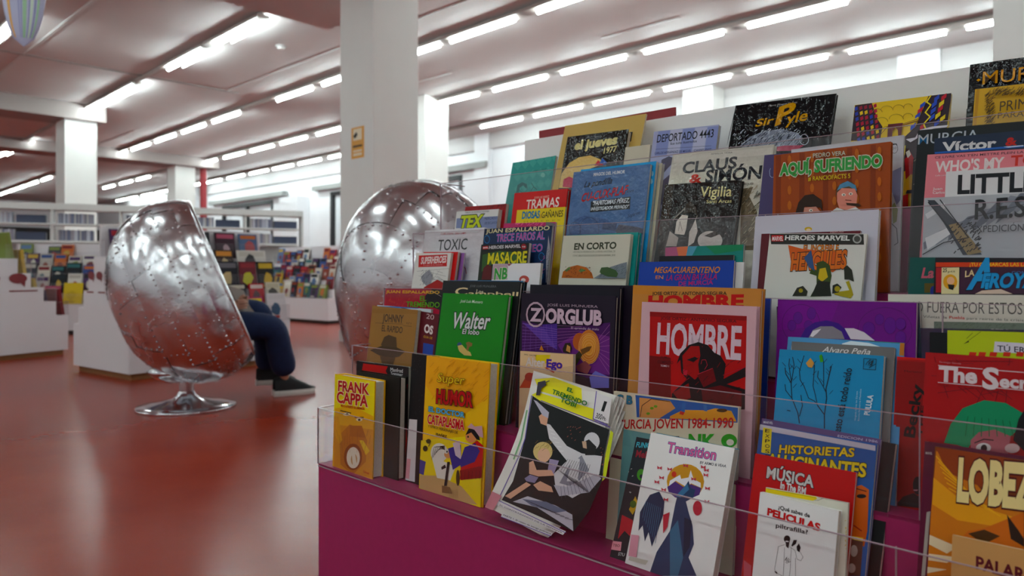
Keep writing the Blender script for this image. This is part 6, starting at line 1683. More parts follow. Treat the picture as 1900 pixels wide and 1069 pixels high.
'claus': '''P|dcd8cc|29 2691 2111 2682 2110 2542 52 2546
T|AMALIA VERA|4a463e|866 2648 462 -11 0 32||0.05|0
T|CLAUS|24262a|280 2306 1167 30 0 228||0.05|0.05
T|SIMÓN|24262a|824 2087 1141 9 0 245||0.05|0.05
T|&|b03028|472 2102 275 -2 0 169||0.05|0.06
T|MARQUES|4a463e|1566 1981 266 -1 0 38||0.05|0.02
P|6a5c48|1613 1911 1837 1935 1786 1753 1974 1453 2031 733 1735 732
L|a89c84|15|1841 1438 1884 1511
L|a89c84|14|2066 1308 2150 1369
L|a89c84|15|1823 1118 1900 1162
L|a89c84|14|1964 1131 2003 1219
L|a89c84|14|1812 850 1855 912
L|a89c84|15|2004 1383 2045 1445
L|a89c84|15|1868 1885 1913 1961
L|a89c84|15|1807 1420 1843 1487
L|a89c84|14|2013 1292 2064 1347
L|a89c84|15|1675 1744 1758 1835
L|a89c84|15|2027 1652 2062 1699
L|a89c84|14|1953 926 2029 963
L|a89c84|15|1751 1141 1804 1193
L|a89c84|15|1739 1901 1808 1955
L|a89c84|14|1966 1184 1999 1241
L|a89c84|14|2061 1096 2144 1151
L|a89c84|15|1920 1503 1980 1584
L|a89c84|15|1996 1718 2052 1764
L|a89c84|14|2044 1329 2089 1391
L|a89c84|15|1932 1442 1978 1492
L|a89c84|15|1777 1564 1841 1644
L|a89c84|14|2077 866 2154 913
L|a89c84|15|1924 1562 2006 1630
L|a89c84|15|1904 1200 1966 1288
L|a89c84|14|2129 1029 2197 1094
L|a89c84|15|1907 1285 1951 1372
L|a89c84|14|2068 1121 2135 1177
L|a89c84|15|1674 1597 1739 1689
L|a89c84|15|1796 1792 1863 1845
L|a89c84|15|1777 1040 1831 1113
L|a89c84|15|1855 1099 1913 1158
L|a89c84|15|1953 1492 2017 1574
L|a89c84|15|1849 1868 1918 1933
L|a89c84|14|2007 1119 2059 1179
L|a89c84|14|2047 1265 2132 1311
L|a89c84|15|2013 1805 2078 1881
L|a89c84|14|1879 1078 1955 1160
L|a89c84|15|1988 1782 2052 1826
L|a89c84|14|2069 1312 2135 1384
L|a89c84|14|1775 867 1849 946
L|4a4438|15|1883 1463 1950 1498
L|4a4438|15|1729 1658 1794 1708
L|4a4438|15|1756 1235 1818 1275
L|4a4438|15|1755 1644 1789 1724
L|4a4438|14|1977 864 2049 917
L|4a4438|15|1967 1598 2037 1661
L|4a4438|15|1745 1144 1804 1205
L|4a4438|15|1702 1436 1732 1492
L|4a4438|15|1936 1380 1987 1426
L|4a4438|14|2023 1128 2074 1194
L|4a4438|15|1954 1752 1984 1809
L|4a4438|15|1887 1703 1941 1763
L|4a4438|15|1895 1737 1956 1809
L|4a4438|14|2125 1071 2155 1129
L|4a4438|14|2146 938 2214 1003
L|4a4438|15|1831 1093 1877 1172
L|4a4438|15|1893 1530 1957 1582
L|4a4438|15|1919 1791 1951 1844
L|4a4438|15|2035 1629 2075 1672
L|4a4438|14|2049 1044 2097 1118
L|4a4438|15|1709 1760 1767 1837
L|4a4438|15|1761 940 1833 975
L|4a4438|14|1879 966 1904 1039
L|4a4438|15|1822 1455 1886 1511
L|4a4438|15|1684 1630 1730 1672
L|4a4438|15|1747 1228 1821 1266
L|4a4438|14|2069 859 2097 907
L|4a4438|15|1675 1801 1716 1879
L|4a4438|15|1789 1023 1851 1075
L|4a4438|15|1970 1763 2034 1804''',
'purpleed': '''L|a8b4d0|9|141 2197 127 2153 143 2062 181 2025 221 2029''',
'aqui': '''P|82390e|34 2374 128 2372 175 -29 82 -31
P|82390e|453 2371 543 2369 584 -23 496 -24
P|82390e|854 2369 939 2366 976 -16 891 -18
P|82390e|1237 2366 1319 2364 1350 -10 1269 -12
P|82390e|1604 2364 1682 2362 1709 -5 1632 -6
P|b8681c|320 2267 310 2209 284 2188 257 2215 245 2275 254 2333 280 2354 307 2327
P|b8681c|327 2002 317 1944 291 1922 264 1949 251 2009 261 2067 287 2088 314 2061
P|b8681c|333 1737 324 1680 298 1658 271 1684 258 1743 268 1801 294 1823 321 1797
P|b8681c|340 1474 330 1416 305 1394 278 1420 265 1479 275 1536 300 1559 327 1533
P|b8681c|347 1211 337 1154 311 1131 284 1156 272 1215 281 1272 307 1295 334 1270
P|b8681c|353 949 344 892 318 869 291 893 279 952 288 1009 314 1032 341 1007
P|b8681c|360 688 350 631 325 607 298 632 285 690 295 747 321 770 347 746
P|b8681c|366 428 357 370 331 347 305 371 292 428 302 486 327 509 354 485
P|b8681c|706 2261 697 2204 672 2183 646 2210 634 2269 643 2325 668 2346 694 2319
P|b8681c|712 2001 703 1945 678 1923 652 1950 640 2008 649 2065 674 2086 700 2059
P|b8681c|718 1742 709 1686 684 1664 658 1690 646 1748 655 1805 680 1826 706 1800
P|b8681c|724 1484 715 1428 690 1406 664 1431 652 1489 661 1546 686 1567 712 1542
P|b8681c|730 1227 721 1171 696 1149 670 1173 658 1231 668 1287 692 1309 718 1284
P|b8681c|736 971 727 914 702 892 676 916 664 973 674 1030 698 1052 724 1028
P|b8681c|742 715 733 659 708 636 682 660 670 717 680 773 704 796 730 772
P|b8681c|748 460 739 404 714 381 688 404 676 461 686 517 710 540 736 516
P|b8681c|1076 2255 1067 2200 1044 2179 1019 2205 1007 2263 1016 2318 1040 2338 1065 2312
P|b8681c|1082 2000 1073 1945 1049 1924 1024 1950 1013 2007 1022 2063 1046 2083 1070 2058
P|b8681c|1087 1747 1078 1692 1054 1671 1029 1696 1018 1753 1027 1808 1051 1829 1076 1804
P|b8681c|1092 1494 1083 1439 1060 1418 1035 1443 1023 1499 1032 1554 1056 1576 1081 1551
P|b8681c|1097 1242 1089 1187 1065 1166 1040 1190 1029 1246 1038 1301 1062 1323 1086 1299
P|b8681c|1103 991 1094 936 1070 914 1045 938 1034 994 1043 1049 1067 1071 1092 1047
P|b8681c|1108 741 1099 686 1076 663 1051 687 1040 743 1048 798 1072 820 1097 796
P|b8681c|1113 491 1104 436 1081 413 1056 436 1045 492 1054 547 1077 570 1102 546
P|b8681c|1432 2249 1423 2195 1400 2175 1376 2200 1365 2257 1374 2311 1397 2331 1421 2305
P|b8681c|1436 2000 1428 1946 1405 1925 1381 1951 1370 2007 1379 2061 1402 2081 1426 2056
P|b8681c|1441 1752 1432 1698 1409 1677 1386 1702 1375 1757 1384 1812 1406 1832 1430 1807
P|b8681c|1446 1504 1437 1450 1414 1429 1390 1453 1380 1509 1388 1563 1411 1584 1435 1559
P|b8681c|1450 1257 1442 1203 1419 1182 1395 1206 1384 1261 1393 1315 1416 1336 1440 1312
P|b8681c|1455 1011 1446 957 1424 935 1400 959 1389 1014 1398 1068 1421 1089 1444 1066
P|b8681c|1459 766 1451 712 1428 690 1405 713 1394 767 1402 822 1425 843 1449 820
P|b8681c|1464 521 1456 467 1433 445 1409 467 1399 522 1407 576 1430 598 1454 575
P|b8681c|1773 2243 1764 2191 1742 2171 1719 2196 1709 2251 1717 2304 1740 2324 1762 2299
P|b8681c|1777 1999 1768 1946 1746 1926 1723 1951 1713 2006 1722 2059 1744 2079 1767 2054
P|b8681c|1781 1756 1773 1703 1750 1683 1728 1707 1717 1762 1726 1815 1748 1835 1771 1811
P|b8681c|1785 1513 1777 1460 1755 1440 1732 1464 1722 1518 1730 1571 1752 1592 1775 1568
P|b8681c|1789 1271 1781 1218 1759 1198 1736 1221 1726 1275 1734 1328 1756 1349 1779 1325
P|b8681c|1793 1030 1785 977 1763 956 1740 979 1730 1033 1738 1086 1760 1107 1783 1084
P|b8681c|1797 789 1789 737 1767 715 1744 738 1734 791 1742 844 1764 866 1787 843
P|b8681c|1801 549 1793 497 1771 475 1748 497 1738 550 1747 603 1768 625 1791 603
T|PEDRO VERA|d0c8b0|690 2258 534 -13 0 73|1c140c|0.04|0.03
T|AQUÍ, SUFRIENDO|4c9c54|121 2017 1667 -19 0 193|d8d4c0|0.09|0.08
T|# RANCIOFACTS 5|e0c028|619 1868 687 -11 0 73|1c140c|0.04|0.03
P|5c4630|1079 1590 1099 1726 1192 1797 1322 1797 1398 1721 1422 1602
P|5c8cac|1100 1667 1144 1762 1266 1810 1390 1729 1414 1634 1287 1722 1175 1700
P|d88c7c|1101 1628 1175 1700 1380 1675 1423 1564 1404 1372 1295 1324 1144 1365 1104 1490
P|e8dcd0|1241 1585 1240 1578 1235 1572 1228 1567 1218 1565 1208 1564 1197 1566 1188 1570 1180 1576 1175 1583 1173 1590 1175 1598 1180 1604 1187 1608 1196 1611 1207 1611 1217 1609 1227 1605 1234 1600 1239 1593
P|e8dcd0|1352 1592 1351 1585 1346 1579 1339 1574 1330 1572 1319 1572 1309 1573 1300 1577 1292 1583 1287 1590 1286 1597 1287 1605 1292 1611 1299 1615 1308 1618 1318 1618 1329 1616 1338 1612 1346 1607 1350 1600
P|141414|1222 1583 1222 1579 1220 1576 1218 1574 1215 1572 1211 1572 1208 1573 1205 1575 1202 1577 1200 1581 1200 1585 1200 1588 1202 1591 1204 1594 1207 1595 1211 1595 1214 1595 1218 1593 1220 1590 1222 1587
P|141414|1330 1590 1330 1587 1328 1583 1326 1581 1323 1580 1319 1579 1316 1580 1313 1582 1310 1585 1309 1588 1308 1592 1308 1595 1310 1599 1312 1601 1315 1602 1319 1603 1322 1602 1325 1600 1328 1597 1330 1594
P|3a2414|1247 1452 1440 1427 1484 1397 1441 1377 1263 1412
L|7c3c30|12|1239 1500 1328 1485
P|dcdcd8|1012 1318 1106 1383 1239 1328 1404 1372 1471 1314 1479 1252 1013 1279
P|301c12|421 1338 466 1514 573 1628 713 1638 853 1527 877 1326 836 1401 577 1434 540 1326
P|d09080|566 1418 765 1421 846 1320 560 1321
P|e8dcd0|711 1361 710 1353 705 1347 698 1342 690 1339 680 1338 670 1340 661 1344 654 1350 649 1357 647 1364 649 1372 653 1378 660 1383 669 1386 679 1387 688 1385 697 1381 705 1375 709 1368
P|141414|695 1357 695 1354 693 1351 690 1348 687 1346 684 1346 680 1347 676 1349 674 1352 672 1355 671 1359 672 1363 673 1366 676 1368 679 1370 683 1370 687 1369 690 1368 693 1365 695 1361''',
'whiteaqui': '''L|4a484c|7|1771 2345 1770 2325 1765 2307 1758 2292 1747 2281 1735 2274 1722 2273 1708 2278 1695 2287 1684 2301 1675 2319 1669 2339 1667 2359 1668 2380 1673 2398 1680 2413 1691 2424 1703 2430 1716 2431 1730 2427 1743 2417 1754 2403 1763 2386 1768 2366 1771 2345
L|4a484c|5|1713 2357 1713 2353 1711 2349 1709 2346 1706 2344 1703 2343 1700 2343 1696 2344 1693 2346 1690 2349 1687 2352 1686 2356 1685 2360 1686 2364 1687 2368 1689 2371 1692 2373 1695 2374 1699 2374 1702 2373 1706 2371 1708 2368 1711 2365 1712 2361 1713 2357
L|4a484c|5|1751 2358 1750 2354 1749 2351 1747 2348 1744 2346 1741 2345 1738 2345 1734 2346 1731 2348 1728 2351 1725 2354 1724 2358 1723 2362 1724 2366 1725 2369 1727 2372 1730 2374 1733 2376 1737 2376 1740 2375 1743 2373 1746 2370 1749 2366 1750 2362 1751 2358
P|2a282c|1674 2410 1689 2442 1750 2434 1766 2397 1735 2418
P|9aa078|1716 1389 1750 1445 1807 1323 1796 1129 1744 1093
L|6a6870|12|1726 1094 1799 1012 1825 779 1773 742
P|8c8ca8|1689 1966 1836 2028 1840 1477 1786 1403 1700 1646''',
'res': '''P|6c707c|12 762 222 937 525 1069 587 1014 257 829 26 653
P|8a8e98|185 830 404 1038 673 1133 734 1079 439 917 183 716
P|6c707c|354 898 583 1137 818 1196 877 1142 618 1003 337 778
P|8a8e98|520 964 758 1234 960 1258 1018 1205 792 1087 488 839
P|6c707c|682 1029 929 1328 1100 1319 1157 1266 963 1170 636 898
P|8a8e98|841 1092 1097 1421 1237 1379 1293 1326 1130 1250 781 957
P|6c707c|997 1155 1261 1512 1372 1438 1427 1385 1293 1329 924 1014
P|8a8e98|1150 1216 1421 1601 1504 1496 1559 1443 1453 1407 1065 1071
P|dcdcde|21 1195 269 1363 303 1290 56 1121
P|e0e0e2|35 833 435 1037 468 965 74 653
P|3c4048|45 1411 141 1406 529 964 779 579 542 573 281 1042
P|9a8460|343 1022 465 1053 778 614 602 573 443 826
L|1c1c20|14|700 714 729 750
L|1c1c20|14|593 618 610 642
L|1c1c20|14|733 657 764 681
L|1c1c20|14|717 702 754 727
L|1c1c20|14|620 952 659 978
L|1c1c20|14|663 863 690 897
L|1c1c20|14|693 713 713 733
L|1c1c20|14|704 723 733 757
L|1c1c20|14|363 959 395 994
L|1c1c20|14|499 1018 519 1038
L|1c1c20|14|730 650 748 681
L|1c1c20|14|722 790 739 836
L|1c1c20|14|518 665 553 700
L|1c1c20|14|372 807 401 847
L|1c1c20|14|622 708 655 733
L|1c1c20|14|682 908 722 940
L|1c1c20|14|723 874 750 913
L|1c1c20|14|735 796 761 822
L|1c1c20|14|441 874 478 916
L|1c1c20|14|449 1014 464 1054
L|1c1c20|14|495 826 514 851
L|1c1c20|14|626 889 645 930
L|1c1c20|14|472 649 509 672
L|1c1c20|14|428 598 451 630
L|1c1c20|14|710 827 736 850
L|1c1c20|14|541 969 581 994
L|1c1c20|14|675 649 710 682
L|1c1c20|14|674 1008 692 1051
L|1c1c20|14|604 1024 637 1049
L|1c1c20|14|470 978 504 1014
L|1c1c20|14|629 905 645 925
L|1c1c20|14|549 919 590 942
L|1c1c20|14|561 877 585 922
L|1c1c20|14|487 764 525 810
L|1c1c20|14|609 996 638 1019
L|1c1c20|14|628 623 660 663
L|1c1c20|14|417 908 447 953
L|1c1c20|14|576 693 601 722
L|1c1c20|14|683 792 704 824
L|1c1c20|14|653 821 669 858
L|1c1c20|14|577 1015 610 1050
L|1c1c20|14|700 690 736 737
L|1c1c20|14|538 757 575 778
L|1c1c20|14|379 906 415 926
L|1c1c20|14|530 758 547 802
L|1c1c20|14|698 782 720 807
L|1c1c20|14|637 981 667 1010
L|1c1c20|14|741 788 765 812
L|1c1c20|14|389 744 413 771
L|1c1c20|14|615 737 647 757
L|1c1c22|15|62 1374 409 897
L|1c1c22|14|220 1402 609 823
L|1c1c22|14|19 581 291 758 594 823
L|2a2c34|10|584 1102 1259 1278
T|R.E.S.|1a1a1e|674 1092 679 22 0 286||0.05|0.03
T|EXPEDICIÓN|2a2a2e|657 898 612 12 0 97||0.05|0''',
'little': '''T|LITTLE|15151c|162 1497 969 -19 0 273||0.05|0.06
P|15151c|376 1858 464 1886 583 1876 642 1846''',
'pink': '''T|CE LIVRE VAS T'EN METTRE PLEIN LA|3a2430|106 2028 1129 9 0 35||0.05|0.01
T|WHO'S MY|e8dcdc|124 1817 886 15 0 162||0.05|0.05
T|TOY|c43c34|1089 1862 471 7 0 146||0.05|0.05
T|Juan|e8dcdc|111 1539 128 3 0 40||0.05|0.02
T|Carlos|e8dcdc|115 1480 160 3 0 40||0.05|0.02
T|Caffe Latte|e8dcdc|129 1751 154 4 0 22||0.05|0''',
'victor': '''T|Víctor|d4d4d6|111 2162 708 -3 0 145||0.05|0.06
T|&|b82c28|929 2175 143 4 0 114||0.05|0.06
P|2c5cac|15 2166 1151 2163 1152 2134 16 2139
P|c8d4e8|907 2162 1151 2163 1151 2149 969 2144''',
'murcia2': '''T|MURCIA|b8bcc0|13 2302 818 8 0 156|2c6c9c|0.01|0''',
'darkpile': '''L|7c746c|15|134 954 179 1004
L|7c746c|15|147 683 180 722
L|7c746c|15|63 1595 93 1643
L|7c746c|15|57 1474 94 1510
L|7c746c|15|103 1494 141 1515
L|7c746c|15|121 791 139 813
L|7c746c|15|48 1480 93 1504
L|7c746c|15|144 978 163 1016
L|7c746c|15|82 1928 109 1972
L|7c746c|15|122 786 164 819
L|7c746c|15|64 1079 106 1122
L|7c746c|15|116 846 159 881
L|7c746c|15|97 975 115 1002
L|7c746c|15|72 1941 91 1961
L|7c746c|15|93 1713 127 1753
L|7c746c|15|119 1359 144 1403
L|7c746c|15|84 599 127 640
L|7c746c|15|82 707 112 758
L|7c746c|15|98 1051 120 1102
L|7c746c|15|103 1098 137 1134
L|7c746c|15|80 1476 122 1498
L|7c746c|15|74 806 110 850
L|7c746c|15|155 764 175 796
L|7c746c|15|65 890 101 932
L|7c746c|15|86 1762 113 1804
L|7c746c|15|18 2079 53 2112
L|7c746c|15|95 1224 133 1275
L|7c746c|15|118 1420 142 1469
L|7c746c|15|51 1201 76 1233
L|7c746c|15|79 1628 124 1675
L|7c746c|15|140 730 171 775
L|7c746c|15|156 766 195 818
L|7c746c|15|29 1698 61 1743
L|7c746c|15|82 862 109 897
L|7c746c|15|117 1247 157 1295
L|7c746c|15|101 1845 132 1878
L|7c746c|15|115 1559 136 1588
L|7c746c|15|89 1691 122 1712
L|7c746c|15|101 819 128 842
L|7c746c|15|131 889 158 926
L|3c4c7c|15|133 1599 161 1626
L|3c4c7c|15|97 1894 118 1917
L|3c4c7c|15|118 1815 159 1841
L|3c4c7c|15|106 1694 132 1720
L|3c4c7c|15|142 1513 177 1562
L|3c4c7c|15|126 1917 146 1941
L|3c4c7c|15|104 1850 121 1895
L|3c4c7c|15|127 1628 170 1663
L|3c4c7c|15|115 1960 147 1992
L|3c4c7c|15|101 1473 121 1512
L|3c4c7c|15|89 1958 130 2001
L|3c4c7c|15|124 1658 163 1685
L|3c4c7c|15|134 1674 164 1700
L|3c4c7c|15|101 1475 130 1496
L|3c4c7c|15|122 1820 160 1842
L|3c4c7c|15|122 1579 155 1620
L|3c4c7c|15|103 1549 128 1583
L|3c4c7c|15|91 1758 133 1799
L|3c4c7c|15|108 1564 142 1606
L|3c4c7c|15|85 1921 122 1951''',
'tealtop': '''P|4c9c94|57 1757 168 1877 335 1749 231 1602
P|4c9c94|133 1428 244 1548 408 1423 305 1276
P|4c9c94|209 1102 318 1222 481 1100 379 954
P|4c9c94|331 1765 440 1884 602 1757 501 1611
P|4c9c94|404 1439 513 1557 674 1434 573 1289
P|4c9c94|477 1116 584 1235 744 1114 644 970
P|4c9c94|599 1773 706 1890 865 1764 765 1621
P|4c9c94|670 1450 777 1567 934 1444 835 1301
P|4c9c94|740 1130 846 1248 1002 1128 903 985
P|4c9c94|862 1780 967 1897 1123 1772 1024 1630
P|4c9c94|931 1460 1036 1577 1190 1455 1092 1313
P|4c9c94|999 1144 1103 1260 1256 1142 1158 1000
P|4c9c94|1120 1788 1224 1903 1376 1779 1279 1638
P|4c9c94|1186 1471 1290 1586 1441 1465 1344 1325
P|4c9c94|1252 1157 1355 1273 1504 1155 1409 1014
P|4c9c94|1373 1795 1475 1909 1624 1787 1528 1647
P|4c9c94|1437 1481 1539 1595 1687 1475 1592 1336
P|4c9c94|1501 1170 1602 1285 1749 1168 1654 1029
T|amaia arrazola|1c4c4c|778 1499 495 12 0 43||0.05|0
P|7cb8b0|1235 1363 1235 1344 1229 1327 1216 1315 1198 1309 1176 1308 1153 1314 1131 1325 1112 1341 1098 1360 1090 1380 1090 1399 1096 1415 1109 1427 1128 1434 1149 1434 1172 1428 1194 1417 1213 1401 1227 1383
P|1c5c5c|326 1038 324 1195 479 1257 662 1185 678 1054 534 1163 425 1106 428 976 318 924
L|1c5c5c|16|699 1078 701 1045 693 1016 675 993 649 976 616 966 578 966 538 974 499 990 463 1014 433 1043 411 1075 398 1109 395 1142 404 1171 422 1195 449 1212 482 1221 521 1221 561 1213 600 1196 635 1172 665 1143 687 1111 699 1078
L|1c5c5c|21|816 937 915 1081 812 1195
L|1c5c5c|21|915 1081 1045 991
T|manual|1c4c4c|258 888 335 10 0 43||0.05|0''',
'jueves': '''T|el jueves|d8cc94|282 1872 1255 38 0 219|141010|0.03|0.08
T|1977|d8cc94|1197 1695 366 23 0 143||0.05|0.03
P|d8b878|8 927 18 1290 204 1544 474 1667 817 1686 1124 1566 1283 1460 940 1369 562 1254 426 1072 343 910
P|b82c48|125 945 113 1139 279 1201 475 1117 492 902
P|b82c38|987 1413 1072 1547 1265 1415
P|3858a8|1132 1472 1185 1593 1367 1453 1293 1413''',
'deport': '''P|8890c0|118 1973 408 1967 398 1418 99 1418
P|b8b8d0|428 1965 710 1959 703 1395 411 1395
P|8890c0|729 1957 1004 1951 999 1373 716 1372
P|b8b8d0|1023 1949 1291 1943 1288 1352 1012 1351
P|8890c0|1309 1941 1570 1936 1569 1331 1300 1330
T|DEPORTADO 4443|14141c|105 1715 1356 0 0 172||0.05|0.02
T|Sus tuits ilustrados|24242e|456 1632 637 6 0 53||0.05|0.02
L|4a4a5c|7|107 1564 1440 1529
T|CARLOS HERNÁNDEZ DE MIGUEL - IOANNES ENSIS|2c2c58|94 1449 1359 -18 0 50||0.05|0.02
P|2a2040|289 1314 460 1382 554 1348 547 1190 468 1115 367 988 305 1098
P|5c5488|289 1206 390 1240 381 1094 305 1098
P|3a3058|360 829 547 978 579 555 423 297''',
'pyle': '''T|Pierre Mousse Dubois|b8b4b0|716 2192 572 6 13 43||0.05|0
T|Sir|c8943c|503 1790 363 39 30 156|3a2410|0.02|0.04
T|P|c8943c|913 1783 340 96 35 369|3a2410|0.02|0.06
T|yle|c8943c|1130 1791 402 40 21 217|3a2410|0.02|0.03
P|8c90a0|248 1415 431 1588 705 1688 1066 1696 1394 1585 1526 1455 1435 1305 975 1258 395 1299
L|2a2c34|12|1360 1398 1387 1453
L|2a2c34|13|490 1615 551 1663
L|2a2c34|12|1119 1634 1168 1700
L|2a2c34|12|1502 1350 1560 1383
L|2a2c34|13|550 1343 593 1397
L|2a2c34|13|673 1516 718 1594
L|2a2c34|12|1387 1360 1440 1424
L|2a2c34|12|1293 1416 1320 1471
L|2a2c34|12|626 1382 698 1442
L|2a2c34|12|1370 1627 1419 1670
L|2a2c34|12|1199 1506 1278 1542
L|2a2c34|13|659 1545 697 1619
L|2a2c34|13|725 1676 781 1753
L|2a2c34|13|604 1574 657 1616
L|2a2c34|12|1044 1513 1072 1565
L|2a2c34|13|698 1646 766 1724
L|2a2c34|12|942 1449 1007 1491
L|2a2c34|12|915 1521 978 1598
L|2a2c34|13|399 1483 470 1548
L|2a2c34|13|576 1333 622 1401
L|2a2c34|12|771 1352 839 1388
L|2a2c34|12|846 1368 922 1450
L|2a2c34|12|1315 1437 1369 1494
L|2a2c34|12|1016 1462 1053 1527
L|2a2c34|12|1003 1391 1039 1447
L|2a2c34|12|1144 1613 1216 1678
L|2a2c34|13|281 1379 332 1419
L|2a2c34|12|930 1553 994 1632
L|2a2c34|12|1067 1443 1095 1505
L|2a2c34|13|338 1445 413 1490
L|2a2c34|13|740 1674 808 1723
L|2a2c34|12|1258 1636 1325 1672
L|2a2c34|13|511 1511 547 1550
L|2a2c34|12|1048 1527 1100 1597
L|2a2c34|12|1402 1296 1471 1374
L|2a2c34|13|276 1459 300 1544
L|2a2c34|13|377 1555 451 1595
L|2a2c34|13|694 1535 738 1621
L|2a2c34|12|1166 1576 1235 1640
L|2a2c34|12|1127 1379 1165 1425
L|2a2c34|12|1097 1355 1138 1398
L|2a2c34|12|1506 1586 1538 1627
L|2a2c34|13|208 1712 275 1760
L|2a2c34|13|398 1347 437 1395
L|2a2c34|13|675 1629 739 1684
L|2a2c34|12|1209 1492 1245 1564
L|2a2c34|13|450 1395 486 1459
L|2a2c34|13|490 1651 564 1717
L|2a2c34|12|901 1474 969 1510
L|2a2c34|12|718 1503 750 1543
L|2a2c34|13|281 1611 360 1686
L|2a2c34|12|834 1650 910 1713
L|2a2c34|12|690 1510 732 1554
L|2a2c34|13|307 1511 350 1596
L|2a2c34|13|313 1408 384 1486
L|2a2c34|12|1440 1406 1506 1470
L|2a2c34|12|968 1332 1033 1389
L|2a2c34|12|1048 1459 1102 1517
L|2a2c34|12|1191 1443 1235 1484
L|2a2c34|13|516 1489 580 1522
L|2a2c34|13|446 1481 477 1551
L|2a2c34|12|1432 1338 1496 1397
L|2a2c34|13|533 1413 571 1498
L|2a2c34|12|1481 1402 1537 1442
L|2a2c34|13|723 1613 757 1652
L|2a2c34|12|1224 1451 1246 1536
L|2a2c34|12|1319 1625 1381 1667
L|2a2c34|12|1079 1503 1151 1561
L|2a2c34|12|1344 1457 1373 1504
L|2a2c34|13|440 1361 477 1439
L|2a2c34|12|796 1423 828 1462
L|2a2c34|13|354 1440 408 1480
L|2a2c34|12|644 1416 700 1483
L|2a2c34|12|1120 1617 1198 1647
L|2a2c34|12|1488 1465 1519 1545
L|2a2c34|12|1138 1409 1176 1447
L|2a2c34|12|1235 1551 1265 1603
L|2a2c34|12|822 1452 874 1513
L|2a2c34|13|513 1612 590 1680
L|2a2c34|12|1253 1347 1296 1388
L|2a2c34|13|231 1643 261 1729
L|2a2c34|12|1339 1510 1398 1585
L|2a2c34|12|1246 1612 1275 1672
L|2a2c34|13|509 1334 538 1418
L|2a2c34|12|1013 1539 1038 1622
L|2a2c34|12|770 1446 804 1519
L|2a2c34|13|555 1461 582 1536
L|2a2c34|12|1042 1495 1081 1533
L|2a2c34|12|1262 1635 1291 1702
L|2a2c34|12|747 1569 805 1620
L|c8ccd8|10|1133 1344 1152 1385
L|c8ccd8|10|660 1516 706 1563
L|c8ccd8|11|541 1568 561 1608
L|c8ccd8|10|1020 1437 1047 1468
L|c8ccd8|10|1064 1611 1088 1646
L|c8ccd8|10|1345 1400 1367 1452
L|c8ccd8|11|222 1661 253 1706
L|c8ccd8|10|836 1357 871 1404
L|c8ccd8|10|1293 1331 1317 1381
L|c8ccd8|10|1344 1616 1389 1650
L|c8ccd8|10|913 1553 947 1578
L|c8ccd8|10|711 1628 754 1674
L|c8ccd8|11|414 1459 462 1480
L|c8ccd8|10|1019 1609 1068 1632
L|c8ccd8|11|522 1532 556 1560
L|c8ccd8|10|818 1625 856 1645
L|c8ccd8|10|1338 1484 1383 1523
L|c8ccd8|10|848 1523 887 1556
L|c8ccd8|10|1294 1468 1310 1513
L|c8ccd8|11|323 1666 342 1703
L|c8ccd8|11|82 1632 110 1676
L|c8ccd8|10|962 1652 1011 1680
L|c8ccd8|10|853 1454 888 1483
L|c8ccd8|10|721 1494 763 1530
L|c8ccd8|10|1034 1652 1078 1700
L|c8ccd8|10|817 1617 857 1667
L|c8ccd8|10|1393 1583 1428 1619
L|c8ccd8|10|1187 1391 1217 1414
L|c8ccd8|10|1182 1550 1222 1577
L|c8ccd8|11|221 1532 271 1563
L|c8ccd8|11|223 1526 271 1564
L|c8ccd8|11|223 1561 244 1604
L|c8ccd8|11|243 1663 277 1704
L|c8ccd8|10|1380 1424 1396 1477
L|c8ccd8|11|300 1432 350 1463
L|c8ccd8|10|589 1474 625 1524
L|c8ccd8|10|898 1354 934 1374
L|c8ccd8|10|1166 1403 1194 1446
L|c8ccd8|10|962 1542 991 1571
L|c8ccd8|10|1485 1289 1512 1315
L|c8ccd8|10|1038 1315 1076 1363
L|c8ccd8|10|887 1336 912 1378
L|c8ccd8|11|385 1590 421 1620
L|c8ccd8|10|1163 1569 1214 1587
L|c8ccd8|10|1173 1324 1190 1356
L|c8ccd8|10|674 1631 701 1686
L|c8ccd8|10|901 1539 929 1561
L|c8ccd8|10|1211 1428 1251 1451
L|c8ccd8|10|1168 1618 1203 1644
L|c8ccd8|10|1436 1541 1457 1572
L|c8ccd8|11|353 1441 380 1487
L|c8ccd8|10|1078 1551 1113 1581
L|c8ccd8|10|739 1629 784 1665
L|c8ccd8|10|768 1488 816 1511
L|c8ccd8|10|1379 1519 1413 1562
L|c8ccd8|10|1121 1536 1155 1579
L|c8ccd8|10|1170 1417 1207 1453
L|c8ccd8|10|726 1534 764 1578
L|c8ccd8|11|546 1676 597 1705
L|c8ccd8|11|278 1708 317 1734
L|c8ccd8|10|1310 1493 1352 1543
L|c8ccd8|10|689 1664 736 1685
L|c8ccd8|10|1257 1637 1278 1663
L|c8ccd8|10|1428 1532 1472 1580
L|c8ccd8|10|1257 1556 1299 1599
L|c8ccd8|10|1145 1375 1168 1414
L|c8ccd8|10|503 1435 550 1472
L|c8ccd8|10|824 1576 865 1615
L|c8ccd8|10|564 1528 602 1551
L|c8ccd8|10|764 1386 800 1412
L|c8ccd8|11|127 1614 153 1651
L|c8ccd8|10|832 1637 868 1685
L|c8ccd8|10|850 1642 883 1690
L|c8ccd8|10|771 1483 802 1515
L|c8ccd8|10|692 1637 714 1677
L|c8ccd8|11|241 1434 269 1462
L|c8ccd8|10|903 1452 948 1492
L|c8ccd8|10|1241 1398 1285 1441
L|c8ccd8|10|819 1673 852 1700
L|c8ccd8|10|745 1464 779 1515
P|a83c54|1028 1303 1201 1322 1586 1301 1450 1205 1060 1220
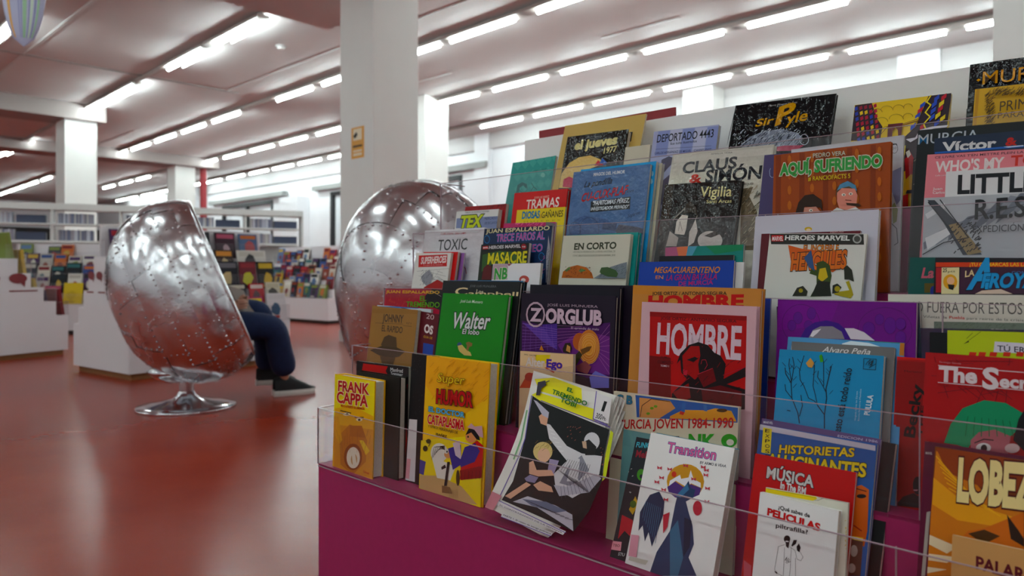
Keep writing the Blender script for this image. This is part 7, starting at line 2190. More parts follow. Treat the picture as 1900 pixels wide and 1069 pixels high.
L|b8bcc8|12|1653 1405 1654 1379 1650 1355 1640 1335 1625 1320 1606 1311 1585 1309 1563 1314 1541 1326 1522 1344 1505 1366 1493 1392 1486 1419 1485 1446 1490 1470 1500 1490 1515 1505 1534 1514 1555 1516 1577 1510 1599 1498 1619 1480 1635 1458 1647 1432 1653 1405
L|30323a|13|54 2261 -4 1421''',
'nyc': '''P|2a1420|9 1941 291 1947 420 1622 510 1481 493 1245 -8 1273
P|2a1420|1198 1956 1541 1948 1502 1001 1174 700 906 636 838 1210 1042 1420
P|2c3ca0|1 1897 48 1918 63 1853 16 1832
P|8c1c30|83 1900 129 1920 143 1856 97 1835
P|8c1c30|163 1902 210 1923 224 1858 177 1838
P|8c1c30|243 1905 289 1925 303 1861 257 1841
P|a82038|323 1907 368 1927 382 1864 336 1843
P|2c3ca0|19 1796 66 1817 80 1752 34 1732
P|e2c010|100 1799 147 1820 161 1756 115 1735
P|e2c010|181 1802 227 1823 241 1759 195 1738
P|a82038|261 1805 306 1825 320 1762 275 1741
P|a82038|340 1808 385 1828 399 1765 353 1744
P|2c3ca0|37 1695 84 1716 98 1652 51 1631
P|a82038|118 1699 164 1720 179 1656 132 1635
P|a82038|198 1702 244 1723 258 1659 212 1639
P|2c3ca0|278 1706 324 1726 337 1663 292 1642
P|a82038|357 1709 402 1729 416 1666 370 1646
P|a82038|55 1595 102 1616 116 1552 69 1531
P|a82038|136 1599 182 1620 196 1556 150 1535
P|8c1c30|216 1603 262 1624 276 1560 230 1539
P|2c3ca0|295 1607 341 1627 354 1564 309 1543
P|a82038|374 1610 419 1631 432 1568 387 1547
P|a82038|73 1495 119 1517 133 1453 87 1432
P|e2c010|153 1500 199 1521 213 1457 167 1436
P|a82038|233 1504 279 1525 293 1462 247 1441
P|e2c010|312 1508 358 1529 371 1466 326 1445
P|a82038|391 1512 436 1533 449 1471 404 1449
P|a82038|90 1396 137 1417 151 1354 105 1332
P|a82038|171 1400 217 1422 231 1359 185 1337
P|2c3ca0|250 1405 296 1426 310 1364 264 1342
P|a82038|329 1410 375 1431 388 1368 343 1347
P|e2c010|407 1414 452 1435 466 1373 421 1352
P|2c3ca0|108 1297 154 1318 169 1255 122 1234
P|2c3ca0|188 1302 234 1323 248 1261 202 1239
P|e2c010|268 1307 313 1328 327 1266 281 1244
P|e2c010|346 1312 391 1333 405 1271 360 1249
P|8c1c30|424 1317 469 1338 482 1276 438 1255
P|2c48b0|1293 1892 1366 1949 1365 1874 1292 1809
P|b82034|1399 1898 1471 1954 1470 1879 1398 1815
P|2c48b0|1265 1791 1339 1848 1338 1773 1265 1708
P|e2c818|1372 1789 1445 1846 1443 1771 1371 1706
P|2c48b0|1256 1680 1330 1737 1329 1662 1256 1596
P|b82034|1361 1695 1434 1752 1433 1677 1361 1612
P|2c48b0|1247 1564 1321 1621 1320 1546 1247 1480
P|e2c818|1334 1586 1408 1643 1406 1569 1334 1503
P|2c48b0|1085 1795 1160 1852 1159 1776 1084 1710
P|b82034|1055 1706 1131 1763 1130 1688 1055 1621
P|2c48b0|1026 1612 1102 1670 1101 1594 1026 1528
P|e2c818|997 1531 1072 1590 1071 1514 996 1447
P|2c48b0|968 1429 1044 1488 1043 1412 968 1344
P|b82034|1116 1412 1190 1470 1189 1395 1115 1328
P|2c48b0|1327 1450 1400 1508 1399 1433 1327 1367
P|e2c818|1410 1523 1482 1580 1481 1506 1409 1440
L|e8d018|21|1245 1958 1183 1832 1249 1773 1176 1648 1255 1563 1167 1448 1212 1339
L|8c7410|9|487 1745 479 1769 460 1792 433 1808 402 1817 372 1816 347 1806 332 1788 328 1765
L|8c7410|9|663 1757 652 1788 628 1817 594 1839 555 1850 516 1849 485 1836 465 1813 460 1783
L|8c7410|9|836 1764 827 1791 808 1815 779 1833 747 1842 715 1842 689 1831 672 1811 668 1787
L|8c7410|9|969 1777 962 1798 946 1818 923 1832 897 1840 871 1839 850 1831 837 1815 833 1795
L|8c7410|9|596 1558 587 1587 564 1613 532 1633 496 1643 460 1641 431 1629 413 1607 408 1580
L|8c7410|9|845 1571 833 1606 806 1639 768 1663 723 1676 680 1674 644 1659 621 1633 616 1598
L|8c7410|9|671 1398 664 1422 645 1444 619 1460 589 1468 559 1466 535 1456 520 1438 516 1415
L|8c7410|9|991 1595 984 1619 966 1640 941 1657 912 1665 883 1664 860 1654 845 1636 841 1614
P|5c1c24|605 1505 843 1503 834 1266 788 1270 771 1387 729 1435 689 1375 691 1263 615 1263
L|5c1c24|13|847 1464 1107 1518
L|5c1c24|9|608 1470 487 1310
L|5c1c24|9|845 1485 1069 1544
P|d8d0d8|1121 1349 1297 1383 1542 1384 1517 1346 1336 1346 1195 1320 1096 1205 992 1140 913 1202 1059 1217
P|d8c818|881 1058 922 1096 922 928 892 847
P|a81c28|925 844 1007 963 1076 832 1082 583 976 466
P|d8d0c8|933 969 985 1006 1018 920 972 861
P|d8a818|961 467 1053 585 1106 294 1031 248 953 301
P|2a2a30|1008 299 1098 302 1111 244 995 237
P|b81c28|933 199 1032 236 1051 10 941 13''',
'murcia1': '''L|5a5c62|5|271 1932 279 1947
L|5a5c62|5|728 2012 740 2017
L|5a5c62|5|164 1989 171 2006
L|5a5c62|5|447 2180 458 2195
L|5a5c62|5|128 2180 138 2188
L|5a5c62|5|376 2157 389 2171
L|5a5c62|5|276 2036 288 2049
L|5a5c62|5|481 2103 493 2115
L|5a5c62|5|446 2042 456 2057
L|5a5c62|5|60 2030 67 2048
L|5a5c62|5|253 2124 263 2131
L|5a5c62|5|76 2195 90 2204
L|5a5c62|5|395 1943 408 1959
L|5a5c62|5|240 2078 255 2089
L|5a5c62|5|58 2044 74 2054
L|5a5c62|5|180 2136 186 2152
L|5a5c62|5|601 1971 612 1978
L|5a5c62|5|495 2091 503 2101
L|5a5c62|5|581 1881 596 1893
L|5a5c62|5|171 2196 181 2211
L|5a5c62|5|360 2011 375 2023
L|5a5c62|5|448 2143 463 2158
L|5a5c62|5|305 1976 315 1991
L|5a5c62|5|369 1892 381 1903
L|5a5c62|5|388 1970 400 1979
L|5a5c62|5|429 1916 444 1928
L|5a5c62|5|363 2198 369 2215
L|5a5c62|5|725 1912 737 1920
L|5a5c62|5|463 2132 469 2147
L|5a5c62|5|330 2169 342 2183
L|5a5c62|5|475 2121 486 2136
L|5a5c62|5|169 1968 183 1975
L|5a5c62|5|358 1979 367 1994
L|5a5c62|5|674 2054 680 2067
L|5a5c62|5|523 2095 538 2104
L|5a5c62|5|200 2224 214 2238
L|5a5c62|5|600 1887 614 1893
L|5a5c62|5|534 2008 548 2017
L|5a5c62|5|277 2150 288 2156
L|5a5c62|5|549 1931 558 1941
L|5a5c62|5|200 2134 211 2150
L|5a5c62|5|686 1899 697 1909
L|5a5c62|5|66 2137 73 2150
L|5a5c62|5|366 2057 373 2070
L|5a5c62|5|260 1932 274 1939
L|5a5c62|5|553 2127 560 2135
L|5a5c62|5|307 2140 316 2153
L|5a5c62|5|424 2080 436 2091
L|5a5c62|5|620 1940 627 1947
L|5a5c62|5|717 2040 725 2056
L|5a5c62|5|115 1943 127 1957
L|5a5c62|5|716 2001 729 2012
L|5a5c62|5|136 2200 145 2207
L|5a5c62|5|73 1942 81 1959
L|5a5c62|5|492 1931 499 1944
L|5a5c62|5|646 1866 658 1882
L|5a5c62|5|74 2068 81 2075
L|5a5c62|5|380 1932 388 1941
L|5a5c62|5|235 2165 249 2176
L|5a5c62|5|103 1945 115 1956
L|5a5c62|5|226 1943 240 1958
L|5a5c62|5|124 1947 139 1953
L|5a5c62|5|48 2165 62 2175
L|5a5c62|5|290 1928 304 1940
L|5a5c62|5|377 1983 390 1993
L|5a5c62|5|346 2011 360 2017
L|5a5c62|5|407 2170 414 2181
L|5a5c62|5|61 2243 75 2252
L|5a5c62|5|665 2084 678 2091
L|5a5c62|5|633 1890 643 1898
L|5a5c62|5|174 2214 180 2229
L|5a5c62|5|334 2091 349 2105
L|5a5c62|5|261 2014 268 2032
L|5a5c62|5|260 2135 267 2150
L|5a5c62|5|388 2123 397 2130
L|5a5c62|5|658 2115 669 2131
L|5a5c62|5|276 2079 291 2092
L|5a5c62|5|295 2199 302 2210
L|5a5c62|5|409 2025 419 2040
L|5a5c62|5|647 1849 653 1866
L|5a5c62|5|382 1963 388 1980
L|5a5c62|5|75 2073 87 2079
L|5a5c62|5|684 1854 693 1869
L|5a5c62|5|602 2018 613 2024
L|5a5c62|5|555 2031 566 2041
L|5a5c62|5|681 2098 694 2108
L|5a5c62|5|466 2044 474 2055
L|5a5c62|5|141 2222 153 2233
L|5a5c62|5|131 2054 139 2071
L|5a5c62|5|485 2172 498 2187
L|5a5c62|5|711 1977 724 1993
L|5a5c62|5|673 2030 682 2040
L|5a5c62|5|723 1879 729 1896
L|5a5c62|5|264 1961 273 1969
L|5a5c62|5|502 2132 513 2140
L|5a5c62|5|548 1996 558 2008
L|5a5c62|5|359 2178 368 2187
L|5a5c62|5|678 1909 694 1916
L|5a5c62|5|208 1915 219 1932
L|5a5c62|5|270 1913 277 1922
L|5a5c62|5|120 2172 129 2183
L|5a5c62|5|118 2059 130 2072
L|5a5c62|5|313 1947 323 1958
L|5a5c62|5|448 1890 458 1904
L|5a5c62|5|353 1993 364 2004
L|5a5c62|5|177 2128 190 2135
L|5a5c62|5|247 2031 257 2046
L|5a5c62|5|508 2023 518 2036
L|5a5c62|5|420 2023 428 2034
L|5a5c62|5|518 1899 530 1905
L|5a5c62|5|433 1883 440 1890
L|5a5c62|5|719 2134 731 2145
L|5a5c62|5|245 2081 259 2092
L|5a5c62|5|46 2093 61 2100
L|5a5c62|5|347 2006 355 2021
L|5a5c62|5|501 1939 509 1946
L|5a5c62|5|707 1992 720 2005
L|5a5c62|5|116 2096 130 2107
L|5a5c62|5|564 2130 571 2142
L|5a5c62|5|393 1897 404 1911
L|5a5c62|5|227 2102 237 2115
L|5a5c62|5|80 2126 87 2133
L|5a5c62|5|678 2029 687 2039
L|5a5c62|5|438 2143 446 2159
L|5a5c62|5|526 2109 541 2116
L|5a5c62|5|575 2071 587 2082
L|5a5c62|5|381 1948 396 1960
L|5a5c62|5|221 1915 228 1926
L|5a5c62|5|330 1915 346 1931
L|5a5c62|5|726 1972 739 1982
T|MURCIA|d0953c|199 1889 1158 -18 0 212|5c3c14|0.01|0
P|d0953c|114 1975 143 1996 172 1975 143 1946''',
'prim': '''P|b98a34|21 1845 63 1844 53 1231 11 1231
L|5c4418|8|221 1430 242 1498
L|5c4418|8|203 1584 249 1609
L|5c4418|8|180 1421 210 1481
L|5c4418|8|214 1524 255 1585
L|5c4418|8|236 1641 283 1672
L|5c4418|8|242 1382 294 1429
L|5c4418|8|206 1340 259 1369
L|5c4418|8|226 1718 260 1758
L|5c4418|8|194 1706 218 1738
L|5c4418|8|189 1681 225 1723
L|5c4418|8|195 1346 222 1376
L|5c4418|8|226 1284 273 1335
L|5c4418|8|219 1582 243 1616
L|5c4418|8|192 1426 231 1466
L|5c4418|8|180 1432 225 1466
L|5c4418|8|241 1287 271 1333
L|5c4418|8|262 1331 314 1375
L|5c4418|8|235 1550 277 1574
L|5c4418|8|150 1614 199 1646
L|5c4418|8|203 1439 227 1492
L|5c4418|8|229 1448 265 1475
L|5c4418|8|216 1291 243 1341
L|5c4418|8|147 1700 177 1742
L|5c4418|8|152 1686 180 1740
L|5c4418|8|171 1597 193 1653
L|5c4418|8|239 1485 282 1536
L|5c4418|8|219 1252 267 1276
L|5c4418|8|260 1255 282 1322
L|5c4418|8|243 1665 281 1710
L|5c4418|8|224 1622 258 1679
L|5c4418|8|261 1236 304 1264
L|5c4418|8|194 1341 241 1365
L|5c4418|8|208 1523 264 1558
L|5c4418|8|213 1273 258 1302
L|5c4418|8|245 1294 298 1348
L|5c4418|8|198 1329 249 1381
L|5c4418|8|186 1243 210 1302
L|5c4418|8|227 1366 278 1410
L|5c4418|8|263 1308 311 1365
L|5c4418|8|198 1458 226 1517
L|5c4418|8|216 1377 244 1411
L|5c4418|8|259 1409 292 1459
L|5c4418|8|170 1282 223 1343
L|5c4418|8|148 1644 204 1694
L|5c4418|8|255 1460 287 1497
L|5c4418|8|164 1719 216 1783
L|5c4418|8|213 1553 239 1602
L|5c4418|8|183 1504 213 1546
L|5c4418|8|167 1620 194 1688
L|5c4418|8|171 1578 207 1628
L|5c4418|8|213 1492 234 1529
L|5c4418|8|213 1400 253 1457
L|5c4418|8|187 1621 240 1672
L|5c4418|8|252 1475 283 1518
L|5c4418|8|224 1530 281 1563
L|5c4418|8|255 1450 281 1490
L|5c4418|8|158 1468 183 1520
L|5c4418|8|167 1315 197 1359
L|5c4418|8|173 1447 200 1490
L|5c4418|8|170 1722 223 1759
L|5c4418|8|174 1500 210 1531
L|5c4418|8|190 1568 224 1624
L|5c4418|8|153 1682 205 1731
L|5c4418|8|194 1408 248 1462
L|5c4418|8|142 1710 190 1739
L|5c4418|8|211 1255 242 1285
L|5c4418|8|240 1337 270 1372
L|5c4418|8|216 1568 260 1608
L|5c4418|8|153 1531 202 1568
L|5c4418|8|249 1353 284 1378
L|5c4418|8|256 1309 281 1335
L|5c4418|8|235 1451 279 1491
L|5c4418|8|178 1328 211 1365
L|5c4418|8|247 1534 277 1582
L|5c4418|8|182 1642 209 1702
L|5c4418|8|188 1587 240 1618
L|5c4418|8|168 1274 222 1305
L|5c4418|8|196 1369 229 1406
L|5c4418|8|163 1696 200 1737
L|5c4418|8|244 1412 280 1439
L|5c4418|8|200 1255 252 1279
L|5c4418|8|174 1468 229 1496
L|5c4418|8|206 1410 229 1449
L|5c4418|8|242 1261 268 1287
L|5c4418|8|182 1521 209 1587
L|5c4418|8|198 1368 238 1410
L|5c4418|8|204 1254 247 1314
L|5c4418|8|169 1484 199 1525
L|5c4418|8|244 1450 299 1498
L|5c4418|8|237 1698 294 1728
L|5c4418|8|306 1756 334 1810
L|5c4418|8|381 1666 408 1709
L|5c4418|8|571 1674 601 1703
L|5c4418|8|590 1721 637 1769
L|5c4418|8|293 1714 346 1765
L|5c4418|8|348 1710 378 1759
L|5c4418|8|407 1673 438 1700
L|5c4418|8|601 1698 635 1753
L|5c4418|8|590 1676 619 1720
L|5c4418|8|340 1693 364 1746
L|5c4418|8|399 1664 424 1705
L|5c4418|8|303 1713 360 1744
L|5c4418|8|544 1668 597 1698
L|5c4418|8|488 1681 521 1708
L|5c4418|8|644 1711 684 1769
L|5c4418|8|622 1693 655 1730
L|5c4418|8|591 1643 620 1675
L|5c4418|8|387 1742 439 1764
L|5c4418|8|559 1637 597 1680
L|5c4418|8|614 1680 649 1706
L|5c4418|8|280 1739 324 1767
L|5c4418|8|304 1710 336 1749
L|5c4418|8|397 1729 450 1756
L|5c4418|8|443 1681 468 1731
L|5c4418|8|588 1680 609 1733
L|5c4418|8|260 1747 313 1794
L|5c4418|8|338 1740 388 1793
L|5c4418|8|326 1678 369 1738
L|5c4418|8|414 1737 451 1799
L|5c4418|8|618 1640 663 1692
L|5c4418|8|495 1692 546 1730
L|5c4418|8|578 1725 605 1773
L|5c4418|8|605 1655 656 1702
L|5c4418|8|259 1714 306 1758
L|5c4418|8|561 1709 589 1734
L|5c4418|8|522 1681 547 1726
L|5c4418|8|424 1672 477 1708
L|5c4418|8|563 1681 613 1717
L|5c4418|8|340 1726 390 1790
L|5c4418|8|401 1735 446 1783
L|5c4418|8|346 1691 400 1741
L|5c4418|8|367 1720 419 1764
L|5c4418|8|638 1643 665 1694
L|5c4418|8|296 1696 345 1731
L|5c4418|8|594 1655 645 1699
L|5c4418|8|634 1707 686 1736
L|5c4418|8|389 1750 411 1793
L|5c4418|8|636 1708 672 1753
L|5c4418|8|413 1686 452 1737
L|5c4418|8|569 1655 594 1681
L|5c4418|8|320 1740 361 1788
L|5c4418|8|397 1694 439 1723
L|5c4418|8|284 1712 332 1739
L|5c4418|8|253 1747 279 1792
L|5c4418|8|301 1674 348 1729
L|5c4418|8|291 1747 324 1799
L|5c4418|8|514 1696 552 1727
L|5c4418|8|456 1711 477 1757
L|5c4418|8|294 1687 319 1712
L|5c4418|8|437 1710 489 1745
L|5c4418|8|506 1733 536 1781
L|5c4418|8|300 1701 331 1742
L|5c4418|8|422 1729 475 1783
L|5c4418|8|497 1655 529 1715
L|5c4418|8|474 1708 498 1746
L|5c4418|8|318 1716 355 1771
L|5c4418|8|570 1655 618 1714
L|5c4418|8|624 1627 663 1654
L|5c4418|8|600 1701 622 1741
L|5c4418|8|301 1685 339 1720
L|5c4418|8|505 1666 558 1699
L|5c4418|8|480 1655 509 1697
L|5c4418|8|432 1662 485 1692
L|5c4418|8|306 1714 346 1739
L|5c4418|8|423 1670 450 1720
L|5c4418|8|590 1643 637 1681
L|5c4418|8|397 1715 425 1765
L|5c4418|8|385 1670 424 1715
L|5c4418|8|301 1678 323 1738
L|5c4418|8|449 1657 503 1704
T|PRIMERA|4a3820|367 1408 674 21 0 163||0.05|0
T|PARA MI|4a3820|349 1297 513 -2 0 94||0.05|0''',
}

# ------------------------------------------------------------------ printed covers
FONT_JOBS = {}
def font_mesh(key):
    return FONT_JOBS[key]
def prepare_fonts():
    keys = set()
    for k, s in ART.items():
        for line in s.split('\n'):
            q = line.split('|')
            if q[0] == 'T':
                keys.add((q[1], float(q[6])))
                if q[4]: keys.add((q[1], float(q[6]) + float(q[5])))
    tmp = {}
    for key in keys:
        c = bpy.data.curves.new('lettering', 'FONT'); c.body = key[0]; c.offset = key[1] * .6; c.resolution_u = 3; c.fill_mode = 'FRONT'
        o = bpy.data.objects.new('lettering', c); COL.objects.link(o); tmp[key] = o
    bpy.context.view_layer.update()
    dg = bpy.context.evaluated_depsgraph_get()
    for key, o in tmp.items():
        me = o.evaluated_get(dg).to_mesh()
        FONT_JOBS[key] = ([tuple(v.co) for v in me.vertices], [tuple(p.vertices) for p in me.polygons])
        o.evaluated_get(dg).to_mesh_clear()
    for o in tmp.values():
        c = o.data; bpy.data.objects.remove(o); bpy.data.curves.remove(c)

def clip(poly, w, h):
    for ax, lim, sg in ((0, 0.0, 1), (0, w, -1), (1, 0.0, 1), (1, h, -1)):
        out = []
        for i in range(len(poly)):
            p, q = poly[i - 1], poly[i]
            ip = (p[ax] - lim) * sg >= 0; iq = (q[ax] - lim) * sg >= 0
            if ip != iq:
                t = (lim - p[ax]) / (q[ax] - p[ax]); out.append((p[0] + t * (q[0] - p[0]), p[1] + t * (q[1] - p[1])))
            if iq: out.append(q)
        poly = out
        if len(poly) < 3: return []
    return poly
EPS = .00004
def art_meshes(src, w, h, free=False):
    """returns (illustration, lettering) mesh builders for a cover w x h lying in y = 0"""
    A_, T_ = MB(), MB(); lvl = 0
    for line in src.split('\n'):
        q = line.split('|'); lvl += 1; y = -EPS * lvl - .0001
        if q[0] in 'PL':
            d = [int(v) / 10000 for v in q[-1].split()]; pts = list(zip(d[::2], d[1::2])); col = sat(hexc(q[1], PK))
            polys = []
            if q[0] == 'P': polys = [pts]
            else:
                wd = int(q[2]) / 10000 / 2
                for a, b in zip(pts, pts[1:]):
                    dx, dz = b[0] - a[0], b[1] - a[1]; l = math.hypot(dx, dz) or 1; nx, nz = -dz / l * wd, dx / l * wd; ex, ez = dx / l * wd * .5, dz / l * wd * .5
                    polys.append([(a[0] + nx - ex, a[1] + nz - ez), (b[0] + nx + ex, b[1] + nz + ez), (b[0] - nx + ex, b[1] - nz + ez), (a[0] - nx - ex, a[1] - nz - ez)])
            for pl in polys:
                pl = clip(pl, w, h) if not free else pl
                if len(pl) < 3: continue
                if len(pl) == 4 and q[0] == 'L': A_.face([(x, y, z) for x, z in pl], col); continue
                for tri in tessellate_polygon([[Vector((x, z, 0)) for x, z in pl]]):
                    A_.face([(pl[i][0], y, pl[i][1]) for i in tri], col)
        else:
            ox, oz, bx, bz, ux, uz = [int(v) / 10000 for v in q[3].split()]
            wt = float(q[6]); jobs = [(wt, q[2], y)]
            if q[4]: jobs = [(wt + float(q[5]), q[4], y + EPS * .5), (wt, q[2], y)]
            base = FONT_JOBS[(q[1], wt)][0]
            if not base: continue
            x0 = min(v[0] for v in base); x1 = max(v[0] for v in base); sx = 1 / max(.01, x1 - x0)
            for wk, colr, yy in jobs:
                vs, fs = FONT_JOBS[(q[1], wk)]; col = sat(hexc(colr, PK)); n = len(T_.v)
                P = []
                for v in vs:
                    s_ = (v[0] - x0) * sx; t_ = v[1] / .7
                    P.append((ox + bx * s_ + ux * t_, yy, oz + bz * s_ + uz * t_))
                T_.v += P
                for f in fs:
                    if all(-.001 <= P[i][0] <= w + .001 and -.001 <= P[i][2] <= h + .001 for i in f):
                        T_.f.append(tuple(n + i for i in f)); T_.c.append(col); T_.m.append(0)
    return A_, T_

PK = .95       # paint albedo relative to the flat colour read off each cover
prepare_fonts()
RACK_O = Vector((-.4517, 1.712, 0))
Z1, RISE, STEP = .3971, .13862, .09381
GLOSSY = {'jueves', 'pyle', 'claus', 'pandilla', 'murcia1', 'toxic', 'vigilia'}
def book_matrix(t, a, b, phi, rho, yaw, w):
    Mr = Matrix((A, V, Vector((0, 0, 1)))).transposed()
    Rm = Mr @ Matrix.Rotation(yaw, 3, 'Z') @ Matrix.Rotation(-phi, 3, 'X') @ Matrix.Rotation(rho, 3, 'Y')
    lift = max(0, w * math.sin(rho)) * math.cos(phi)
    M = Rm.to_4x4(); M.translation = RACK_O + A * a + V * b + Vector((0, 0, Z1 + RISE * (t - 1) + lift)); return M
def book_parts(root, kind, col, w, h, th, gm):
    c = sat(hexc(col, PK))
    if kind == 'hard':
        bt, ov = .0028, .003
        mb = MB()
        mb.box(0, w, 0, bt, 0, h, c); mb.box(0, w, th - bt, th, 0, h, c); mb.box(0, .0028, bt, th - bt, 0, h, c)
        mb.build('cover', gm, root)
        mb = MB(); mb.box(.0028, w - ov, bt, th - bt, ov, h - ov); mb.build('page_block', M_PAPER, root)
    else:
        bt = .0004
        mb = MB()
        mb.box(0, w, 0, bt, 0, h, c); mb.box(0, w, th - bt, th, 0, h, c); mb.box(0, .0008, bt, th - bt, 0, h, c)
        mb.build('cover', gm, root)
        mb = MB(); mb.box(.0008, w - .0006, bt, th - bt, .0006, h - .0006); mb.build('page_block', M_PAPER, root)
for key, kind, col, t, a, b, phi, rho, yaw, w, h, th, label in BOOKS:
    name = 'comic_magazine' if kind == 'curl' else ('hardback_comic' if kind == 'hard' else 'paperback_comic')
    if key == 'kraft': name = 'cardboard_folder'
    root = thing(name, label, 'folder' if key == 'kraft' else 'comic', book_matrix(t, a, b, phi, rho, yaw, w))
    gm = M_GLOSS if key in GLOSSY else M_PRINT
    if kind != 'curl': book_parts(root, kind, col, w, h, th, gm)
    else:
        # slumped magazine: straight on the binding side, the loose corner swings in and back
        def edge(s): return w * (1.0 - .02 * s - .42 * max(0, s - .35) ** 2 * 1.6)
        def sag(s, r): return -.0 + .02 * max(0, s - .4) * r * r
        for k in range(6):
            mb = MB(); rows = []
            for j in range(13):
                s = j / 12; row = []
                for i in range(9):
                    r = i / 8; x = w * .07 * math.sin(PI * min(1, s * 1.1)) * (1 - r) + r * (edge(s) + k * .0028 * (1.2 - .4 * s)); row.append((x, .0003 + k * .0018 + .004 * k * r * (1 - s), h * (1 - s) - .010 * math.sin(PI * r) * 0 - (.0 if s < 1 else .0)))
                rows.append(row)
            mb.grid(rows, hexc('#e9e6df', 1)); 
            if k == 0: mb.build('cover', gm, root, smooth=True)
            else: mb.build('page', M_PRINT, root, smooth=True)
    if key in ART:
        A_, T_ = art_meshes(ART[key], w, h, kind == 'curl')
        if A_.f: A_.build('cover_illustration', gm, root)
        if T_.f: T_.build('title_lettering', gm, root)

# ------------------------------------------------------------------ stepped display racks
def rack(name, label, M, length, step, color_m, double, board_m, board_a=0, board_y=0, plinth=True, z1=Z1, rise=RISE, acr=.131, tiers=5, board_z=1.182, ends=True, back=None):
    """local x along the rack, local -y is the front, z up; front face at y = 0"""
    root = thing(name, label, 'book rack', M)
    half = step * tiers
    prof = [(0, .05)]
    for k in range(tiers):
        z = z1 + rise * k; prof += [(step * k, z), (step * (k + 1), z)]
    if double:
        prof += [(half + .02, z)]
        for k in reversed(range(tiers)): prof += [(2 * half + .02 - step * (k + 1), z1 + rise * k), (2 * half + .02 - step * k, z1 + rise * k)]
        prof += [(2 * half + .02, .05)]
    else: prof += [(half + .08, z), (half + .08, .05)]
    pr = [prof[0]]
    for p in prof[1:]:
        if p != pr[-1]: pr.append(p)
    mb = MB()
    for x, flip in ((0, False), (length, True)):
        for tri in tessellate_polygon([[Vector((y, z, 0)) for y, z in pr]]): mb.face([(x, pr[i][0], pr[i][1]) for i in tri])
    for p, q in zip(pr, pr[1:] + pr[:1]): mb.face([(0, p[0], p[1]), (length, p[0], p[1]), (length, q[0], q[1]), (0, q[0], q[1])])
    mb.build('stepped_body', color_m, root)
    D = pr[-1][0]
    mb = MB(); mb.box(.03, length - .03, .03, D - .03, 0, .05); mb.build('plinth', M_PLINTH if plinth else M_BLACK, root)
    if board_m:
        mb = MB(); mb.box(board_a, length, half + board_y, half + board_y + .018, z1 + rise * (tiers - 1), board_z); mb.build('back_board', board_m, root)
    if acr:
        for k in range(tiers):
            z = z1 + rise * k; y = step * k
            mb = MB(); mb.box(0, length, y - .003, y, z - .004, z + acr - .002)
            for x in (0, length - .003): mb.box(x, x + .003, y, y + step * .9, z, z + acr - .002)
            o = mb.build('acrylic_front', M_CLEAR, root)
            e = MB(); e.box(0, length, y - .003, y, z + acr - .001, z + acr); e.box(-.001, .001, y - .003, y, z, z + acr); (e.box(0, length, y - .0032, y, z - .0055, z - .004) if k == 0 else None)
            for x in (0, length - .003): e.box(x, x + .003, y, y + step * .9, z + acr - .002, z + acr)
            e.build('polished_edge', M_EDGE, o)
    return root
rk = rack('display_rack', 'large magenta stepped display rack with clear acrylic fronts filled with comics', frame(A, RACK_O), 2.35, STEP, M_PURPLE, False, M_BOARD, board_a=.17, board_y=.055, board_z=1.196)
# acrylic end plates between the bays
for k, x in ((0, 1.243), (1, 1.243), (2, 1.246), (3, .955), (3, .957 + .02)):
    mb = MB(); z = Z1 + RISE * k; y = STEP * k
    mb.box(x, x + .0016, y + .001, y + .003, z, z + .131); mb.build('acrylic_joint', M_EDGE, rk)
# dark red board on the far side of the rack
mb = MB(); mb.box(-.0, .42, 0, .006, 0, .30); o = mb.build('dark_red_board', M_RED); o.matrix_world = frame(A, RACK_O + A * .19 + V * .56 + Vector((0, 0, .925)))
o['label'] = 'dark red board peeping above the white back board of the magenta rack'; o['category'] = 'board'

# background racks
def simple_comic(M, w, h, th, cols, label, group=None):
    """small comic far from the lens: cover with its printed blocks"""
    root = thing('comic', label, 'comic', M, group)
    c = hexc(cols[0], PK); mb = MB(); mb.box(0, w, 0, th, 0, h, c); mb.build('cover', M_PRINT, root)
    mb = MB(); y = -.0015
    tb = h * R.uniform(.72, .8)
    mb.face([(w * .08, y, tb), (w * .92, y, tb), (w * .92, y, h * .94), (w * .08, y, h * .94)], hexc(cols[1], PK))
    n = 7; cx, cz, r = w * R.uniform(.4, .6), h * R.uniform(.35, .5), w * R.uniform(.2, .36)
    mb.face([(cx + r * math.cos(2 * PI * i / n) * R.uniform(.6, 1.1), y - .001, cz + 1.2 * r * math.sin(2 * PI * i / n) * R.uniform(.7, 1.1)) for i in range(n)], hexc(cols[2], PK))
    mb.face([(w * .1, y - .0005, h * .05), (w * .6, y - .0005, h * .05), (w * .6, y - .0005, h * .15), (w * .1, y - .0005, h * .15)], hexc(cols[3 % len(cols)], PK))
    mb.build('cover_print', M_PRINT, root)
    return root
def lean(M, phi): return M @ Matrix.Rotation(-phi, 4, 'X')
PAL = ['#1a1a20', '#7a1620', '#c4a23c', '#2c4c8c', '#d0cabc', '#8c3a20', '#3a3a44', '#5c7ca8', '#b8b0a8', '#a8202c', '#2c6a6c', '#c86a2c', '#4a2c5c', '#e0dcd4', '#16202c', '#7c8c3c']
CN = {'#1a1a20': 'black', '#7a1620': 'dark red', '#c4a23c': 'mustard', '#2c4c8c': 'blue', '#d0cabc': 'cream', '#8c3a20': 'rust', '#3a3a44': 'charcoal', '#5c7ca8': 'light blue', '#b8b0a8': 'grey', '#a8202c': 'red', '#2c6a6c': 'teal', '#c86a2c': 'orange', '#4a2c5c': 'purple', '#e0dcd4': 'white', '#16202c': 'navy', '#7c8c3c': 'olive'}
TIER = ['bottom', 'second', 'middle', 'fourth', 'top']
USED = set()
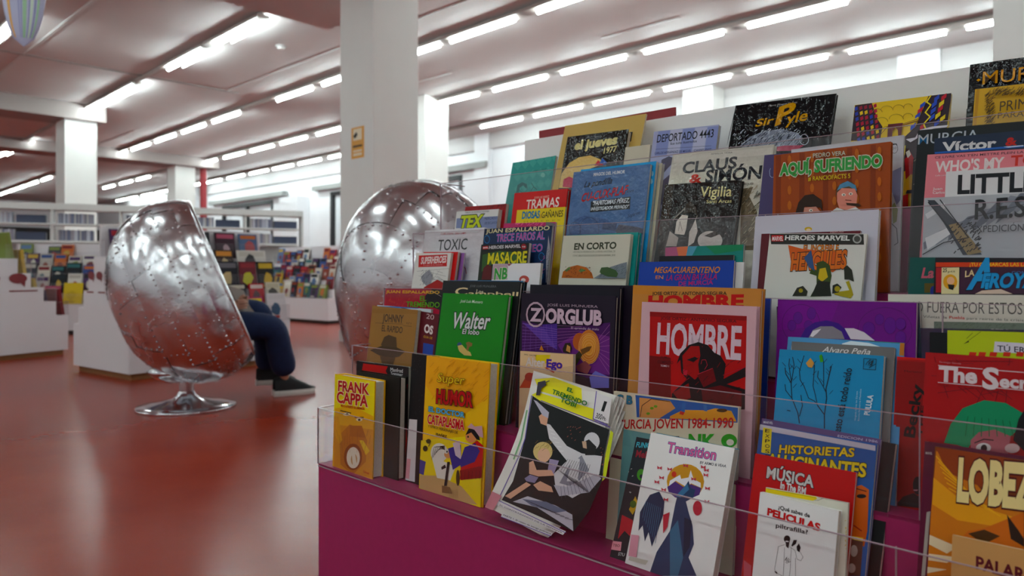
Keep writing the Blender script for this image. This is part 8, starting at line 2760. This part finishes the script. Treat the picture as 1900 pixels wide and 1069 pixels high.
def fill(M, length, step, where, rows, n_per, skip=(), x0=.03, hs=(.2, .27)):
    grp = 'comics on the rack ' + where
    for k in rows:
        x = x0 + R.uniform(0, .05); i = 0
        while x < length - .14:
            w = R.uniform(.15, .2); h = R.uniform(*hs)
            if x + w > length: break
            cols = R.sample(PAL, 4)
            while (cols[0], cols[1], k, where) in USED: cols = R.sample(PAL, 4)
            USED.add((cols[0], cols[1], k, where))
            if R.random() < .85:
                Mk = lean(M @ Matrix.Translation((x, step * k + .018, Z1 + RISE * k)), R.uniform(.12, .2))
                simple_comic(Mk, w, h, R.choice((.008, .02, .03)), cols, '%s comic with %s title block, %s step, rack %s' % (CN[cols[0]], CN[cols[1]], TIER[k], where), grp)
            x += w + R.uniform(.01, .03); i += 1

# middle rack behind the egg chair
MMID = frame((.6, .8, 0), (-2.91, 5.57, 0)); LM = 1.45
# front of this rack looks to the lower right of the room: local -y
rack('white_rack', 'white double-sided stepped comic rack right behind the occupied egg chair', MMID, LM, STEP, M_RACKW, True, M_RACKW, board_z=1.2)
grp = 'comics on the rack behind the occupied egg chair'
MID = [ # step, along, width, height, colours, label
 (4, .72, .19, .235, ('#24242a', '#3c3c42', '#c09078', '#b88c3c'), 'dark grey comic with a pale figure, top step behind the egg chair'),
 (4, .96, .2, .235, ('#3a1c2c', '#b8506c', '#c8a8b0', '#3c3c40'), 'dark comic with rose-red title, middle one of the top step behind the egg chair'),
 (4, 1.2, .19, .23, ('#4c6890', '#c86a24', '#b84c50', '#3c7cb8'), 'blue comic with orange title, outer one of the top step behind the egg chair'),
 (3, .66, .2, .215, ('#a82018', '#e0a818', '#3c2018', '#501818'), 'red comic with yellow title, inner one of the fourth step behind the egg chair'),
 (3, .9, .18, .215, ('#3c2c24', '#d88c2c', '#c8b080', '#1c1c24'), 'brown comic with orange title, on the fourth step behind the egg chair'),
 (3, 1.12, .3, .215, ('#d8d4cc', '#c8c2b8', '#38383c', '#c8b450'), 'wide white comic on the fourth step behind the egg chair'),
 (2, .68, .17, .25, ('#5c4428', '#c0a880', '#3c2818', '#8c7048'), 'brown comic with cream heading, on the middle step behind the egg chair'),
 (2, .87, .2, .25, ('#1c1a24', '#6c6870', '#d0b880', '#2c3458'), 'black comic with a tan shape, on the middle step behind the egg chair'),
 (2, 1.085, .17, .25, ('#6c1424', '#8c1c28', '#c8c820', '#4c1018'), 'deep red comic with a yellow-green blob, on the middle step behind the egg chair'),
 (2, 1.27, .17, .25, ('#141210', '#c8a818', '#d8b020', '#b88c20'), 'black comic with yellow title and arch, on the middle step behind the egg chair'),
 (1, .88, .21, .19, ('#141828', '#c8c0b0', '#48506c', '#b8b8b8'), 'navy comic with cream top band, on the second step behind the egg chair'),
 (1, 1.12, .15, .19, ('#b81420', '#d8c8c4', '#5c4448', '#701018'), 'bright red comic with a white title, on the second step behind the egg chair'),
 (1, 1.29, .15, .2, ('#d0c8b4', '#c0b8a0', '#48443c', '#c8c0ac'), 'cream comic with thin black drawing, on the second step behind the egg chair'),
 (0, .84, .17, .2, ('#c8c0b4', '#b8b4c0', '#8c8490', '#a89c90'), 'pale comic lying nearest the reader on the bottom step behind the egg chair'),
 (0, 1.03, .17, .21, ('#a82870', '#e8d010', '#e0d020', '#9ca0c8'), 'magenta and yellow comic on the bottom step behind the egg chair'),
 (0, 1.24, .2, .24, ('#d8d4d8', '#d0ccd0', '#28587c', '#a82820'), 'white comic with a blue Y-shaped figure, low down beside the reader'),
]
for k, x, w, h, cols, lab in MID:
    simple_comic(lean(MMID @ Matrix.Translation((x, STEP * k + .02, Z1 + RISE * k)), .16), w, h, .012, cols, lab, None)
for k in range(5):
    x = .05
    while x < .5:
        cols = R.sample(PAL, 4)
        simple_comic(lean(MMID @ Matrix.Translation((x, STEP * k + .02, Z1 + RISE * k)), .16), .18, R.uniform(.2, .25), .012, cols, '%s comic with %s title block, hidden inner %s step behind the egg chair' % (CN[cols[0]], CN[cols[1]], TIER[k]), 'comics hidden by the occupied egg chair'); x += .21
# speech-bubble marks and red line on rack end panels
M_BUB = mat('red_vinyl', '#7c1420', .5)
def bubble(parent, M, s=1):
    mb = MB(); n = 16
    pts = [(.055 * s * math.cos(2 * PI * i / n), -.002, .033 * s * math.sin(2 * PI * i / n)) for i in range(n)]
    mb.face([tuple(M @ Vector(p)) for p in pts]); mb.face([tuple(M @ Vector(p)) for p in ((.01 * s, -.002, -.025 * s), (.045 * s, -.002, -.02 * s), (.04 * s, -.002, -.055 * s))])
    mb.build('speech_bubble_mark', M_BUB, parent)
def stripe(parent, M, l):
    mb = MB(); mb.face([tuple(M @ Vector(p)) for p in ((0, -.002, 0), (l, -.002, 0), (l, -.002, .012), (0, -.002, .012))]); mb.build('red_text_line', M_BUB, parent)
mid_root = [o for o in COL.objects if o.name.startswith('white_rack')][0]
E1 = Matrix.Rotation(-PI / 2, 4, 'Z')   # onto the end panel x = 0, local +x of the mark runs to -y
def endm(y, z): return Matrix.Translation((-.003, y, z)) @ Matrix.Rotation(-PI / 2, 4, 'Z')
bubble(mid_root, endm(.62, .80)); bubble(mid_root, endm(.48, .80)); stripe(mid_root, endm(.70, .66), .12); stripe(mid_root, endm(.50, .66), .12)

# rack at the far left with its end panel towards the viewer
SL = .12
ML = frame((.89, -.45, 0), (-4.45, 7.35, 0)) @ Matrix.Translation((-1.6, 0, 0)) @ Matrix.Identity(4)
MLr = frame((-.89, .45, 0), (-4.45, 7.35, 0))
lr = rack('white_rack', 'white stepped comic rack with large red speech-bubble marks, beyond the open floor', MLr, 1.6, SL, M_RACKW, True, None)
# its front (local -y) looks away to the right, so the end panel x = 0 is what the viewer sees
bubble(lr, Matrix.Translation((-.003, .48, .765)) @ Matrix.Rotation(-PI / 2, 4, 'Z'), 1.5); bubble(lr, Matrix.Translation((-.003, .72, .765)) @ Matrix.Rotation(-PI / 2, 4, 'Z'), 1.5)
stripe(lr, Matrix.Translation((-.003, .56, .64)) @ Matrix.Rotation(-PI / 2, 4, 'Z'), .26); stripe(lr, Matrix.Translation((-.003, .95, .64)) @ Matrix.Rotation(-PI / 2, 4, 'Z'), .26)
fill(MLr, 1.6, SL, 'at the far left edge', range(5), 6, x0=.01)
# rack facing the viewer between the two
MN = frame((1, .05, 0), (-6.75, 9.55, 0))
rack('white_rack', 'white comic rack facing the viewer beyond the gap left of the egg chair', MN, 1.9, STEP, M_RACKW, False, M_RACKW, board_z=1.2, plinth=False)
fill(MN, 1.25, STEP, 'far back on the left', range(1, 5), 6)
NB_ = [(0, .86, .24, .28, ('#d8bc10', '#d8bc10', '#c8ac10', '#b89c10'), 'plain bright yellow folder on the bottom step, rack far back on the left'),
 (0, .62, .2, .24, ('#a03c5c', '#b84c6c', '#6c1c30', '#2c3c7c'), 'pink comic with dark edges, beside the plain yellow folder'),
 (4, 1.3, .2, .24, ('#9ca8b8', '#6c88b0', '#c8943c', '#b8b0c0'), 'pale blue comic with an orange spot, top step, rack far back at left'),
 (4, 1.55, .2, .24, ('#2c5c98', '#c8d0d8', '#3c88b0', '#2c4c6c'), 'sea blue comic with white title, top step at the far back on the left')]
for k, x, w, h, cols, lab in NB_:
    simple_comic(lean(MN @ Matrix.Translation((x, STEP * k + .015, Z1 + RISE * k)), .15), w, h, .012, cols, lab)
# rack at the back between chair and pillar
dR = Vector((.77, -.64, 0)); MR = frame(dR, Vector((-2.85, 11.35, 0)) - dR * 2.1)
rack('white_rack', 'long white comic rack standing at the back between the reader and the white pillar', MR, 2.1, STEP * 1.05, M_RACKW, True, M_RACKW, board_z=1.24, plinth=False)
fill(MR, 2.1, STEP * 1.05, 'before the white pillar', range(5), 8)
MR2 = frame((.9, -.43, 0), (-3.9, 14.9, 0))
rack('white_rack', 'white comic rack farthest back, peeping over the rack before the white pillar', MR2, 1.6, STEP, M_RACKW, True, M_RACKW, board_z=1.3, plinth=False)
fill(MR2, 1.6, STEP, 'farthest back beside the pillar', range(2, 5), 8, hs=(.25, .32))

# ------------------------------------------------------------------ long media shelving
SA = Vector((-9.95, 11.38, 0)); SB = Vector((-4.02, 14.1, 0)); SD = (SB - SA); SLn = SD.length; MS = frame(SD, SA)
sh = thing('media_shelving', 'long grey metal shelving run holding rows of disc cases behind the comic racks', 'shelving', MS)
mb = MB(); mb.box(0, SLn, -.02, .34, 1.86, 1.97); mb.build('shelf', M_LGREY, sh)
mb = MB(); mb.box(0, SLn - .07, -.02, .32, 1.60, 1.63); mb.build('shelf', M_LGREY, sh)
mb = MB(); mb.box(0, SLn - .1, -.02, .32, 1.30, 1.34); mb.build('shelf', M_LGREY, sh)
mb = MB(); mb.box(0, SLn - .1, -.02, .32, .96, 1.0); mb.build('shelf', M_LGREY, sh)
mb = MB(); mb.box(0, SLn, 0, .32, .0, .12); mb.build('plinth', M_LGREY, sh)
x = .33
while x < SLn + .01:
    mb = MB(); mb.box(x - .02, x + .02, .0, .30, 0, 1.86); mb.build('upright', M_LGREY, sh); x += 1.03
mb = MB(); mb.box(0, SLn, .31, .33, .1, 1.3); mb.build('back_panel', M_LGREY, sh)
CASEC = ['#9a9aa8', '#7c7c8c', '#b0b0bc', '#686878', '#8c848c', '#a8a4a0', '#5c6078']
CM = [mat('disc_case_plastic', c, .2) for c in CASEC]
case_me = []
for m in CM:
    mb = MB(); mb.box(0, .0255, 0, .14, 0, .19); case_me.append(mb.mesh('disc_case', m))
M_NAVY = mat('navy_divider', '#343c54', .5)
for z, rown in ((1.63, 'upper'), (1.34, 'middle')):
    bay = .36; bn = 0
    while bay < SLn - .3:
        n = 15 if R.random() < .7 else 20; hs = .75 if z > 1.5 else .95
        for i in range(n):
            o = bpy.data.objects.new('disc_case', R.choice(case_me)); COL.objects.link(o)
            o.matrix_world = MS @ Matrix.Translation((bay + .06 + i * .0265, .05, z)) ; o.scale = (1, 1, R.uniform(.93, 1.0) * (.95 if z > 1.5 else 1))
            o['label'] = 'grey plastic disc case, %s shelf, %s bay of the long grey shelving' % (rown, ORD[bn]); o['category'] = 'disc case'; o['group'] = 'disc cases on the %s shelf, %s bay' % (rown, ORD[bn])
        if n == 15:
            mb = MB(); mb.box(0, .42, 0, .2, 0, .14); o = mb.build('storage_box', M_NAVY); o.matrix_world = MS @ Matrix.Translation((bay + .06 + n * .0265 + .03, .06, z))
            o['label'] = 'navy storage box, %s shelf, %s bay of the long grey shelving' % (rown, ORD[bn]); o['category'] = 'box'; o['group'] = 'navy boxes on the %s shelf' % rown
        bay += 1.03; bn += 1

# ------------------------------------------------------------------ hanging board
t = thing('hanging_board', 'tapered striped blue, green and orange board hanging tip-down from the ceiling', 'surfboard', frame((1, .25, 0), (-3.33, 5.0, 2.37)))
def outline(z, L=1.5, W=.145): 
    s = z / L
    return W * (math.sin(PI * min(1, max(0, s)) ** .72) ** .62 if 0 < s < 1 else 0)
N = 26; front = []; back = []
mb = MB(); rows = []
for j in range(N + 1):
    z = 1.5 * j / N; wv = max(.002, outline(z)); th = .016 * (wv / .145) + .002
    ring = [(wv * math.cos(a_), th * math.sin(a_), z) for a_ in [2 * PI * i / 16 for i in range(16)]]; rows.append(ring)
mb.grid(rows, None, closed=True); mb.build('board', mat('pale_blue_lacquer', '#a9a8c6', .3), t, smooth=True)
for x, wd, colr in ((-.1, .018, '#d89c3c'), (-.03, .006, '#7c7cb4'), (-.012, .006, '#7c7cb4'), (.012, .028, '#8cb48c'), (.045, .007, '#6c6ca8'), (.062, .02, '#b8c8b8'), (.085, .008, '#6c6ca8'), (.105, .014, '#8cb48c')):
    mb = MB(); pts = []
    for j in range(1, N):
        z = 1.5 * j / N; wv = outline(z); f = wv / .145; pts.append((x * f, wd * f, z, .016 * f + .002))
    rws = [[(cx_ + sx * w_ / 2, -.0015 - th_ * math.sqrt(max(0, 1 - ((cx_ + sx * w_ / 2) / max(.003, .147 * th_ / .018)) ** 2)), z) for sx in (-1, 1)] for cx_, w_, z, th_ in pts]
    mb.grid(rws); mb.build('painted_stripe', mat('stripe_paint', colr, .3), t)
mb = MB(); mb.tube((0, 0, 1.48), (0, 0, 2.13), .003, 6); mb.build('cord', M_GREY, t)

# ------------------------------------------------------------------ egg chairs
def alum():
    m = mat('riveted_aluminium', '#d6d5d9', .2, metal=1)
    nt = m.node_tree; b = nt.nodes['Principled BSDF']; tc = nt.nodes.new('ShaderNodeTexCoord')
    n = nt.nodes.new('ShaderNodeTexNoise'); n.inputs['Scale'].default_value = 7; n.inputs['Detail'].default_value = 4
    nt.links.new(tc.outputs['Object'], n.inputs['Vector'])
    n2 = nt.nodes.new('ShaderNodeTexNoise'); n2.inputs['Scale'].default_value = 60; n2.inputs['Detail'].default_value = 3
    nt.links.new(tc.outputs['Object'], n2.inputs['Vector'])
    ad = nt.nodes.new('ShaderNodeMath'); ad.operation = 'MULTIPLY_ADD'; ad.inputs[1].default_value = .06
    nt.links.new(n2.outputs['Fac'], ad.inputs[0]); nt.links.new(n.outputs['Fac'], ad.inputs[2])
    bp = nt.nodes.new('ShaderNodeBump'); bp.inputs['Strength'].default_value = .10; bp.inputs['Distance'].default_value = .05
    nt.links.new(ad.outputs[0], bp.inputs['Height']); nt.links.new(bp.outputs[0], b.inputs['Normal'])
    r = nt.nodes.new('ShaderNodeMapRange'); r.inputs[3].default_value = .16; r.inputs[4].default_value = .34; nt.links.new(n.outputs['Fac'], r.inputs[0]); nt.links.new(r.outputs[0], b.inputs['Roughness'])
    return m
M_ALU = alum()
M_CHROME = mat('chrome', '#c8c6ca', .12, metal=1)
M_CUSH = mat('black_leather', '#17161a', .45, bump=(60, .2, 2))
# shell geometry, chair frame: +x forward (open side), z up, origin under the swivel column
TOPP = Vector((.0, 0, 1.28)); BOTP = Vector((.40, 0, .30))
RC = (TOPP + BOTP) / 2; UPV = (TOPP - BOTP).normalized(); HL = (TOPP - BOTP).length / 2; NB = Vector((0, 1, 0)).cross(UPV).normalized()
if NB.x > 0: NB = -NB           # NB points to the back of the shell
HW = .42
RRT = [.90, .955, .985, 1.0, .985, .94, .86, .735, .56, .33, 0.0]
DDT = [0.0, .062, .128, .20, .275, .35, .425, .50, .565, .612, .63]
def tab(T, x):
    x = max(0, min(.9999, x)) * 10; i = int(x); f = x - i
    p0, p1, p2, p3 = T[max(0, i - 1)], T[i], T[i + 1], T[min(10, i + 2)]
    return p1 + .5 * f * (p2 - p0 + f * (2 * p0 - 5 * p1 + 4 * p2 - p3 + f * (3 * (p1 - p2) + p3 - p0)))
def shell(th, ph, off=0):
    """th angle round the rim, ph 0 at the rim .. 1 at the back"""
    rr = tab(RRT, ph); dd = tab(DDT, ph)
    cu = math.copysign(abs(math.cos(th)) ** .92, math.cos(th)); sw = math.copysign(abs(math.sin(th)) ** .92, math.sin(th))
    wid = HW * (1 - .10 * cu)
    return RC + UPV * (.57 * cu * rr - .03 * dd) + Vector((0, 1, 0)) * (wid * sw * rr) + NB * dd
def shell_n(th, ph):
    e = .01
    a_ = shell(th + e, ph) - shell(th - e, ph); b_ = shell(th, min(.995, ph + e)) - shell(th, max(0, ph - e)); n = a_.cross(b_).normalized()
    c = shell(th, ph) - (RC + NB * .2)
    return n if n.dot(c) > 0 else -n
def egg_chair(M, label):
    root = thing('egg_chair', label, 'chair', M)
    # inner liner
    mb = MB(); mb.grid([[shell(2 * PI * i / 64, j / 24 * .999) - shell_n(2 * PI * i / 64, min(.98, j / 24)) * .018 for i in range(64)] for j in range(25)], closed=True); mb.build('inner_lining', M_CUSH, root, smooth=True)
    # sheet panels in rings, alternate joints, each lapped
    rings = [(0, .15, 22), (.15, .30, 18), (.30, .46, 16), (.46, .62, 13), (.62, .80, 9), (.80, .999, 5)]
    rv = MB()
    for k, (p0, p1, n) in enumerate(rings):
        for i in range(n):
            a0 = 2 * PI * (i + .5 * (k % 2)) / n; a1 = a0 + 2 * PI / n; mb = MB(); S = 6; lift = .0015 + .0030 * ((i + k) % 2)
            jit = R.uniform(-.004, .004)
            rows = []
            for j in range(S + 1):
                row = []
                for i2 in range(S + 1):
                    fr, fc = j / S, i2 / S; th = a0 + (a1 - a0) * fc; ph = p0 + (p1 - p0) * fr
                    dent = .0055 * math.sin(PI * fr) * math.sin(PI * fc) + jit * (fr - .5) * .5
                    row.append(shell(th, ph) + shell_n(th, min(.97, ph)) * (lift + dent))
                rows.append(row)
            mb.grid(rows)
            edge = [rows[0][i2] for i2 in range(S + 1)] ; low = [p - shell_n(a0, p0) * .003 for p in edge]
            mb.build('metal_panel', M_ALU, root, smooth=True)
            # rivets along two edges
            Lc = (shell(a1, (p0 + p1) / 2) - shell(a0, (p0 + p1) / 2)).length; Lr = (shell(a0, p1) - shell(a0, p0)).length
            spots = [(a0 + (a1 - a0) * q / max(1, round(Lc / .035)), p0 + .012) for q in range(round(Lc / .035))]
            spots += [(a0 + (a1 - a0) * .05, p0 + (p1 - p0) * q / max(1, round(Lr / .035))) for q in range(round(Lr / .035))]
            for th, ph in spots:
                if ph > .96: continue
                c = shell(th, ph); nn = shell_n(th, ph); q_ = nn.to_track_quat('Z', 'Y'); c = c + nn * .003; kk = len(rv.v)
                for r_, z_ in ((.0065, 0), (.005, .0038)):
                    for s_ in range(6): rv.v.append(tuple(c + q_ @ Vector((r_ * math.cos(s_ * PI / 3), r_ * math.sin(s_ * PI / 3), z_))))
                for s_ in range(6):
                    s2 = (s_ + 1) % 6; rv.f.append((kk + s_, kk + s2, kk + 6 + s2, kk + 6 + s_)); rv.c.append(None); rv.m.append(0)
                rv.f.append(tuple(kk + 6 + s_ for s_ in range(6))); rv.c.append(None); rv.m.append(0)
    o = rv.build('rivets', M_CHROME, root, smooth=True); o['kind'] = 'stuff'
    # rolled rim
    mb = MB(); rows = []
    for i in range(64):
        th = 2 * PI * i / 64; c = shell(th, 0); out = (c - RC).normalized(); rows.append([c - out * .006 + out * (.016 * math.cos(q * PI / 4)) + NB * (.016 * math.sin(q * PI / 4)) for q in range(8)])
    rows.append(rows[0]); mb.grid(rows, closed=True); mb.build('rolled_rim', M_ALU, root, smooth=True)
    # cushions
    mb = MB(); rows = []
    for j in range(9):
        ph = .30 + .62 * j / 8; rows.append([shell(th, ph) - shell_n(th, ph) * (.06 + .04 * math.sin(PI * j / 8)) for th in [PI * .25 + PI * 0 + (PI * 1.5) * 0 + (-PI * .25 + PI * .5 * i / 12) - PI * .25 for i in range(13)]])
    mb.grid(rows); mb.build('back_cushion', M_CUSH, root, smooth=True)
    mb = MB(); pr_ = [(0, .345), (.2, .345), (.26, .37), (.27, .40), (.25, .43), (.16, .445), (0, .45)]; mb.lathe(pr_, 24, cx=.02); mb.build('seat_cushion', M_CUSH, root, smooth=True)
    # chrome mount, column and trumpet base
    mb = MB(); mb.lathe([(.0, .156), (.06, .157), (.115, .166), (.165, .192), (.20, .222), (.205, .235), (.17, .26)], 40, cx=-.02); mb.build('mount_cup', M_CHROME, root, smooth=True)
    mb = MB(); mb.lathe([(.042, .05), (.042, .155)], 32); mb.build('swivel_column', M_CHROME, root, smooth=True)
    mb = MB(); mb.lathe([(.285, 0), (.29, .006), (.285, .012), (.22, .022), (.14, .036), (.08, .055), (.055, .075), (.045, .10)], 56); mb.build('trumpet_base', M_CHROME, root, smooth=True)
    return root
YAW1 = math.radians(22)
ch = egg_chair(Matrix.Translation((-2.013, 4.533, 0)) @ Matrix.Rotation(YAW1, 4, 'Z'), 'riveted aluminium egg chair with a seated reader, on the open red floor')
C2 = Matrix.Translation((-.41, 3.52, .0)) @ Matrix.Rotation(math.radians(60), 4, 'Z')
copy_tree(ch, C2, 'riveted aluminium egg chair half hidden behind the magenta rack')

# ------------------------------------------------------------------ the reader
def skin_mesh(name, verts, edges, radii, m, parent, root=0, levels=2):
    me = bpy.data.meshes.new(name); me.from_pydata([tuple(v) for v in verts], edges, [])
    o = bpy.data.objects.new(name, me); COL.objects.link(o)
    sk = o.modifiers.new('skin', 'SKIN'); sk.use_smooth_shade = True
    o.modifiers.new('sub', 'SUBSURF').levels = levels
    for i, r_ in enumerate(radii):
        d = me.skin_vertices[0].data[i]; d.radius = (r_, r_) if not isinstance(r_, tuple) else r_; d.use_root = (i == root)
    bpy.context.view_layer.update()
    ev = o.evaluated_get(bpy.context.evaluated_depsgraph_get()); nm = bpy.data.meshes.new_from_object(ev)
    bpy.data.objects.remove(o); bpy.data.meshes.remove(me)
    nm.materials.clear(); nm.materials.append(m); nm.name = name
    for p in nm.polygons: p.use_smooth = True
    o = bpy.data.objects.new(name, nm); COL.objects.link(o); o.parent = parent; return o
M_SKIN = mat('skin', '#c08c74', .5); M_JEAN = mat('blue_denim', '#0f2148', .9, vary=(30, .12), bump=(14, .5, 3))
M_SHIRT = mat('grey_shirt', '#5c5a5e', .8); M_HAIR = mat('dark_hair', '#2a1e18', .6); M_SHOE = mat('black_shoe_knit', '#131215', .7, bump=(200, .3, 1)); M_SOLE = mat('white_rubber', '#cfc9c2', .5)
ps = thing('person', 'person in dark blue jeans and black trainers sitting cross-legged in the egg chair, reading', 'person', Matrix.Identity(4))
hipA, kneeA, ankA, toeA = Vector((-2.06, 4.82, .50)), Vector((-1.70, 4.98, .59)), Vector((-1.70, 5.10, .13)), Vector((-1.60, 5.14, .08))
hipB, kneeB, ankB, toeB = Vector((-2.00, 4.64, .49)), Vector((-1.565, 4.84, .475)), Vector((-1.535, 4.965, .085)), Vector((-1.44, 5.025, .04))
pel = (hipA + hipB) / 2 + Vector((-.03, 0, .02)); ch1 = Vector((-2.16, 4.66, .74)); ch2 = Vector((-2.20, 4.64, .93)); nk = Vector((-2.18, 4.65, 1.02)); hd = Vector((-2.13, 4.67, 1.10)); hd2 = Vector((-2.12, 4.68, 1.18))
shA = Vector((-2.23, 4.80, .93)); shB = Vector((-2.13, 4.50, .93)); elA = Vector((-2.08, 4.90, .68)); elB = Vector((-1.99, 4.52, .68)); wrA = Vector((-1.83, 4.85, .635)); wrB = Vector((-1.83, 4.67, .615)); 
vs = [pel, ch1, ch2, nk, hd, hd2, shA, elA, wrA, shB, elB, wrB, hipA, kneeA, ankA, hipB, kneeB, ankB, toeA, toeB]
ed = [(0, 1), (1, 2), (2, 3), (3, 4), (4, 5), (2, 6), (6, 7), (7, 8), (2, 9), (9, 10), (10, 11), (0, 12), (12, 13), (13, 14), (0, 15), (15, 16), (16, 17), (14, 18), (17, 19)]
rd = [.11, .10, .11, .05, .08, .075, .055, .04, .026, .055, .04, .026, .085, .055, .030, .085, .055, .030, .014, .014]
# fingers grow out of each wrist, curled round the book
def fingers(wi, wrist, fwd, side, down):
    palm = wrist + fwd * .05; vs.append(palm); pi_ = len(vs) - 1; rd.append(.026); ed.append((wi, pi_))
    for q_, (off, ln) in enumerate(((-.026, .060), (-.009, .068), (.009, .064), (.026, .052))):
        b0 = palm + side * off + fwd * .030; b1 = b0 + fwd * ln * .5 + down * .006; b2 = b1 + fwd * ln * .25 + down * .022
        for p_, r_ in ((b0, .009), (b1, .008), (b2, .007)): vs.append(p_); rd.append(r_)
        n_ = len(vs); ed.extend([(pi_, n_ - 3), (n_ - 3, n_ - 2), (n_ - 2, n_ - 1)])
    t0 = wrist + fwd * .03 + side * .03 - down * .01; t1 = t0 + fwd * .03 + side * .012 - down * .012; vs.extend([t0, t1]); rd.extend([.011, .009]); n_ = len(vs); ed.extend([(pi_, n_ - 2), (n_ - 2, n_ - 1)])
fingers(8, wrA, Vector((.85, -.5, .1)).normalized(), Vector((.2, .3, .9)).normalized(), Vector((0, -1, 0)))
fingers(11, wrB, Vector((.9, .3, .1)).normalized(), Vector((.1, -.3, .9)).normalized(), Vector((0, 1, 0)))
body = skin_mesh('body', vs, ed, rd, M_SKIN, ps)
skin_mesh('jeans', [pel, hipA, (hipA + kneeA) / 2 + Vector((0, 0, .012)), kneeA, (kneeA + ankA) / 2, ankA + Vector((0, 0, .02)), hipB, (hipB + kneeB) / 2, kneeB, (kneeB + ankB) / 2, ankB + Vector((.008, .004, .04))],
    [(0, 1), (1, 2), (2, 3), (3, 4), (4, 5), (0, 6), (6, 7), (7, 8), (8, 9), (9, 10)], [.125, .115, .108, .092, .078, .088, .115, .108, .095, .088, .098], M_JEAN, ps)
skin_mesh('shirt', [pel + Vector((-.02, 0, .06)), ch1, ch2, nk + Vector((0, 0, -.03)), shA, elA, (elA + wrA) / 2, shB, elB, (elB + wrB) / 2], [(0, 1), (1, 2), (2, 3), (2, 4), (4, 5), (5, 6), (2, 7), (7, 8), (8, 9)], [.125, .125, .125, .06, .07, .055, .045, .07, .055, .045], M_SHIRT, ps)
skin_mesh('hair', [hd + Vector((-.03, 0, .03)), hd2 + Vector((-.015, 0, .02)), hd + Vector((-.05, 0, -.03))], [(0, 1), (0, 2)], [.082, .078, .05], M_HAIR, ps)
# face: eyes, nose, mouth, ears
mb = MB(); fc = hd + Vector((.073, .03, .03)); sd = Vector((-.34, .94, 0)).normalized()
mb.tube(fc - Vector((.005, 0, -.01)), fc + Vector((.02, .007, -.015)), .006, 6, .011); mb.build('nose', M_SKIN, body)
for s_ in (-1, 1):
    mb = MB(); c = fc + sd * .03 * s_ + Vector((-.008, 0, .012)); mb.tube(c, c + Vector((.008, .003, 0)), .009, 8); mb.build('eye', mat('eye_white', '#201c1c', .2), body)
    mb = MB(); c = hd + sd * .074 * s_ + Vector((0, 0, .01)); mb.tube(c - Vector((0, 0, .016)), c + Vector((0, 0, .02)), .007, 8, .011); mb.build('ear', M_SKIN, body)
mb = MB(); c = fc + Vector((.0, 0, -.04)); mb.tube(c - sd * .022, c + sd * .022, .006, 6); mb.build('mouth', mat('lips', '#8c4c48', .5), body)
def shoe(heel, toe, lift, name='trainer'):
    d = (toe - heel); d.z = 0; L_ = d.length; M_ = frame(d, (heel.x, heel.y, lift))
    st = [(-.0, .032, .05, .115), (.04, .040, .05, .13), (.09, .042, .05, .135), (.14, .045, .05, .112), (.20, .046, .045, .082), (.25, .040, .04, .055), (.285, .02, .035, .042)]
    s_ = L_ / .285
    mb = MB(); rows = []
    for x_, w_, z0_, z1_ in st:
        rows.append([M_ @ Vector((x_ * s_, w_ * math.cos(a_), .030 + (z1_ - .03) * max(0, math.sin(a_)) ** .7)) for a_ in [PI * q / 10 for q in range(11)]])
    mb.grid(rows); up = mb.build('shoe_upper', M_SHOE, ps, smooth=True)
    mb = MB(); rows = []
    for x_, w_, z0_, z1_ in st:
        w2 = w_ + .006; rows.append([M_ @ Vector((x_ * s_ - .004, y_, z_)) for y_, z_ in ((w2, .0), (w2 + .002, .018), (w2 - .003, .036), (-w2 + .003, .036), (-w2 - .002, .018), (-w2, .0))])
    mb.grid(rows, closed=True); mb.face(rows[0]); mb.face(rows[-1]); mb.build('shoe_sole', M_SOLE, up, smooth=False)
shoe(Vector((-1.60, 4.92, 0)), Vector((-1.365, 5.07, 0)), .0)
shoe(Vector((-1.765, 5.06, 0)), Vector((-1.53, 5.17, 0)), .05)
# the open book in the reader's hands
MBk = frame((.55, .83, 0), (-1.75, 4.73, .585)) @ Matrix.Rotation(math.radians(-38), 4, 'X')
bk = thing('open_book', 'open hardback with a brown-grey cover held by the seated reader above the knees', 'book', MBk)
for s_ in (-1, 1):
    Mx = Matrix.Rotation(s_ * .35, 4, 'Z')
    mb = MB(); mb.box(0 if s_ > 0 else -.15, .15 if s_ > 0 else 0, 0, .003, 0, .2, M=Mx); mb.build('cover', mat('brown_grey_cloth', '#6c5c54', .7), bk)
    mb = MB(); mb.box(0.001 if s_ > 0 else -.145, .145 if s_ > 0 else -.001, .003, .014, .004, .196, M=Mx); mb.build('page_block', M_PAPER, bk)
